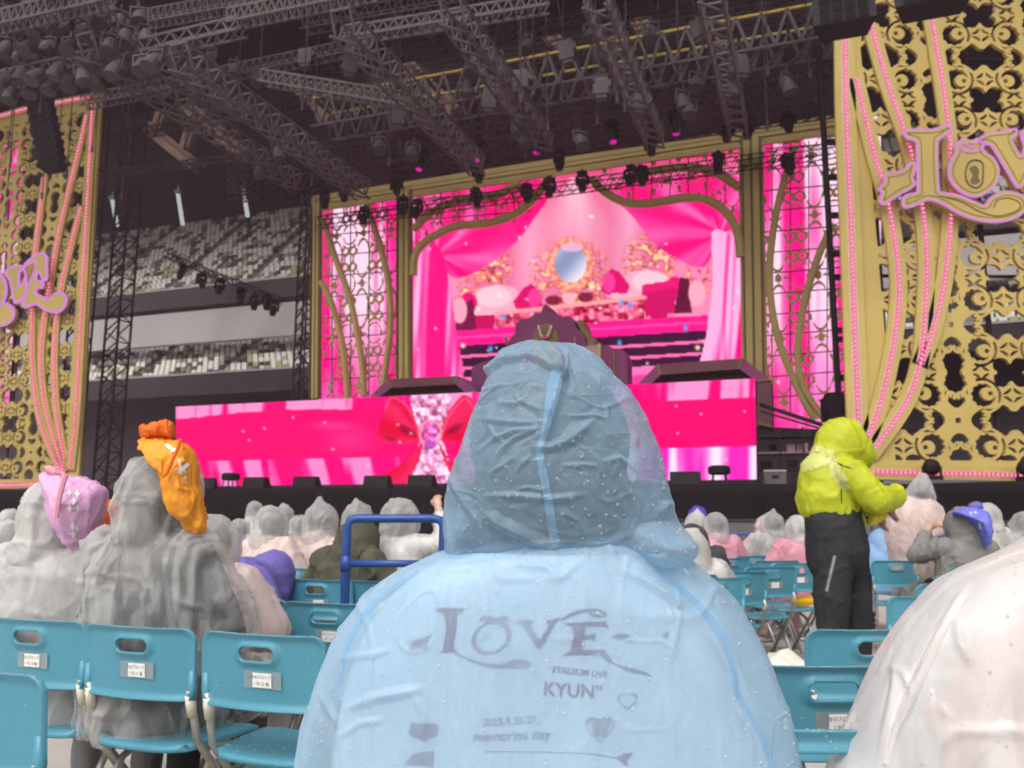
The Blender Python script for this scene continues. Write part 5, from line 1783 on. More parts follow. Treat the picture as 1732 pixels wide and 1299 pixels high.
chair(410, 3.72, LY, 'teal folding chair half hidden by the pink sleeve, nearer row')
chair(552, 3.55, LY, 'teal folding chair below the barrier post, left of blue shoulder', ('B15\u30d6\u30ed\u30c3\u30af', '1 \u5217 13 \u756a'))
chair(424, 4.95, LY, 'teal folding chair behind the purple jacket')
chair(534, 4.85, LY, 'teal folding chair below the olive jacket with blank white label')
chair(646, 4.75, LY, 'teal folding chair right of the barrier post touching the blue shoulder')
chair(492, 5.9, LY, 'teal folding chair peeking below the two pale ponchos')
chair(600, 6.1, LY, 'teal folding chair in front of the olive jacket', lab=False)
chair(1400, 2.12, R(2), 'teal folding chair with readable B15 label right of the blue raincoat', ('B15\u30d6\u30ed\u30c3\u30af', '2 \u5217 1 \u756a'))
chair(1378, 1.50, R(0), 'nearest teal folding chair between blue and white raincoats, seen from above', lab=False)
chair(1475, 2.80, R(4), 'teal folding chair at the feet of the lime jacket', ('B15\u30d6\u30ed\u30c3\u30af', '1 \u5217 1 \u756a'))
for (x, Y, l) in ((1580, 4.0, 'teal folding chair with back nearest above the white shoulder'), (1618, 4.75, 'second teal folding chair up along the white shoulder'),
                  (1640, 5.5, 'third teal folding chair up along the white shoulder'), (1655, 6.3, 'farthest teal folding chair along the white shoulder'), (1520, 7.4, 'teal folding chair beyond the pink poncho')):
    chair(x, Y, R(6), l, lab=False)
# the empty rows between the blue raincoat and the lime jacket
extra = [(6.1, 1175, 'half behind the blue sleeve, second row'), (6.5, 1212, 'between the first and second bare rows'), (7.3, 1318, 'behind the third chair of the front bare row'), (7.9, 1372, 'touching the black trousers behind'), (5.4, 1165, 'mostly hidden by the blue shoulder')]
for (Y, x, l_) in extra:
    chair(x, Y, R(14), 'empty teal folding chair ' + l_, lab=False, group='empty chairs in bare rows')
rows = [(5.15, 1210, 0), (5.75, 1254, 1), (6.35, 1308, 2), (6.9, 1352, 3), (7.2, 1190, 0), (7.7, 1236, 1), (8.2, 1282, 2), (8.7, 1330, 3), (9.2, 1180, 0), (9.7, 1222, 1), (10.2, 1262, 2), (10.8, 1310, 3), (11.4, 1200, 0), (11.8, 1240, 1), (12.3, 1290, 2)]
names = ['by the blue sleeve', 'second from the blue sleeve', 'third from the blue sleeve', 'nearest the black trousers']
depth_word = {0: 'front', 1: 'second', 2: 'third', 3: 'last'}
for i, (Y, x, k) in enumerate(rows):
    chair(x, Y, R(16), 'empty teal folding chair of the %s bare row, %s' % (depth_word[i // 4], names[k]), lab=(i < 4), group='empty chairs in bare rows')

# =========================================================================== PEOPLE
def interp_rows(rows, n):
    A = np.array(smooth_line(rows, 12))
    ys = A[:, 0]
    o = np.argsort(ys)
    A = A[o]
    y = np.linspace(A[0, 0], A[-1, 0], n)
    return np.stack([y] + [np.interp(y, A[:, 0], A[:, i]) for i in range(1, A.shape[1])], 1)

def skin_rows(rows, n, seg, Y0, th, ex, ec):
    """a wrapped sheet whose left and right edges (pixels) stand at Y0 and whose middle bulges to the viewer;
    rows: (y, xl, xr, depth, y0shift)"""
    Rw = interp_rows(rows, n)
    T = np.radians(np.linspace(-th, th, seg))
    px = np.zeros((n, seg)); py = np.zeros((n, seg)); P = np.zeros((n, seg, 3))
    for i, (y, xl, xr, D, sh) in enumerate(Rw):
        c, w_ = (xl + xr) / 2, (xr - xl) / 2
        sx = np.sign(np.sin(T)) * np.abs(np.sin(T)) ** ex
        cx = np.sign(np.cos(T)) * np.abs(np.cos(T)) ** ec
        for j in range(seg):
            q = at(c + w_ * sx[j], y, Y0 + sh)
            P[i, j] = (q.x, q.y - D * cx[j], q.z)
            px[i, j] = c + w_ * sx[j]; py[i, j] = y
    faces = [(i * seg + j, (i + 1) * seg + j, (i + 1) * seg + j + 1, i * seg + j + 1) for i in range(n - 1) for j in range(seg - 1)]
    return P.reshape(-1, 3), faces, px.ravel(), py.ravel()

def project_px(p):
    v = p - np.array(CAM)
    z = v @ np.array(_fw)
    return CX + F * (v @ np.array(CXA)) / z, CY - F * (v @ np.array(CUP)) / z

def tent(X, Y, pts, wd):
    dm = np.full(len(X), 1e9)
    tt = np.zeros(len(X))
    L = len(pts) - 1
    for k in range(L):
        (x0, y0), (x1, y1) = pts[k], pts[k + 1]
        l2 = (x1 - x0) ** 2 + (y1 - y0) ** 2 + 1e-9
        t = np.clip(((X - x0) * (x1 - x0) + (Y - y0) * (y1 - y0)) / l2, 0, 1)
        d = np.hypot(X - x0 - t * (x1 - x0), Y - y0 - t * (y1 - y0))
        tt = np.where(d < dm, (k + t) / L, tt)
        dm = np.minimum(dm, d)
    return np.clip(1 - dm / wd, 0, 1) * np.clip(4 * tt * (1 - tt) + 0.15, 0, 1)

def sheet_mesh(name, P, faces, disp=None):
    me = bpy.data.meshes.new(name)
    me.from_pydata(P.tolist(), [], faces)
    me.update()
    if disp is not None:
        n = normals(me)
        if np.mean(n[:, 1]) > 0:
            me.flip_normals(); me.update(); n = normals(me)
        me.vertices.foreach_set('co', (P + n * disp(P)[:, None]).ravel())
        me.update()
    me.shade_smooth()
    return me

def bvh_of(me, mw=None):
    p = coords(me)
    return BVHTree.FromPolygons([tuple(v) for v in p], [tuple(f.vertices) for f in me.polygons])

def project_on(bvh, px, py, lift):
    d = ray(px, py).normalized()
    h = bvh.ray_cast(CAM, d)
    if h[0] is None:
        return None
    return h[0] - d * lift

def decal(name, polys_px, bvh, lift, m, parent):
    """flat print laid on a curved surface; polys_px: list of (points, faces)"""
    vs, fs = [], []
    for pts, faces in polys_px:
        q = [project_on(bvh, x, y, lift) for x, y in pts]
        if any(v is None for v in q):
            good = [v for v in q if v is not None]
            if not good:
                continue
            q = [v if v is not None else good[0] for v in q]
        b = len(vs)
        vs += q
        fs += [tuple(b + i for i in f) for f in faces]
    if vs:
        return MB().add(vs, fs).build(name, m, parent)

def strip_px(pts):
    """(x, y, width) centre line to a strip of quads"""
    A = np.array(smooth_line(pts, 8))
    P, Fc = [], []
    for i in range(len(A)):
        d = A[min(i + 1, len(A) - 1), :2] - A[max(i - 1, 0), :2]
        d = d / max(np.linalg.norm(d), 1e-6)
        nn = np.array((-d[1], d[0]))
        for s in np.linspace(-0.5, 0.5, 5):
            P.append(tuple(A[i, :2] + nn * A[i, 2] * s))
    for i in range(len(A) - 1):
        for k in range(4):
            a = i * 5 + k
            Fc.append((a, a + 1, a + 6, a + 5))
    return P, Fc

def drops_on(name, me, count, parent, seed, rmin=0.0009, rmax=0.0032, region=None, offset=Vector((0, 0, 0))):
    """water beads on the camera side and top of a raincoat"""
    r2 = np.random.default_rng(seed)
    me.calc_loop_triangles()
    p = coords(me)
    tri = np.empty(len(me.loop_triangles) * 3, int)
    me.loop_triangles.foreach_get('vertices', tri)
    tri = tri.reshape(-1, 3)
    a, b, c = p[tri[:, 0]], p[tri[:, 1]], p[tri[:, 2]]
    nn = np.cross(b - a, c - a)
    ar = np.linalg.norm(nn, axis=1)
    nn = nn / np.maximum(ar[:, None], 1e-12)
    cen = (a + b + c) / 3
    view = np.array(CAM) - np.array(offset) - cen
    view = view / np.linalg.norm(view, axis=1)[:, None]
    flip = np.sign((nn * view).sum(1))
    nn = nn * flip[:, None]
    ok = (np.abs((nn * view).sum(1)) > 0.12)
    if region is not None:
        nn = nn * flip[:, None]
        ok = region(cen, nn)
    wgt = ar * ok
    pick = r2.choice(len(tri), count, p=wgt / wgt.sum())
    vs, fs = [], []
    seg = 7
    for t in pick:
        u, v = r2.random(2)
        if u + v > 1:
            u, v = 1 - u, 1 - v
        q = a[t] + u * (b[t] - a[t]) + v * (c[t] - a[t])
        n = nn[t]
        r = rmin + (rmax - rmin) * r2.random() ** 3.2
        x = np.cross(n, (0.3, 0.2, 0.9)); x = x / np.linalg.norm(x)
        y = np.cross(n, x)
        base = len(vs)
        el = 1.0 + 0.35 * r2.random()
        for (rr, hh) in ((1.0, -0.1), (0.92, 0.35), (0.55, 0.72)):
            for k in range(seg):
                an = 2 * math.pi * k / seg
                vs.append(tuple(q + (x * math.cos(an) + y * math.sin(an) * el) * r * rr + n * r * hh))
        vs.append(tuple(q + n * r * 0.82))
        for L in range(2):
            for k in range(seg):
                k2 = (k + 1) % seg
                fs.append((base + L * seg + k, base + L * seg + k2, base + (L + 1) * seg + k2, base + (L + 1) * seg + k))
        for k in range(seg):
            fs.append((base + 2 * seg + k, base + 2 * seg + (k + 1) % seg, base + 3 * seg))
    m_ = MB().add(vs, fs)
    o = m_.build(name, 'drop', parent, smooth=True)
    return stuff(o)

def hand(mb, wrist, d, side, up, sc=1.0, curl=0.35):
    """palm, four unequal bent fingers and a thumb leaving the side of the palm"""
    wrist, d, side, up = Vector(wrist), Vector(d).normalized(), Vector(side).normalized(), Vector(up).normalized()
    pc = wrist + d * 0.05 * sc
    mb.cap(wrist, pc + d * 0.02 * sc, 0.026 * sc, 0.03 * sc, 10)
    mb.cap(pc + side * 0.022 * sc, pc - side * 0.022 * sc, 0.021 * sc, 0.021 * sc, 10)
    for k, (o, l) in enumerate(((-0.033, 0.055), (-0.011, 0.07), (0.011, 0.075), (0.033, 0.065))):
        a = pc + d * 0.035 * sc + side * (o * sc)
        b = a + (d * 0.8 - up * curl) .normalized() * (l * 0.55 * sc)
        c = b + (d * 0.5 - up * (curl + 0.5)).normalized() * (l * 0.5 * sc)
        mb.cap(a, b, 0.0095 * sc, 0.009 * sc, 8).cap(b, c, 0.009 * sc, 0.0075 * sc, 8)
    a = pc - d * 0.015 * sc + side * 0.035 * sc
    b = a + (side * 0.8 + d * 0.6).normalized() * 0.035 * sc
    mb.cap(a, b, 0.013 * sc, 0.011 * sc, 8).cap(b, b + (d + side * 0.2).normalized() * 0.028 * sc, 0.011 * sc, 0.009 * sc, 8)

def head_shapes(mb, c, s=1.0, fwd=Vector((0, 1, 0)), up=UP):
    c = Vector(c)
    fwd = fwd.normalized()
    side = fwd.cross(up).normalized()
    rot = Matrix((side, fwd, up)).transposed()
    q = lambda x, y, z: c + rot @ (Vector((x, y, z)) * s)
    mb.ell(q(0, 0, 0.02), (0.076 * s, 0.095 * s, 0.10 * s), rot)
    mb.ell(q(0, 0.03, -0.055), (0.056 * s, 0.066 * s, 0.065 * s), rot)
    mb.cap(q(0, 0.092, 0.015), q(0, 0.112, -0.022), 0.010 * s, 0.014 * s, 8)          # nose
    mb.ell(q(0, 0.088, -0.06), (0.024 * s, 0.012 * s, 0.010 * s), rot, 10, 6)          # mouth
    for k in (-1, 1):
        mb.ell(q(k * 0.077, -0.005, 0.0), (0.012 * s, 0.022 * s, 0.033 * s), rot, 8, 6)  # ears
        mb.ell(q(k * 0.032, 0.078, 0.012), (0.018 * s, 0.012 * s, 0.011 * s), rot, 8, 6)  # eyelids
    mb.cap(q(0, -0.02, -0.08), q(0, -0.035, -0.17), 0.052 * s, 0.058 * s, 12)           # neck

def person(label, px, Y, yaw=0.0, top=1.31, k=1.0, coat='f_milky', inner='c_white', hood='round', lean=0.0, arms='lap', hoodmat=None, seed=0,
           folds=0.015, voxel=0.016, head_turn=0.0, group=None, hair=True, tilt=0.0, hk=1.0, fine=0.0, bow=False):
    p = at(px, 900, Y)
    t = thing('person', label, 'person', (p.x, Y, 0), yaw, group)
    dz = top - 1.335
    def q(x, y, z):
        if z > 0.5:
            y = y + lean * (z - 0.5)
            x = x + tilt * max(0, z - 0.95)
            z = 0.5 + (z - 0.5) * (top - 0.5) / (1.335 - 0.5)
        return Vector((x * k, y, z))
    hc = q(0, 0.36, 0.97) if bow else q(0, 0.03, 1.175)
    sh = [q(s * 0.175, -0.01, 0.985) for s in (-1, 1)]
    if arms == 'lap':
        el = [q(s * 0.275, 0.04, 0.76) for s in (-1, 1)]; wr = [q(s * 0.13, 0.30, 0.68) for s in (-1, 1)]
    elif arms == 'raise':
        el = [q(s * 0.30, 0.16, 0.93) for s in (-1, 1)]; wr = [q(s * 0.11, 0.27, 1.14) for s in (-1, 1)]
    elif arms == 'right':
        el = [q(-0.275, 0.04, 0.76), q(0.33, 0.14, 1.00)]; wr = [q(-0.13, 0.3, 0.68), q(0.15, 0.22, 1.25)]
    fw = Vector((math.sin(-head_turn), math.cos(head_turn), 0))
    # body: one continuous skin
    b = MB()
    head_shapes(b, hc, 1.0, fw)
    b.loft([(*q(0, 0, 0.44), 0.15, 0.11), (*q(0, 0, 0.6), 0.15, 0.105), (*q(0, 0, 0.85), 0.16, 0.10), (*q(0, 0, 0.97), 0.16, 0.085), (*q(0, 0.0, 1.04), 0.07, 0.06)])
    for s in (0, 1):
        b.cap(sh[s], el[s], 0.05, 0.042).cap(el[s], wr[s], 0.042, 0.028)
        dv = (wr[s] - el[s]).normalized()
        hand(b, wr[s], dv, Vector((1 - 2 * s, 0, 0)), Vector((0, -1, 0.2)) if arms != 'lap' else UP)
        b.cap(q((2 * s - 1) * 0.09, 0.02, 0.47), q((2 * s - 1) * 0.13, 0.42, 0.48), 0.085, 0.065).cap(q((2 * s - 1) * 0.13, 0.42, 0.48), q((2 * s - 1) * 0.13, 0.40, 0.08), 0.06, 0.045)
        b.cap(q((2 * s - 1) * 0.13, 0.38, 0.06), q((2 * s - 1) * 0.14, 0.55, 0.045), 0.045, 0.04)
    bd = remeshed('body', b, 0.011 if arms != 'lap' else 0.02, 'skin', t, smooth=3)
    if hair:
        h = MB().ell(hc + Vector((0, -0.012, 0.03)) - fw * 0.012, (0.085, 0.098, 0.104)).ell(hc - fw * 0.03 + Vector((0, 0, -0.075)), (0.080, 0.07, 0.115))
        remeshed('hair', h, 0.014, 'hair', t, smooth=3, folds=0.004, fs=30, seed=seed)
    if inner:
        c = MB().loft([(*q(0, 0, 0.43), 0.185, 0.145), (*q(0, 0, 0.6), 0.185, 0.14), (*q(0, 0, 0.85), 0.19, 0.125), (*q(0, 0, 0.96), 0.185, 0.105), (*q(0, 0, 1.03), 0.10, 0.075), (*q(0, 0.01, 1.06), 0.07, 0.065)])
        for s in (0, 1):
            c.cap(sh[s], el[s], 0.064, 0.056).cap(el[s], el[s] + (wr[s] - el[s]) * 0.8, 0.056, 0.045)
            c.cap(q((2 * s - 1) * 0.09, 0.02, 0.48), q((2 * s - 1) * 0.13, 0.42, 0.49), 0.10, 0.08).cap(q((2 * s - 1) * 0.13, 0.42, 0.48), q((2 * s - 1) * 0.13, 0.40, 0.12), 0.075, 0.06)
        remeshed('clothes', c, 0.024, inner, t, smooth=4, folds=0.006, seed=seed + 5)
    c = MB().loft([(*q(0, 0.02, 0.40), 0.25, 0.165), (*q(0, 0.02, 0.50), 0.26, 0.17), (*q(0, 0, 0.66), 0.255, 0.16), (*q(0, 0, 0.84), 0.25, 0.155), (*q(0, 0, 0.95), 0.235, 0.142), (*q(0, 0, 1.01), 0.18, 0.12),
                   (*q(0, 0.005, 1.06), 0.115, 0.105), (*q(0, 0.01, 1.10), 0.10, 0.10)])
    ak = 1.0 if arms == 'lap' else 0.82
    for s in (0, 1):
        c.cap(sh[s], el[s], 0.088 * ak, 0.084 * ak).cap(el[s], el[s] + (wr[s] - el[s]) * (0.92 if arms == 'lap' else 0.75), 0.084 * ak, 0.062 * ak)
        c.cap(q((2 * s - 1) * 0.10, 0.05, 0.50), q((2 * s - 1) * 0.14, 0.43, 0.50), 0.14, 0.11)
    hd = MB()
    tip = 0.0
    hx = 0.128 * hk
    hd.ell(hc + Vector((0, -0.015, -0.005)), (hx, 0.135, 0.155)).cap(hc + Vector((0, -0.03, -0.06)), q(0, -0.03 if not bow else 0.08, 1.05 if not bow else 1.0), hx, 0.115)
    if hood == 'point':
        hd.cap(hc + Vector((0, -0.03, 0.06)), hc + Vector((0, -0.05, 0.175)), 0.10, 0.02)
    if hoodmat:
        remeshed('hood', hd, voxel * 0.8, hoodmat, t, smooth=3, folds=folds * 0.55, seed=seed + 2, fs=14)
    else:
        c.v_off = len(c.v)
        c.add(hd.v, hd.f)
    remeshed('raincoat', c, voxel, coat, t, smooth=4, folds=folds, seed=seed, fine=fine)
    return t

# ---- the person in the blue raincoat -------------------------------------------
YB = 1.56
bp = at(926, 1299, YB)
blue = thing('person', 'person seated from behind in a light blue wet raincoat, hood up', 'person', (bp.x, YB, 0))
BO = np.array(blue.location)
hood_rows = [(583, 905, 945, 0.008, 0.0), (586, 892, 962, 0.03, 0), (592, 878, 978, 0.05, 0.0), (604, 860, 994, 0.075, 0), (625, 842, 1016, 0.10, 0), (650, 826, 1042, 0.122, 0), (690, 806, 1073, 0.145, 0),
             (745, 783, 1100, 0.160, 0.0), (800, 764, 1119, 0.165, 0.0), (835, 757, 1129, 0.160, 0), (870, 755, 1140, 0.150, 0), (905, 755, 1151, 0.135, 0), (935, 758, 1150, 0.115, 0.0), (965, 768, 1138, 0.09, 0.01), (1000, 790, 1110, 0.06, 0.03)]
z4 = lambda pts: [(700 + x / 3.248, 560 + y / 3.248) for x, y in pts]
hood_creases = [
    ([(380, 330), (450, 322), (520, 300)], 7, 4), ([(350, 490), (480, 500), (600, 512), (720, 500)], 9, 5), ([(480, 400), (560, 405), (640, 380)], 7, 4), ([(440, 560), (470, 590), (500, 625)], 6, 4),
    ([(360, 670), (450, 592), (560, 555), (700, 530)], 8, 6), ([(470, 670), (560, 590), (680, 540)], 7, 5), ([(650, 640), (760, 642), (870, 590), (990, 490)], 12, 9), ([(870, 475), (970, 465), (1060, 490)], 6, 5),
    ([(1060, 490), (1052, 400)], 6, 4), ([(400, 905), (560, 898), (760, 917), (960, 890)], 9, 6), ([(560, 870), (640, 855), (720, 872)], 6, 3), ([(1030, 722), (1120, 700), (1235, 790)], 8, 6), ([(1120, 700), (1080, 830)], 6, 4),
    ([(370, 965), (480, 1050), (620, 1110), (790, 1190)], 16, 12), ([(800, 970), (900, 1030), (960, 1170)], 9, 6), ([(1130, 800), (1180, 900), (1225, 1010)], 8, 5), ([(820, 742), (920, 735), (1010, 745)], 7, 4),
    ([(560, 790), (600, 730), (650, 680)], 6, 4), ([(300, 560), (280, 680), (250, 790)], 9, 5), ([(430, 430), (420, 520), (450, 600)], 6, 3), ([(1000, 250), (1120, 330), (1220, 470)], 10, 5), ([(500, 290), (470, 380), (480, 440)], 7, 3),
    ([(200, 800), (300, 960), (400, 1080)], 14, 9), ([(1330, 1010), (1380, 950), (1420, 960)], 10, 8), ([(1200, 560), (1190, 640), (1230, 760)], 8, 4), ([(930, 640), (1000, 700), (1020, 800)], 7, 3), ([(420, 780), (500, 740), (560, 690)], 7, 4),
    ([(700, 90), (790, 190), (810, 280)], 14, 9)]
lip = np.array(z4([(330, 330), (420, 262), (500, 200), (640, 182), (720, 215), (770, 245), (830, 300)]))
P, faces, X_, Y_ = skin_rows(hood_rows, 250, 320, YB, 150, 0.92, 0.8)
_ss = lambda v: np.clip(v, 0, 1) ** 2 * (3 - 2 * np.clip(v, 0, 1))
_mk = _ss((X_ - 1045) / 50) * _ss((Y_ - 880) / 45)
P[:, 1] -= 0.085 * _mk
P[:, 0] += 0.010 * _mk
P[:, 2] += _mk * np.clip(Y_ - 938, 0, 99) * 0.62 / F * 1.5
_ml = _ss((812 - X_) / 40) * _ss((Y_ - 850) / 60)
P[:, 1] -= 0.03 * _ml
def hood_disp(p):
    X, Y = project_px(p)
    wq = p + 0.03 * np.stack([vnoise(p * 8, 41), vnoise(p * 8, 42), vnoise(p * 8, 43)], 1)
    d = vnoise(p * (9, 9, 7), 3) * 0.007 + crest(wq * (11, 11, 13), 5, 0.07) * 0.0022 + crest(wq * (22, 22, 26), 6, 0.07) * 0.0013
    d = d + crumple(p * (1, 1, 1.3), 12, 2) * 0.0075 + crumple(p * (1.4, 1, 0.9), 23, 3) * 0.0036 + crumple(p, 44, 8) * 0.0013
    edge = np.clip((np.abs(p[:, 0] - bp.x) - 0.11) / 0.10, 0, 1)
    d = d * (1 - 0.6 * edge)
    for pts, wd, am in hood_creases:
        d = d + tent(X, Y, z4(pts), wd * 0.85) * am * 0.0011
    ly = np.interp(X, lip[:, 0], lip[:, 1], left=9e9 * 0 + 640, right=640)
    inside = (X > 800) & (X < 960)
    d = d + inside * np.clip((ly - Y) / 3.0, 0, 1) * np.clip(1 - (ly - Y) / 40.0, 0, 1) * 0.016
    # the big twisted fold running down from the peak
    d = d + tent(X, Y, z4([(720, 110), (800, 200), (790, 320), (745, 460), (715, 560), (690, 640)]), 16) * 0.013
    return d
me_hood = sheet_mesh('hood', P - BO, faces, lambda p: hood_disp(p + BO))
cape_rows = [(914, 830, 1070, 0.00, 0.05), (918, 810, 1090, 0.06, 0.03), (924, 780, 1122, 0.115, 0.0), (934, 752, 1150, 0.140, 0.0), (950, 712, 1172, 0.150, 0), (975, 662, 1198, 0.157, 0), (1005, 622, 1226, 0.162, 0),
             (1045, 588, 1256, 0.166, 0), (1090, 561, 1280, 0.168, 0), (1150, 539, 1306, 0.170, 0), (1220, 520, 1330, 0.172, 0), (1299, 507, 1346, 0.174, 0), (1400, 496, 1362, 0.176, 0), (1560, 486, 1372, 0.178, 0)]
P2, faces2, X2, Y2 = skin_rows(cape_rows, 230, 320, YB, 112, 0.85, 0.62)
_mc = np.clip((965 - Y2) / 45, 0, 1)
P2[:, 2] += _mc * (0.012 * np.sin((X2 - 905) / 55.0) * np.exp(-((X2 - 930) / 170.0) ** 2) + 0.006 * np.sin(X2 / 23.0 + 1.0) - 0.010 * np.clip((X2 - 1050) / 90, 0, 1) - 0.008 * np.clip((820 - X2) / 70, 0, 1))
z5 = lambda pts: [(500 + x / 2.014, 900 + y / 2.014) for x, y in pts]
cape_creases = [([(180, 600), (280, 560), (430, 535)], 12, 8), ([(150, 430), (260, 420), (330, 400)], 9, 3), ([(400, 560), (440, 620), (430, 700)], 8, 3), ([(1300, 180), (1305, 300), (1280, 430)], 7, 4), ([(1255, 180), (1290, 330), (1270, 500)], 6, 3),
                ([(750, 110), (860, 120), (900, 165)], 9, 5), ([(960, 110), (900, 160), (860, 160)], 9, 4), ([(1100, 120), (1230, 190), (1330, 260)], 12, 6), ([(1270, 520), (1280, 650), (1290, 790)], 9, 3), ([(150, 700), (220, 650), (300, 640)], 9, 4),
                ([(390, 200), (375, 340), (370, 490)], 6, 2), ([(1480, 560), (1540, 680), (1560, 790)], 10, 5), ([(1400, 330), (1480, 480), (1500, 560)], 9, 5), ([(90, 560), (140, 640), (150, 780)], 10, 5), ([(640, 90), (700, 160), (820, 160)], 8, 3)]
def cape_disp(p):
    X, Y = project_px(p)
    d = vnoise(p * (6, 6, 3.0), 13) * 0.006 + crest(p * (7, 7, 3.5), 14, 0.05) * 0.0042 + crest(p * (13, 13, 8), 15, 0.05) * 0.0024 + crumple(p * (1, 1, 0.6), 10, 12) * 0.0045
    for pts, wd, am in cape_creases:
        d = d + tent(X, Y, z5(pts), wd) * am * 0.0014
    d = d + np.clip((960 - Y) / 40, 0, 1) * (crest(p * (20, 20, 9), 19, 0.15) * 0.006 + crumple(p, 30, 22) * 0.005)
    d = d * np.clip((Y - 916) / 14, 0, 1)
    return d
me_cape = sheet_mesh('raincoat', P2 - BO, faces2, lambda p: cape_disp(p + BO))
M['f_cape'] = film('blue cape film', (0.46, 0.66, 0.82, 1), 0.51, 0.32, 0.32, 22, 0.35, 0.006, patch=0.10, pscale=7)
M['f_hood'] = film('blue hood film', (0.40, 0.60, 0.76, 1), 0.42, 0.28, 0.30, 30, 0.35, 0.005)
cape = link('raincoat', me_cape, 'f_cape', blue)
hoodo = link('hood', me_hood, 'f_hood', cape)
bvh_h = BVHTree.FromPolygons([tuple(v + BO) for v in coords(me_hood)], [tuple(f.vertices) for f in me_hood.polygons])
bvh_c = BVHTree.FromPolygons([tuple(v + BO) for v in coords(me_cape)], [tuple(f.vertices) for f in me_cape.polygons])
inv = lambda o: (o.data.transform(Matrix.Translation(-Vector(BO))), o)[1] if o else None
seam = [(790, 215, 62), (772, 300, 74), (748, 420, 58), (722, 540, 42), (697, 625, 32), (690, 660, 38), (705, 760, 42), (730, 880, 46), (750, 1000, 48), (765, 1100, 50), (783, 1185, 52)]
inv(decal('hood_seam', [strip_px([(700 + x / 3.248, 560 + y / 3.248, w_ / 3.248) for x, y, w_ in seam])], bvh_h, 0.003, 'f_seam', cape))
for sm_ in ([(1225, 120, 16), (1300, 180, 22), (1390, 270, 26), (1450, 350, 26), (1490, 450, 24), (1505, 540, 22), (1560, 640, 22), (1610, 740, 22), (1630, 800, 20)],
            [(420, 130, 12), (330, 190, 16), (250, 260, 18), (190, 350, 18), (160, 430, 16), (150, 520, 14)]):
    inv(decal('sleeve_seam', [strip_px([(500 + x / 2.014, 900 + y / 2.014, w_ / 2.014) for x, y, w_ in sm_])], bvh_c, 0.002, 'f_seam', cape))
drops_on('water_drops', me_hood, 2800, cape, 5, offset=Vector(BO))
drops_on('water_drops', me_cape, 2600, cape, 6, offset=Vector(BO))
# body, hair, shirt
b = MB()
hc_ = at(930, 775, YB + 0.03)
hcl = hc_ - Vector(BO)
head_shapes(b, hcl, 1.08)
b.loft([(0, 0.03, 0.44, 0.17, 0.10), (0, 0.03, 0.6, 0.17, 0.10), (0, 0.02, 0.9, 0.18, 0.09), (0, 0.02, 1.0, 0.17, 0.075), (0, 0.03, 1.07, 0.07, 0.06)])
for s in (-1, 1):
    b.cap((s * 0.18, 0.02, 1.0), (s * 0.30, 0.06, 0.74), 0.052, 0.044).cap((s * 0.30, 0.06, 0.74), (s * 0.15, 0.32, 0.66), 0.044, 0.03)
    hand(b, Vector((s * 0.15, 0.32, 0.66)), Vector((-s * 0.3, 1, -0.1)), Vector((-s, 0, 0)), UP)
    b.cap((s * 0.10, 0.03, 0.48), (s * 0.14, 0.45, 0.48), 0.085, 0.065).cap((s * 0.14, 0.45, 0.48), (s * 0.14, 0.43, 0.08), 0.06, 0.045).cap((s * 0.14, 0.42, 0.05), (s * 0.15, 0.58, 0.045), 0.045, 0.04)
remeshed('body', b, 0.016, 'skin', blue, smooth=3)
h = MB().ell(hcl + Vector((0.0, -0.022, 0.03)), (0.150, 0.122, 0.140)).ell(hcl + Vector((0.004, -0.010, -0.07)), (0.150, 0.105, 0.11))  # hair made oversized, also standing in for the dark inside of the hood
remeshed('hair', h, 0.012, 'hair', blue, smooth=3, folds=0.006, fs=24)
shirt_rows = [(y, (xl + xr) / 2 - (xr - xl) / 2 * 0.86, (xl + xr) / 2 + (xr - xl) / 2 * 0.86, max(0.0, D - 0.014), sh) for (y, xl, xr, D, sh) in cape_rows[3:]]
P3_, f3_, _, _ = skin_rows(shirt_rows, 90, 100, YB, 100, 0.85, 0.62)
me_sh = sheet_mesh('shirt', P3_ - BO, f3_, lambda p: ridge(p * (7, 7, 4), 31) * 0.003)
shirt = link('shirt', me_sh, 'shirt', blue)
bvh_s = BVHTree.FromPolygons([tuple(v + BO) for v in coords(me_sh)], [tuple(f.vertices) for f in me_sh.polygons])
def fanpoly(pts):
    """n-gon as one face, in px"""
    return (pts, [tuple(range(len(pts)))])
def ringpoly(cx, cy, rx, ry, tx, ty, rot=0.0, n=28):
    P = []
    for k in range(n):
        a = 2 * math.pi * k / n
        for f_ in (0, 1):
            x, y = math.cos(a) * (rx - tx * f_), math.sin(a) * (ry - ty * f_)
            P.append((cx + x * math.cos(rot) - y * math.sin(rot), cy + x * math.sin(rot) + y * math.cos(rot)))
    return P, [(2 * k, 2 * ((k + 1) % n), 2 * ((k + 1) % n) + 1, 2 * k + 1) for k in range(n)]
def textpoly(body, cx, cy, size, rot):
    me = text_mesh(body, size, bold=size * 0.016)
    p = coords(me)
    q = [(cx + x * math.cos(rot) + y * math.sin(rot), cy + x * math.sin(rot) - y * math.cos(rot)) for x, y, _ in p]
    r = (q, [tuple(f.vertices) for f in me.polygons])
    bpy.data.meshes.remove(me)
    return r
pr = []
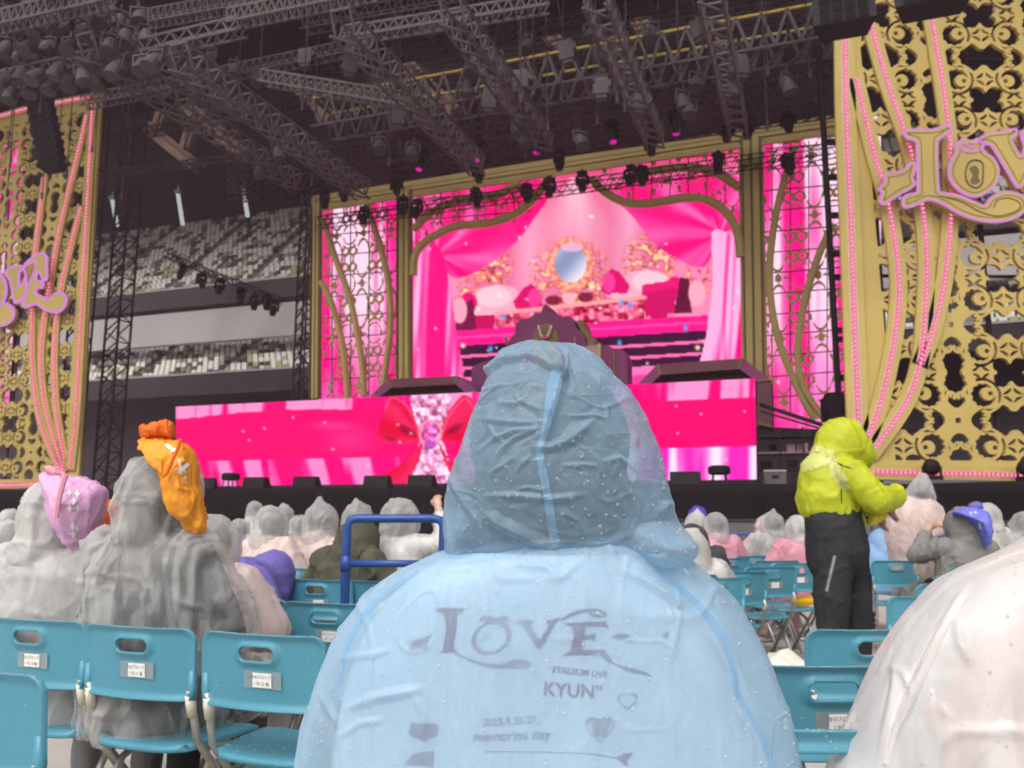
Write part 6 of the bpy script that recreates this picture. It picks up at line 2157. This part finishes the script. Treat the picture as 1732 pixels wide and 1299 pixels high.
for poly in ([(478, 258), (572, 258), (574, 268), (550, 280), (547, 330), (537, 392), (552, 408), (490, 412), (502, 396), (514, 330), (508, 282), (480, 268)],
             [(752, 305), (806, 298), (812, 308), (800, 320), (832, 370), (862, 315), (852, 304), (905, 290), (885, 312), (838, 392), (822, 396), (776, 322)],
             [(912, 310), (1058, 304), (1066, 328), (1050, 322), (988, 320), (982, 352), (1008, 350), (1022, 342), (1020, 374), (1008, 364), (980, 366), (974, 402), (1030, 402), (1050, 396), (1064, 418), (1088, 452), (1060, 440), (1038, 418), (908, 420), (936, 406), (948, 360), (944, 322)],
             [(385, 404), (396, 374), (430, 362), (466, 346), (452, 372), (446, 398), (414, 402)],
             [(1076, 358), (1104, 346), (1146, 352), (1112, 366)], [(370, 790), (400, 755), (470, 745), (470, 800)], [(384, 690), (392, 650), (486, 655), (484, 690), (440, 715)]):
    pr.append(fanpoly(z5(poly)))
zc = lambda x, y: (500 + x / 2.014, 900 + y / 2.014)
pr.append(ringpoly(*zc(667, 360), 36, 27, 9, 4, -0.5))
pr.append(ringpoly(*zc(1030, 278), 16, 6, 5, 3, 0.1))
pr.append(ringpoly(*zc(760, 450), 20, 8, 5, 3, 0.05))
pr.append(strip_px([(*zc(628, 300), 4), (*zc(652, 292), 9), (*zc(680, 302), 9), (*zc(710, 294), 8), (*zc(728, 304), 3)]))
pr.append(strip_px([(*zc(905, 300), 3), (*zc(950, 276), 6), (*zc(1000, 266), 5), (*zc(1040, 268), 3)]))
pr.append(strip_px([(*zc(540, 412), 2), (*zc(620, 445), 5), (*zc(700, 458), 8), (*zc(760, 446), 6), (*zc(800, 455), 2)]))
pr.append(strip_px([(*zc(1088, 450), 2), (*zc(1140, 470), 7), (*zc(1180, 478), 6), (*zc(1215, 492), 1)]))
pr.append(strip_px([(*zc(640, 748), 1.5), (*zc(860, 750), 1.5), (*zc(1000, 756), 1.5), (*zc(1095, 770), 1.5)]))
pr.append(fanpoly(z5([(1092, 768), (1115, 756), (1152, 752), (1128, 776), (1132, 798), (1112, 786)])))
pr.append(ringpoly(*zc(1262, 350), 5, 4, 5, 4)); pr.append(ringpoly(*zc(1305, 258), 3, 3, 3, 3))
hp = lambda cx, cy, s, n=24: [(cx + s * 16 * math.sin(t) ** 3 / 16, cy - s * (13 * math.cos(t) - 5 * math.cos(2 * t) - 2 * math.cos(3 * t) - math.cos(4 * t)) / 16) for t in np.linspace(0, 2 * math.pi, n, endpoint=False)]
hx_, hy_ = zc(1130, 574)
ho = hp(hx_, hy_, 17)
hi = hp(hx_, hy_, 14.6)
pr.append((ho + hi, [(k, (k + 1) % 24, 24 + (k + 1) % 24, 24 + k) for k in range(24)]))
hx_, hy_ = zc(1037, 668)
ho, hi = hp(hx_, hy_, 25), hp(hx_, hy_, 23)
pr.append((ho + hi, [(k, (k + 1) % 24, 24 + (k + 1) % 24, 24 + k) for k in range(24)]))
for r_ in range(4):
    for c_ in range(6 - r_):
        pr.append(ringpoly(hx_ - 17 + r_ * 3.5 + c_ * 6.8, hy_ - 13 + r_ * 8, 3.0, 3.6, 1.6, 1.8, 0, 10))
pr.append(textpoly('STADIUM LIVE', *zc(968, 478), 15, 0.10))
pr.append(textpoly('KYUN\u201d', *zc(945, 542), 32, 0.06))
pr.append(textpoly('2025.9.20.21', *zc(728, 645), 18, -0.06))
pr.append(textpoly('memories day', *zc(735, 695), 23, -0.04))
inv(decal('shirt_print', pr, bvh_s, 0.002, 'shirtprint', shirt))

# ---- rain beads on the nearer chairs
_cd = drops_on('water_drops', _back, 420, None, 31, 0.0008, 0.0026, region=lambda c, n: ((n[:, 2] > 0.35) & (c[:, 2] > 0.70)) * 1.0 + ((n[:, 1] < -0.5) * 0.05))
_sd = drops_on('water_drops', _seat, 260, None, 33, 0.0012, 0.0038, region=lambda c, n: (n[:, 2] > 0.5) * 1.0)
for ch_ in [o for o in COL.objects if o.name.startswith('folding_chair') and o.location.y < 4.2]:
    for c_ in ch_.children:
        src_ = _cd if c_.name.startswith('backrest') else (_sd if c_.name.startswith('seat') and 'label' not in c_.name else None)
        if src_:
            stuff(link('water_drops', src_.data, None, c_))
bpy.data.objects.remove(_cd); bpy.data.objects.remove(_sd)

# ---- the near person in white at the right --------------------------------------
YWn = 1.50
wp_ = at(1950, 1299, YWn)
white = thing('person', 'near person in a wet white raincoat cut off at the lower right corner', 'person', (wp_.x, YWn, 0))
WO = np.array(white.location)
mir = lambda xl: 3900 - xl
wrows = [(860, 1830, mir(1830), 0.0, 0.08), (878, 1800, mir(1800), 0.07, 0.03), (900, 1776, mir(1776), 0.12, 0), (915, 1752, mir(1752), 0.135, 0), (930, 1728, mir(1728), 0.14, 0), (948, 1690, mir(1690), 0.145, 0), (970, 1640, mir(1640), 0.15, 0), (992, 1600, mir(1600), 0.155, 0),
         (1028, 1560, mir(1560), 0.16, 0), (1062, 1530, mir(1530), 0.165, 0), (1110, 1500, mir(1500), 0.168, 0), (1150, 1480, mir(1480), 0.17, 0), (1205, 1455, mir(1455), 0.172, 0), (1260, 1434, mir(1434), 0.174, 0), (1299, 1420, mir(1420), 0.176, 0), (1400, 1396, mir(1396), 0.178, 0), (1560, 1380, mir(1380), 0.18, 0)]
Pw, fw_, _, _ = skin_rows(wrows, 160, 240, YWn, 110, 0.85, 0.66)
z8 = lambda pts: [(1280 + x / 3.832, 980 + y / 3.832) for x, y in pts]
wcre = [([(1330, 100), (1250, 250), (1100, 520), (1000, 780), (900, 1000), (840, 1200)], 10, 7), ([(900, 560), (900, 700), (800, 1200)], 12, 6), ([(1300, 250), (1320, 420), (1400, 560)], 12, 6), ([(860, 560), (950, 600), (1010, 760)], 9, 5), ([(1560, 940), (1700, 980)], 8, 3), ([(1180, 800), (1250, 900), (1240, 1100)], 10, 4)]
def wdisp(p):
    X, Y = project_px(p)
    d = vnoise(p * (6, 6, 3.2), 53) * 0.008 + crest(p * (7, 7, 3), 55, 0.06) * 0.006 + crumple(p * (1, 1, 0.6), 9, 52) * 0.005
    for pts, wd, am in wcre:
        d = d + tent(X, Y, z8(pts), wd) * am * 0.0014
    return d
me_w = sheet_mesh('raincoat', Pw - WO, fw_, lambda p: wdisp(p + WO))
wc = link('raincoat', me_w, 'f_white', white)
bvh_w = BVHTree.FromPolygons([tuple(v + WO) for v in coords(me_w)], [tuple(f.vertices) for f in me_w.polygons])
o = decal('sleeve_seam', [strip_px([(1280 + x / 3.832, 980 + y / 3.832, w_ / 3.832) for x, y, w_ in [(1390, 20, 40), (1310, 150, 55), (1200, 300, 75), (1090, 520, 100), (1000, 700, 110), (930, 860, 90), (880, 1000, 60), (840, 1200, 50)]])], bvh_w, 0.002, 'f_white', wc)
if o:
    o.data.transform(Matrix.Translation(-Vector(WO)))
drops_on('water_drops', me_w, 1000, wc, 9, rmax=0.0034, offset=Vector(WO))
b = MB()
head_shapes(b, (0.16, 0.05, 1.22), 1.0)
b.cap((0.15, 0.02, 1.08), (0.05, 0.03, 1.0), 0.06, 0.08)
b.loft([(0, 0.03, 0.44, 0.17, 0.10), (0, 0.03, 0.6, 0.17, 0.10), (0, 0.02, 0.9, 0.18, 0.09), (0, 0.02, 1.0, 0.17, 0.075), (0, 0.03, 1.08, 0.07, 0.06)])
for s in (-1, 1):
    b.cap((s * 0.18, 0.02, 1.0), (s * 0.32, 0.06, 0.74), 0.052, 0.044).cap((s * 0.32, 0.06, 0.74), (s * 0.15, 0.32, 0.66), 0.044, 0.03)
    hand(b, Vector((s * 0.15, 0.32, 0.66)), Vector((-s * 0.3, 1, -0.1)), Vector((-s, 0, 0)), UP)
    b.cap((s * 0.10, 0.03, 0.48), (s * 0.14, 0.45, 0.48), 0.085, 0.065).cap((s * 0.14, 0.45, 0.48), (s * 0.14, 0.43, 0.08), 0.06, 0.045).cap((s * 0.14, 0.42, 0.05), (s * 0.15, 0.58, 0.045), 0.045, 0.04)
remeshed('body', b, 0.016, 'skin', white, smooth=3)
remeshed('hood', MB().ell((0.16, 0.03, 1.22), (0.15, 0.15, 0.165)).cap((0.16, 0.02, 1.14), (0.12, 0.02, 1.06), 0.15, 0.12), 0.016, 'f_white', white, smooth=3, folds=0.008)
c = MB().loft([(0, 0.0, 0.42, 0.22, 0.12), (0, 0.0, 0.7, 0.22, 0.115), (0, 0, 0.92, 0.22, 0.10), (0, 0.01, 1.02, 0.17, 0.08), (0, 0.03, 1.07, 0.08, 0.06)])
remeshed('clothes', c, 0.02, 'c_pink', white, smooth=3, folds=0.005)

# ---- seated people of the left block ----------------------------------------------
person('person in grey see-through raincoat with orange bag over the hood', 262, 3.02, LY, top=1.385, k=1.10, coat='f_smoke', inner='c_dark', folds=0.016, seed=3, voxel=0.009, hk=1.12, fine=0.0022)
person('person in milky raincoat with lilac bag over the hood at left edge', 92, 3.2, LY, top=1.29, k=1.12, coat='f_milky', inner='c_grey', folds=0.016, seed=7, voxel=0.010, hk=1.1, fine=0.0022)
person('person in blush raincoat mostly hidden by the grey raincoat', 352, 3.55, LY, top=1.12, k=1.05, coat='f_pinkish', inner='c_white', folds=0.012, seed=11, hoodmat='f_clear')
person('person bent forward in a purple jacket behind empty chairs', 366, 4.4, LY, top=1.03, k=0.92, bow=True, coat='c_purple', inner=None, lean=0.3, seed=13, folds=0.010)
person('person in white raincoat with greyish hood turned right, left of the pointed hoods', 455, 6.2, R(-35), top=1.20, coat='f_pinkish', inner='c_white', seed=17, hoodmat='f_clear', head_turn=0.9, k=1.05)
person('person in pale poncho with tall pointed hood left of the olive jacket', 540, 6.3, R(-19), top=1.235, coat='f_pinkish', inner='c_white', seed=19, hood='point', hoodmat='f_clear', k=1.2)
person('person in olive green hooded jacket behind the blue barrier', 592, 5.5, R(-30), top=1.10, coat='olive', inner=None, seed=23, tilt=0.25, k=1.15, folds=0.022, voxel=0.015)
person('person with grey pointed hood just behind the olive jacket', 602, 7.0, R(-19), top=1.25, coat='f_clear', inner='c_grey', seed=29, hood='point', k=0.95)
person('person in clear raincoat raising an arm behind the blue barrier', 675, 5.7, R(-45), top=1.27, coat='f_clear', inner='c_white', seed=31, arms='right', k=0.95)
for i, (x, Y, top, ct, inn, hm, lab, ar) in enumerate((
        (12, 9.0, 1.18, 'f_milky', 'c_grey', None, 'person in milky raincoat at the far left edge', 'lap'),
        (40, 10.5, 1.15, 'f_clear', 'c_dark', None, 'small greyish hooded person right of the far left one', 'lap'),
        (10, 6.2, 1.05, 'f_milky', 'c_white', None, 'person in white raincoat low at the left edge', 'lap'),
        (405, 10.5, 1.06, 'f_clear', 'c_purple', None, 'small person in purple under clear film beside the pink sleeve', 'lap'),
        (428, 12.5, 1.38, 'f_milky', 'c_white', 'f_clear', 'far person raising hands before the stage skirt', 'raise'),
        (478, 11.0, 1.27, 'f_clear', 'c_purple', None, 'far person in grey hood left of the tall pointed hood', 'lap'),
        (505, 9.5, 1.13, 'f_clear', 'c_dark', None, 'dark haired far person under clear hood beside the white raincoat', 'lap'),
        (1182, 11.5, 1.32, 'f_violet', None, None, 'far person in deep violet raincoat right of the blue hood', 'lap'),
        (1180, 9.6, 1.20, 'f_milky', 'c_white', None, 'person with white hood in front of the violet raincoat', 'lap'),
        (1212, 8.6, 1.19, 'f_pink', 'c_white', 'f_clear', 'person in pink raincoat with dark hair under clear hood', 'lap'),
        (1308, 9.2, 1.20, 'f_clear', 'c_grey', 'f_clear', 'person in grey see-through raincoat between two pink ones', 'lap'),
        (1296, 10.5, 1.16, 'f_pinkish', 'c_pink', None, 'person in blush hood behind the grey see-through raincoat', 'lap'),
        (1352, 8.0, 1.15, 'f_pink', 'c_pink', 'f_milky', 'person in bright pink raincoat with milky striped hood beside black trousers', 'lap'),
        (1168, 5.6, 1.02, 'f_milky', 'c_white', None, 'white raincoat person partly hidden by the blue hood flap', 'lap'),
        (1172, 6.9, 1.06, 'c_dark', None, None, 'person in black jacket beside the blue hood flap', 'lap'),
        (1490, 8.8, 0.98, 'f_sky', 'c_white', None, 'crouched person in sky blue raincoat behind the black trousers', 'lap'),
        (1735, 8.6, 1.22, 'f_clear', 'c_grey', None, 'person in grey raincoat at the right edge', 'lap'),
        (1676, 9.0, 1.33, 'f_milky', 'c_white', 'f_milky', 'person in white cap with both arms raised before the barricade', 'raise'))):
    person(lab, x, Y, R(-15) if x < 800 else R(12), top=top, coat=ct, inner=inn, hoodmat=hm, seed=40 + 3 * i, arms=ar, voxel=0.024 if Y > 8 else 0.016, fine=0.003, k=1.0, hood='point' if i in (5, 8, 10) else 'round')
person('person in grey jacket with cornflower bag over the hood, hands raised', 1632, 6.7, R(12), top=1.22, coat='grey_jacket', inner=None, seed=101, arms='raise', k=1.08, voxel=0.014, folds=0.02)

# ---- the pink poncho standing ---------------------------------------------------------
YP = 7.6
pp = at(1548, 900, YP)
pk = thing('person', 'person standing in a pale pink poncho beside the lime jacket', 'person', (pp.x, YP, 0))
PO = Vector((pp.x, YP, 0))
W = lambda x, y, dy=0.0: at(x, y, YP) + Vector((0, dy, 0)) - PO
out = smooth_line([(1548, 838), (1566, 838), (1583, 848), (1596, 868), (1600, 886), (1590, 902), (1580, 894), (1580, 930), (1584, 968), (1560, 985), (1530, 1002), (1513, 1010), (1511, 985), (1508, 940), (1500, 905), (1502, 868), (1516, 848), (1532, 838)], 3, True)
o = dome('raincoat', out, YP, 0.2, 0.2, 'f_pinkish', pk, wob=0.008, seed=5, ws=9)
o.data.transform(Matrix.Translation(-PO))
o = dome('hood', smooth_line([(1560, 800), (1570, 812), (1578, 832), (1580, 846), (1560, 852), (1536, 848), (1532, 834), (1545, 815)], 3, True), YP, 0.12, 0.12, 'f_clear', pk, wob=0.004, seed=6)
o.data.transform(Matrix.Translation(-PO))
b = MB()
head_shapes(b, W(1556, 836, 0.02), 0.85)
b.cap(W(1552, 870), W(1545, 950), 0.12, 0.13)
for s in (-1, 1):
    b.cap(W(1552 + s * 20, 862), W(1552 + s * 32, 890, 0.05), 0.045, 0.04).cap(W(1552 + s * 32, 890, 0.05), W(1552 + s * 12, 872, 0.2), 0.04, 0.03)
    hand(b, W(1552 + s * 12, 872, 0.2), Vector((-s * 0.5, 0.6, 0.3)), Vector((0, 0, 1)), Vector((s, 0, 0)))
remeshed('body', b, 0.014, 'skin', pk, smooth=3)
tr = MB()
for s in (-1, 1):
    kx = W(1546 + s * 15, 1000)
    tr.cap(W(1545 + s * 12, 950), kx, 0.095, 0.075).cap(kx, (kx.x, kx.y, 0.1), 0.07, 0.055).cap((kx.x, kx.y, 0.05), (kx.x, kx.y + 0.14, 0.04), 0.045, 0.04)
remeshed('trousers', tr, 0.02, 'trousers', pk, smooth=3, folds=0.006)
remeshed('hair', MB().ell(W(1556, 834, 0.0), (0.08, 0.085, 0.10)), 0.016, 'hair', pk, smooth=2)

# ---- staff in the lime jacket ------------------------------------------------------------
YS = 5.3
sp_ = at(1425, 900, YS)
SO = Vector((sp_.x, YS, 0))
st_ = thing('person', 'staff member standing in lime yellow hooded rain jacket and black trousers', 'person', SO)
W = lambda x, y, dy=0.0: at(x, y, YS) + Vector((0, dy, 0)) - SO
fwd_ = Vector((0.93, 0.25, -0.42)).normalized()
up_ = Vector((0.42, 0.1, 0.93)).normalized()
b = MB()
hs = W(1432, 752)
head_shapes(b, hs, 1.05, fwd_, (up_ - fwd_ * up_.dot(fwd_)).normalized())
b.cap(W(1408, 800), W(1412, 880), 0.13, 0.13).cap(W(1412, 795), W(1425, 770), 0.07, 0.06)
b.cap(W(1425, 800, -0.15), W(1462, 848, -0.17), 0.05, 0.045).cap(W(1462, 848, -0.17), W(1500, 846, 0.0), 0.045, 0.032)
b.cap(W(1425, 800, 0.17), W(1470, 850, 0.2), 0.05, 0.045).cap(W(1470, 850, 0.2), W(1492, 860, 0.1), 0.045, 0.032)
hand(b, W(1500, 846, 0.0), Vector((0.35, 0.3, -0.75)), Vector((0, 1, 0)), Vector((-0.6, 0, 0.4)), 1.05)
hand(b, W(1490, 858, 0.1), Vector((0.25, -0.1, -0.9)), Vector((0, -1, 0)), Vector((-0.6, 0, 0.4)), 1.05)
legs = [((1402, 950, -0.05), (1399, 1050, -0.08), (1394, 1175, -0.08)), ((1438, 950, 0.06), (1456, 1050, 0.07), (1460, 1178, 0.09))]
for a_, k_, f_ in legs:
    b.cap(W(*a_), W(*k_), 0.085, 0.06).cap(W(*k_), W(*f_), 0.055, 0.045)
remeshed('body', b, 0.011, 'skin', st_, smooth=2)
j = MB()
j.cap(W(1398, 806), W(1398, 845), 0.165, 0.178).cap(W(1398, 840), W(1410, 866), 0.178, 0.165).cap(W(1388, 800, -0.02), W(1422, 797, 0.02), 0.125, 0.12).cap(W(1408, 862), W(1432, 882), 0.155, 0.11)
j.cap(W(1420, 803, -0.14), W(1462, 848, -0.20), 0.098, 0.080).cap(W(1462, 848, -0.20), W(1507, 838, -0.06), 0.080, 0.058)
j.cap(W(1425, 805, 0.15), W(1470, 850, 0.19), 0.095, 0.082).cap(W(1470, 850, 0.19), W(1488, 856, 0.12), 0.082, 0.06)
j.ell(W(1420, 748), (0.140, 0.14, 0.165), Matrix.Rotation(0.45, 3, 'Y')).cap(W(1412, 765), W(1398, 798), 0.13, 0.14).cap(W(1432, 738), W(1458, 768), 0.112, 0.085).cap(W(1428, 765), W(1448, 782), 0.10, 0.07)
jk = remeshed('jacket', j, 0.011, 'lime', st_, smooth=3, folds=0.011, seed=77, fs=8, fine=0.003)
bvj = BVHTree.FromPolygons([tuple(v + np.array(SO)) for v in coords(jk.data)], [tuple(f.vertices) for f in jk.data.polygons])
for nm_, pts_ in (('hood_seam', [(1372, 762, 1.5), (1395, 770, 2), (1420, 785, 2), (1440, 792, 1.5)]), ('side_zip', [(1424, 822, 1.5), (1423, 838, 2), (1424, 852, 1.5)]), ('hem_band', [(1368, 858, 2), (1390, 872, 2), (1420, 885, 2), (1446, 892, 2)])):
    o = decal(nm_, [strip_px(pts_)], bvj, 0.003, 'trousers' if nm_ != 'hem_band' else 'limepale', jk)
    if o:
        o.data.transform(Matrix.Translation(-SO))
# tone panels over shoulder and sleeve
def skin_patch(name, src, test, lift, m, parent):
    me = src.data
    p, n = coords(me), normals(me)
    keep = [f for f in me.polygons if test(np.array(f.center))]
    par = {}
    def find(a):
        while par.setdefault(a, a) != a:
            a = par[a]
        return a
    for f in keep:
        r0 = find(f.vertices[0])
        for i in f.vertices[1:]:
            par[find(i)] = r0
    tally = {}
    for f in keep:
        tally.setdefault(find(f.vertices[0]), []).append(f)
    keep = max(tally.values(), key=len) if tally else []
    ids = sorted({i for f in keep for i in f.vertices})
    mp = {a: i for i, a in enumerate(ids)}
    if not keep:
        return
    return MB().add([tuple(p[i] + n[i] * lift) for i in ids], [tuple(mp[i] for i in f.vertices) for f in keep]).build(name, m, parent, smooth=True)
def pxtest(poly):
    def f_(c):
        X, Y = project_px((c + np.array(SO))[None])
        cv = Canvas(X, Y)
        return bool(cv.poly(poly)[0]) and c[1] < 0.12
    return f_
skin_patch('yoke_panel', jk, pxtest([(1352, 775), (1380, 752), (1415, 765), (1405, 785), (1358, 800)]), 0.003, 'limepale', jk)
skin_patch('sleeve_panel', jk, pxtest([(1400, 785), (1412, 775), (1428, 800), (1440, 826), (1425, 830), (1405, 805)]), 0.003, 'limepale', jk)
low = MB()
low.cap(W(1410, 868), W(1418, 930), 0.165, 0.185).cap(W(1400, 880, -0.02), W(1405, 945, -0.02), 0.15, 0.16)
remeshed('overskirt', low, 0.016, 'trousers', st_, smooth=4, folds=0.010, seed=78)
tr = MB()
for a_, k_, f_ in legs:
    tr.cap(W(a_[0], 930, a_[2]), W(*k_), 0.13, 0.088).cap(W(*k_), W(*f_), 0.088, 0.072)
    ft = W(*f_)
    tr.cap((ft.x - 0.02, ft.y, 0.06), (ft.x + 0.16, ft.y + 0.05, 0.05), 0.05, 0.045)
remeshed('trousers', tr, 0.012, 'trousers', st_, smooth=4, folds=0.018, seed=79)
MB().tube([W(1511, 833, -0.03), W(1514, 845, 0.02)], [0.06, 0.06], 12).build('cuff', 'black', st_, smooth=True)
# the flyers in hand
fl = dome('flyer_bag', smooth_line([(1468, 848), (1482, 852), (1496, 868), (1503, 872), (1486, 884), (1470, 888), (1472, 868)], 3, True), 5.28, 0.03, 0.03, 'yellowflyer', None, wob=0.006, seed=3, ws=30)
tag(fl, 'yellow flyer bag held by the staff member in lime', 'bag')
for nm_, src_, pts_ in (('trouser_stripe', 'trousers', [(1412, 940, 5), (1405, 970, 5), (1398, 1000, 5)]), ('trouser_stripe', 'trousers', [(1474, 950, 4), (1477, 990, 4), (1478, 1035, 4)])):
    sr_ = [c for c in st_.children if c.name.startswith(src_)][0]
    bv_ = BVHTree.FromPolygons([tuple(v + np.array(SO)) for v in coords(sr_.data)], [tuple(f.vertices) for f in sr_.data.polygons])
    o = decal(nm_, [strip_px(pts_)], bv_, 0.004, 'c_grey', sr_)
    if o:
        o.data.transform(Matrix.Translation(-SO))

# ---- bags worn over hoods ----------------------------------------------------------------
ob = dome('tote_bag', smooth_line([(236, 746), (262, 739), (290, 742), (312, 752), (328, 776), (332, 812), (338, 850), (345, 892), (334, 899), (318, 892), (300, 868), (288, 838), (276, 800), (262, 768), (248, 754)], 4, True), 2.90, 0.10, 0.10, 'orange', None, wob=0.008, seed=9, ws=22)
tag(ob, 'orange printed drawstring bag pulled over the grey raincoat hood', 'bag')
bvo = bvh_of(ob.data)
o = decal('white_print', [fanpoly([(278, 752), (284, 750), (292, 756), (286, 760)]), fanpoly([(286, 758), (296, 757), (300, 765), (290, 764)]), fanpoly([(300, 777), (305, 775), (308, 790), (316, 782), (321, 786), (310, 797), (300, 800), (304, 790)]),
                          fanpoly([(301, 796), (310, 792), (315, 800), (304, 803)]), fanpoly([(312, 805), (315, 804), (316, 818), (313, 818)])], bvo, 0.004, 'print', ob)
fr_ = smooth_line([(240, 728), (244, 722), (252, 722), (258, 716), (266, 719), (274, 713), (282, 716), (290, 713), (296, 722), (294, 736), (280, 742), (260, 740), (246, 740)], 2, True)
o = dome('bag_frill', fr_, 2.90, 0.05, 0.05, 'orangedeep', ob, wob=0.006, seed=2, ws=40)
o = MB().tube([at(x, y, 2.78) for x, y in smooth_line([(306, 742), (300, 760), (290, 782), (282, 800), (276, 806)], 4)], 0.006, 6).build('drawcord', 'orangedeep', ob)
pb = dome('tote_bag', smooth_line([(76, 802), (98, 800), (125, 805), (150, 815), (176, 830), (172, 862), (160, 890), (148, 912), (132, 934), (118, 920), (102, 900), (90, 868), (82, 835)], 4, True), 3.10, 0.11, 0.10, 'pinkbag', None, wob=0.007, seed=19, ws=18)
tag(pb, 'lilac pink drawstring bag pulled over the milky raincoat hood', 'bag')
bvp = bvh_of(pb.data)
pp_ = []
for (x0, y0) in ((113, 832), (120, 845), (113, 858), (126, 833), (127, 858), (118, 888), (126, 892), (119, 902)):
    pp_.append(fanpoly([(x0, y0), (x0 + 9, y0 + 1), (x0 + 9, y0 + 4), (x0, y0 + 3)]))
    pp_.append(fanpoly([(x0 + 3, y0 - 4), (x0 + 6, y0 - 4), (x0 + 6, y0 + 8), (x0 + 3, y0 + 8)]))
decal('white_print', pp_, bvp, 0.004, 'print', pb)
dome('bag_frill', smooth_line([(75, 790), (86, 788), (104, 797), (112, 803), (100, 806), (84, 800)], 2, True), 3.08, 0.03, 0.03, 'pinkcord', pb, wob=0.004, seed=4, ws=30)
MB().tube([at(x, y, 2.96) for x, y in smooth_line([(111, 802), (104, 825), (98, 850), (94, 876)], 4)], 0.010, 6).build('drawcord', 'pinkcord', pb)
bb = dome('tote_bag', smooth_line([(1614, 866), (1630, 861), (1650, 860), (1668, 868), (1674, 895), (1672, 918), (1664, 922), (1656, 905), (1644, 885), (1630, 872)], 3, True), 6.58, 0.13, 0.12, 'bluebag', None, wob=0.007, seed=21, ws=18)
tag(bb, 'cornflower blue drawstring bag pulled over the grey jacket hood', 'bag')
bvb = bvh_of(bb.data)
decal('white_print', [fanpoly([(1655, 884), (1664, 882), (1666, 885), (1657, 887)]), fanpoly([(1655, 884), (1658, 884), (1660, 895), (1657, 895)]), fanpoly([(1640, 866), (1652, 865), (1652, 868), (1641, 869)])], bvb, 0.004, 'print', bb)
dome('bag_frill', smooth_line([(1640, 852), (1652, 848), (1660, 852), (1662, 862), (1650, 864), (1640, 862)], 2, True), 6.58, 0.05, 0.05, 'c_purple', bb, seed=4)
tag(dome('sun_hat', smooth_line([(168, 848), (184, 845), (194, 852), (195, 876), (184, 888), (168, 890)], 3, True), 4.3, 0.1, 0.1, 'orangedeep', None, wob=0.006), 'bright orange hood peeking between the two bagged heads', 'hood')

# ---- things under and on the seats ------------------------------------------------------------
def sack(label, px, Y, rx, ry, h_, m, seed):
    p = at(px, 1100, Y)
    mb = MB().loft([(0, 0, 0.0, rx * 0.8, ry * 0.8), (0, 0, h_ * 0.25, rx, ry), (0, 0, h_ * 0.6, rx * 0.85, ry * 0.8), (0.02, 0, h_ * 0.85, rx * 0.4, ry * 0.35), (0.03, 0.01, h_, rx * 0.12, ry * 0.12)])
    o = remeshed('plastic_bag', mb, 0.018, m, None, smooth=2, folds=0.02, seed=seed, fs=9)
    o.location = (p.x, Y, 0.02)
    return tag(o, label, 'bag')
sack('crumpled cream plastic bag under the bare chairs beside black trousers', 1322, 5.2, 0.26, 0.2, 0.36, 'binbag', 3)
sack('pale plastic bag by the blue sleeve under the bare chairs', 1262, 5.0, 0.18, 0.2, 0.26, 'binbag', 5)
sack('beige cloth bag on the floor below the lower left chairs', 95, 2.55, 0.2, 0.16, 0.22, 'beigebag', 7)
sack('cream plastic bag on the floor at the lower left corner', 20, 2.45, 0.14, 0.14, 0.18, 'binbag', 9)
sack('beige bag under the seat of the grey raincoat', 205, 3.05, 0.2, 0.15, 0.2, 'beigebag', 11)
sack('white plastic bag under the empty chair beside the blue raincoat', 480, 3.3, 0.24, 0.18, 0.3, 'f_milky', 15)
tag(dome('vinyl_folder', [(1336, 1012), (1378, 1012), (1378, 1021), (1336, 1021)], 7.0, 0.03, 0.03, 'yellowbag', None), 'amber vinyl folder lying on a chair under the pink raincoat', 'folder')

# =========================================================================== wet air under the roof
def haze_mat(dens):
    m, n, l = newmat('wet air')
    out = n.new('ShaderNodeOutputMaterial')
    v = n.new('ShaderNodeVolumePrincipled')
    v.inputs['Color'].default_value = (0.92, 0.66, 0.78, 1)  # pinkish colour stands in for LED glow scattered in the air
    v.inputs['Density'].default_value = dens
    v.inputs['Anisotropy'].default_value = 0.2
    l.new(v.outputs[0], out.inputs['Volume'])
    return m
hz = stuff(MB().box((0, 50, 17.5), (330, 210, 38)).build('haze', haze_mat(0.0018)))
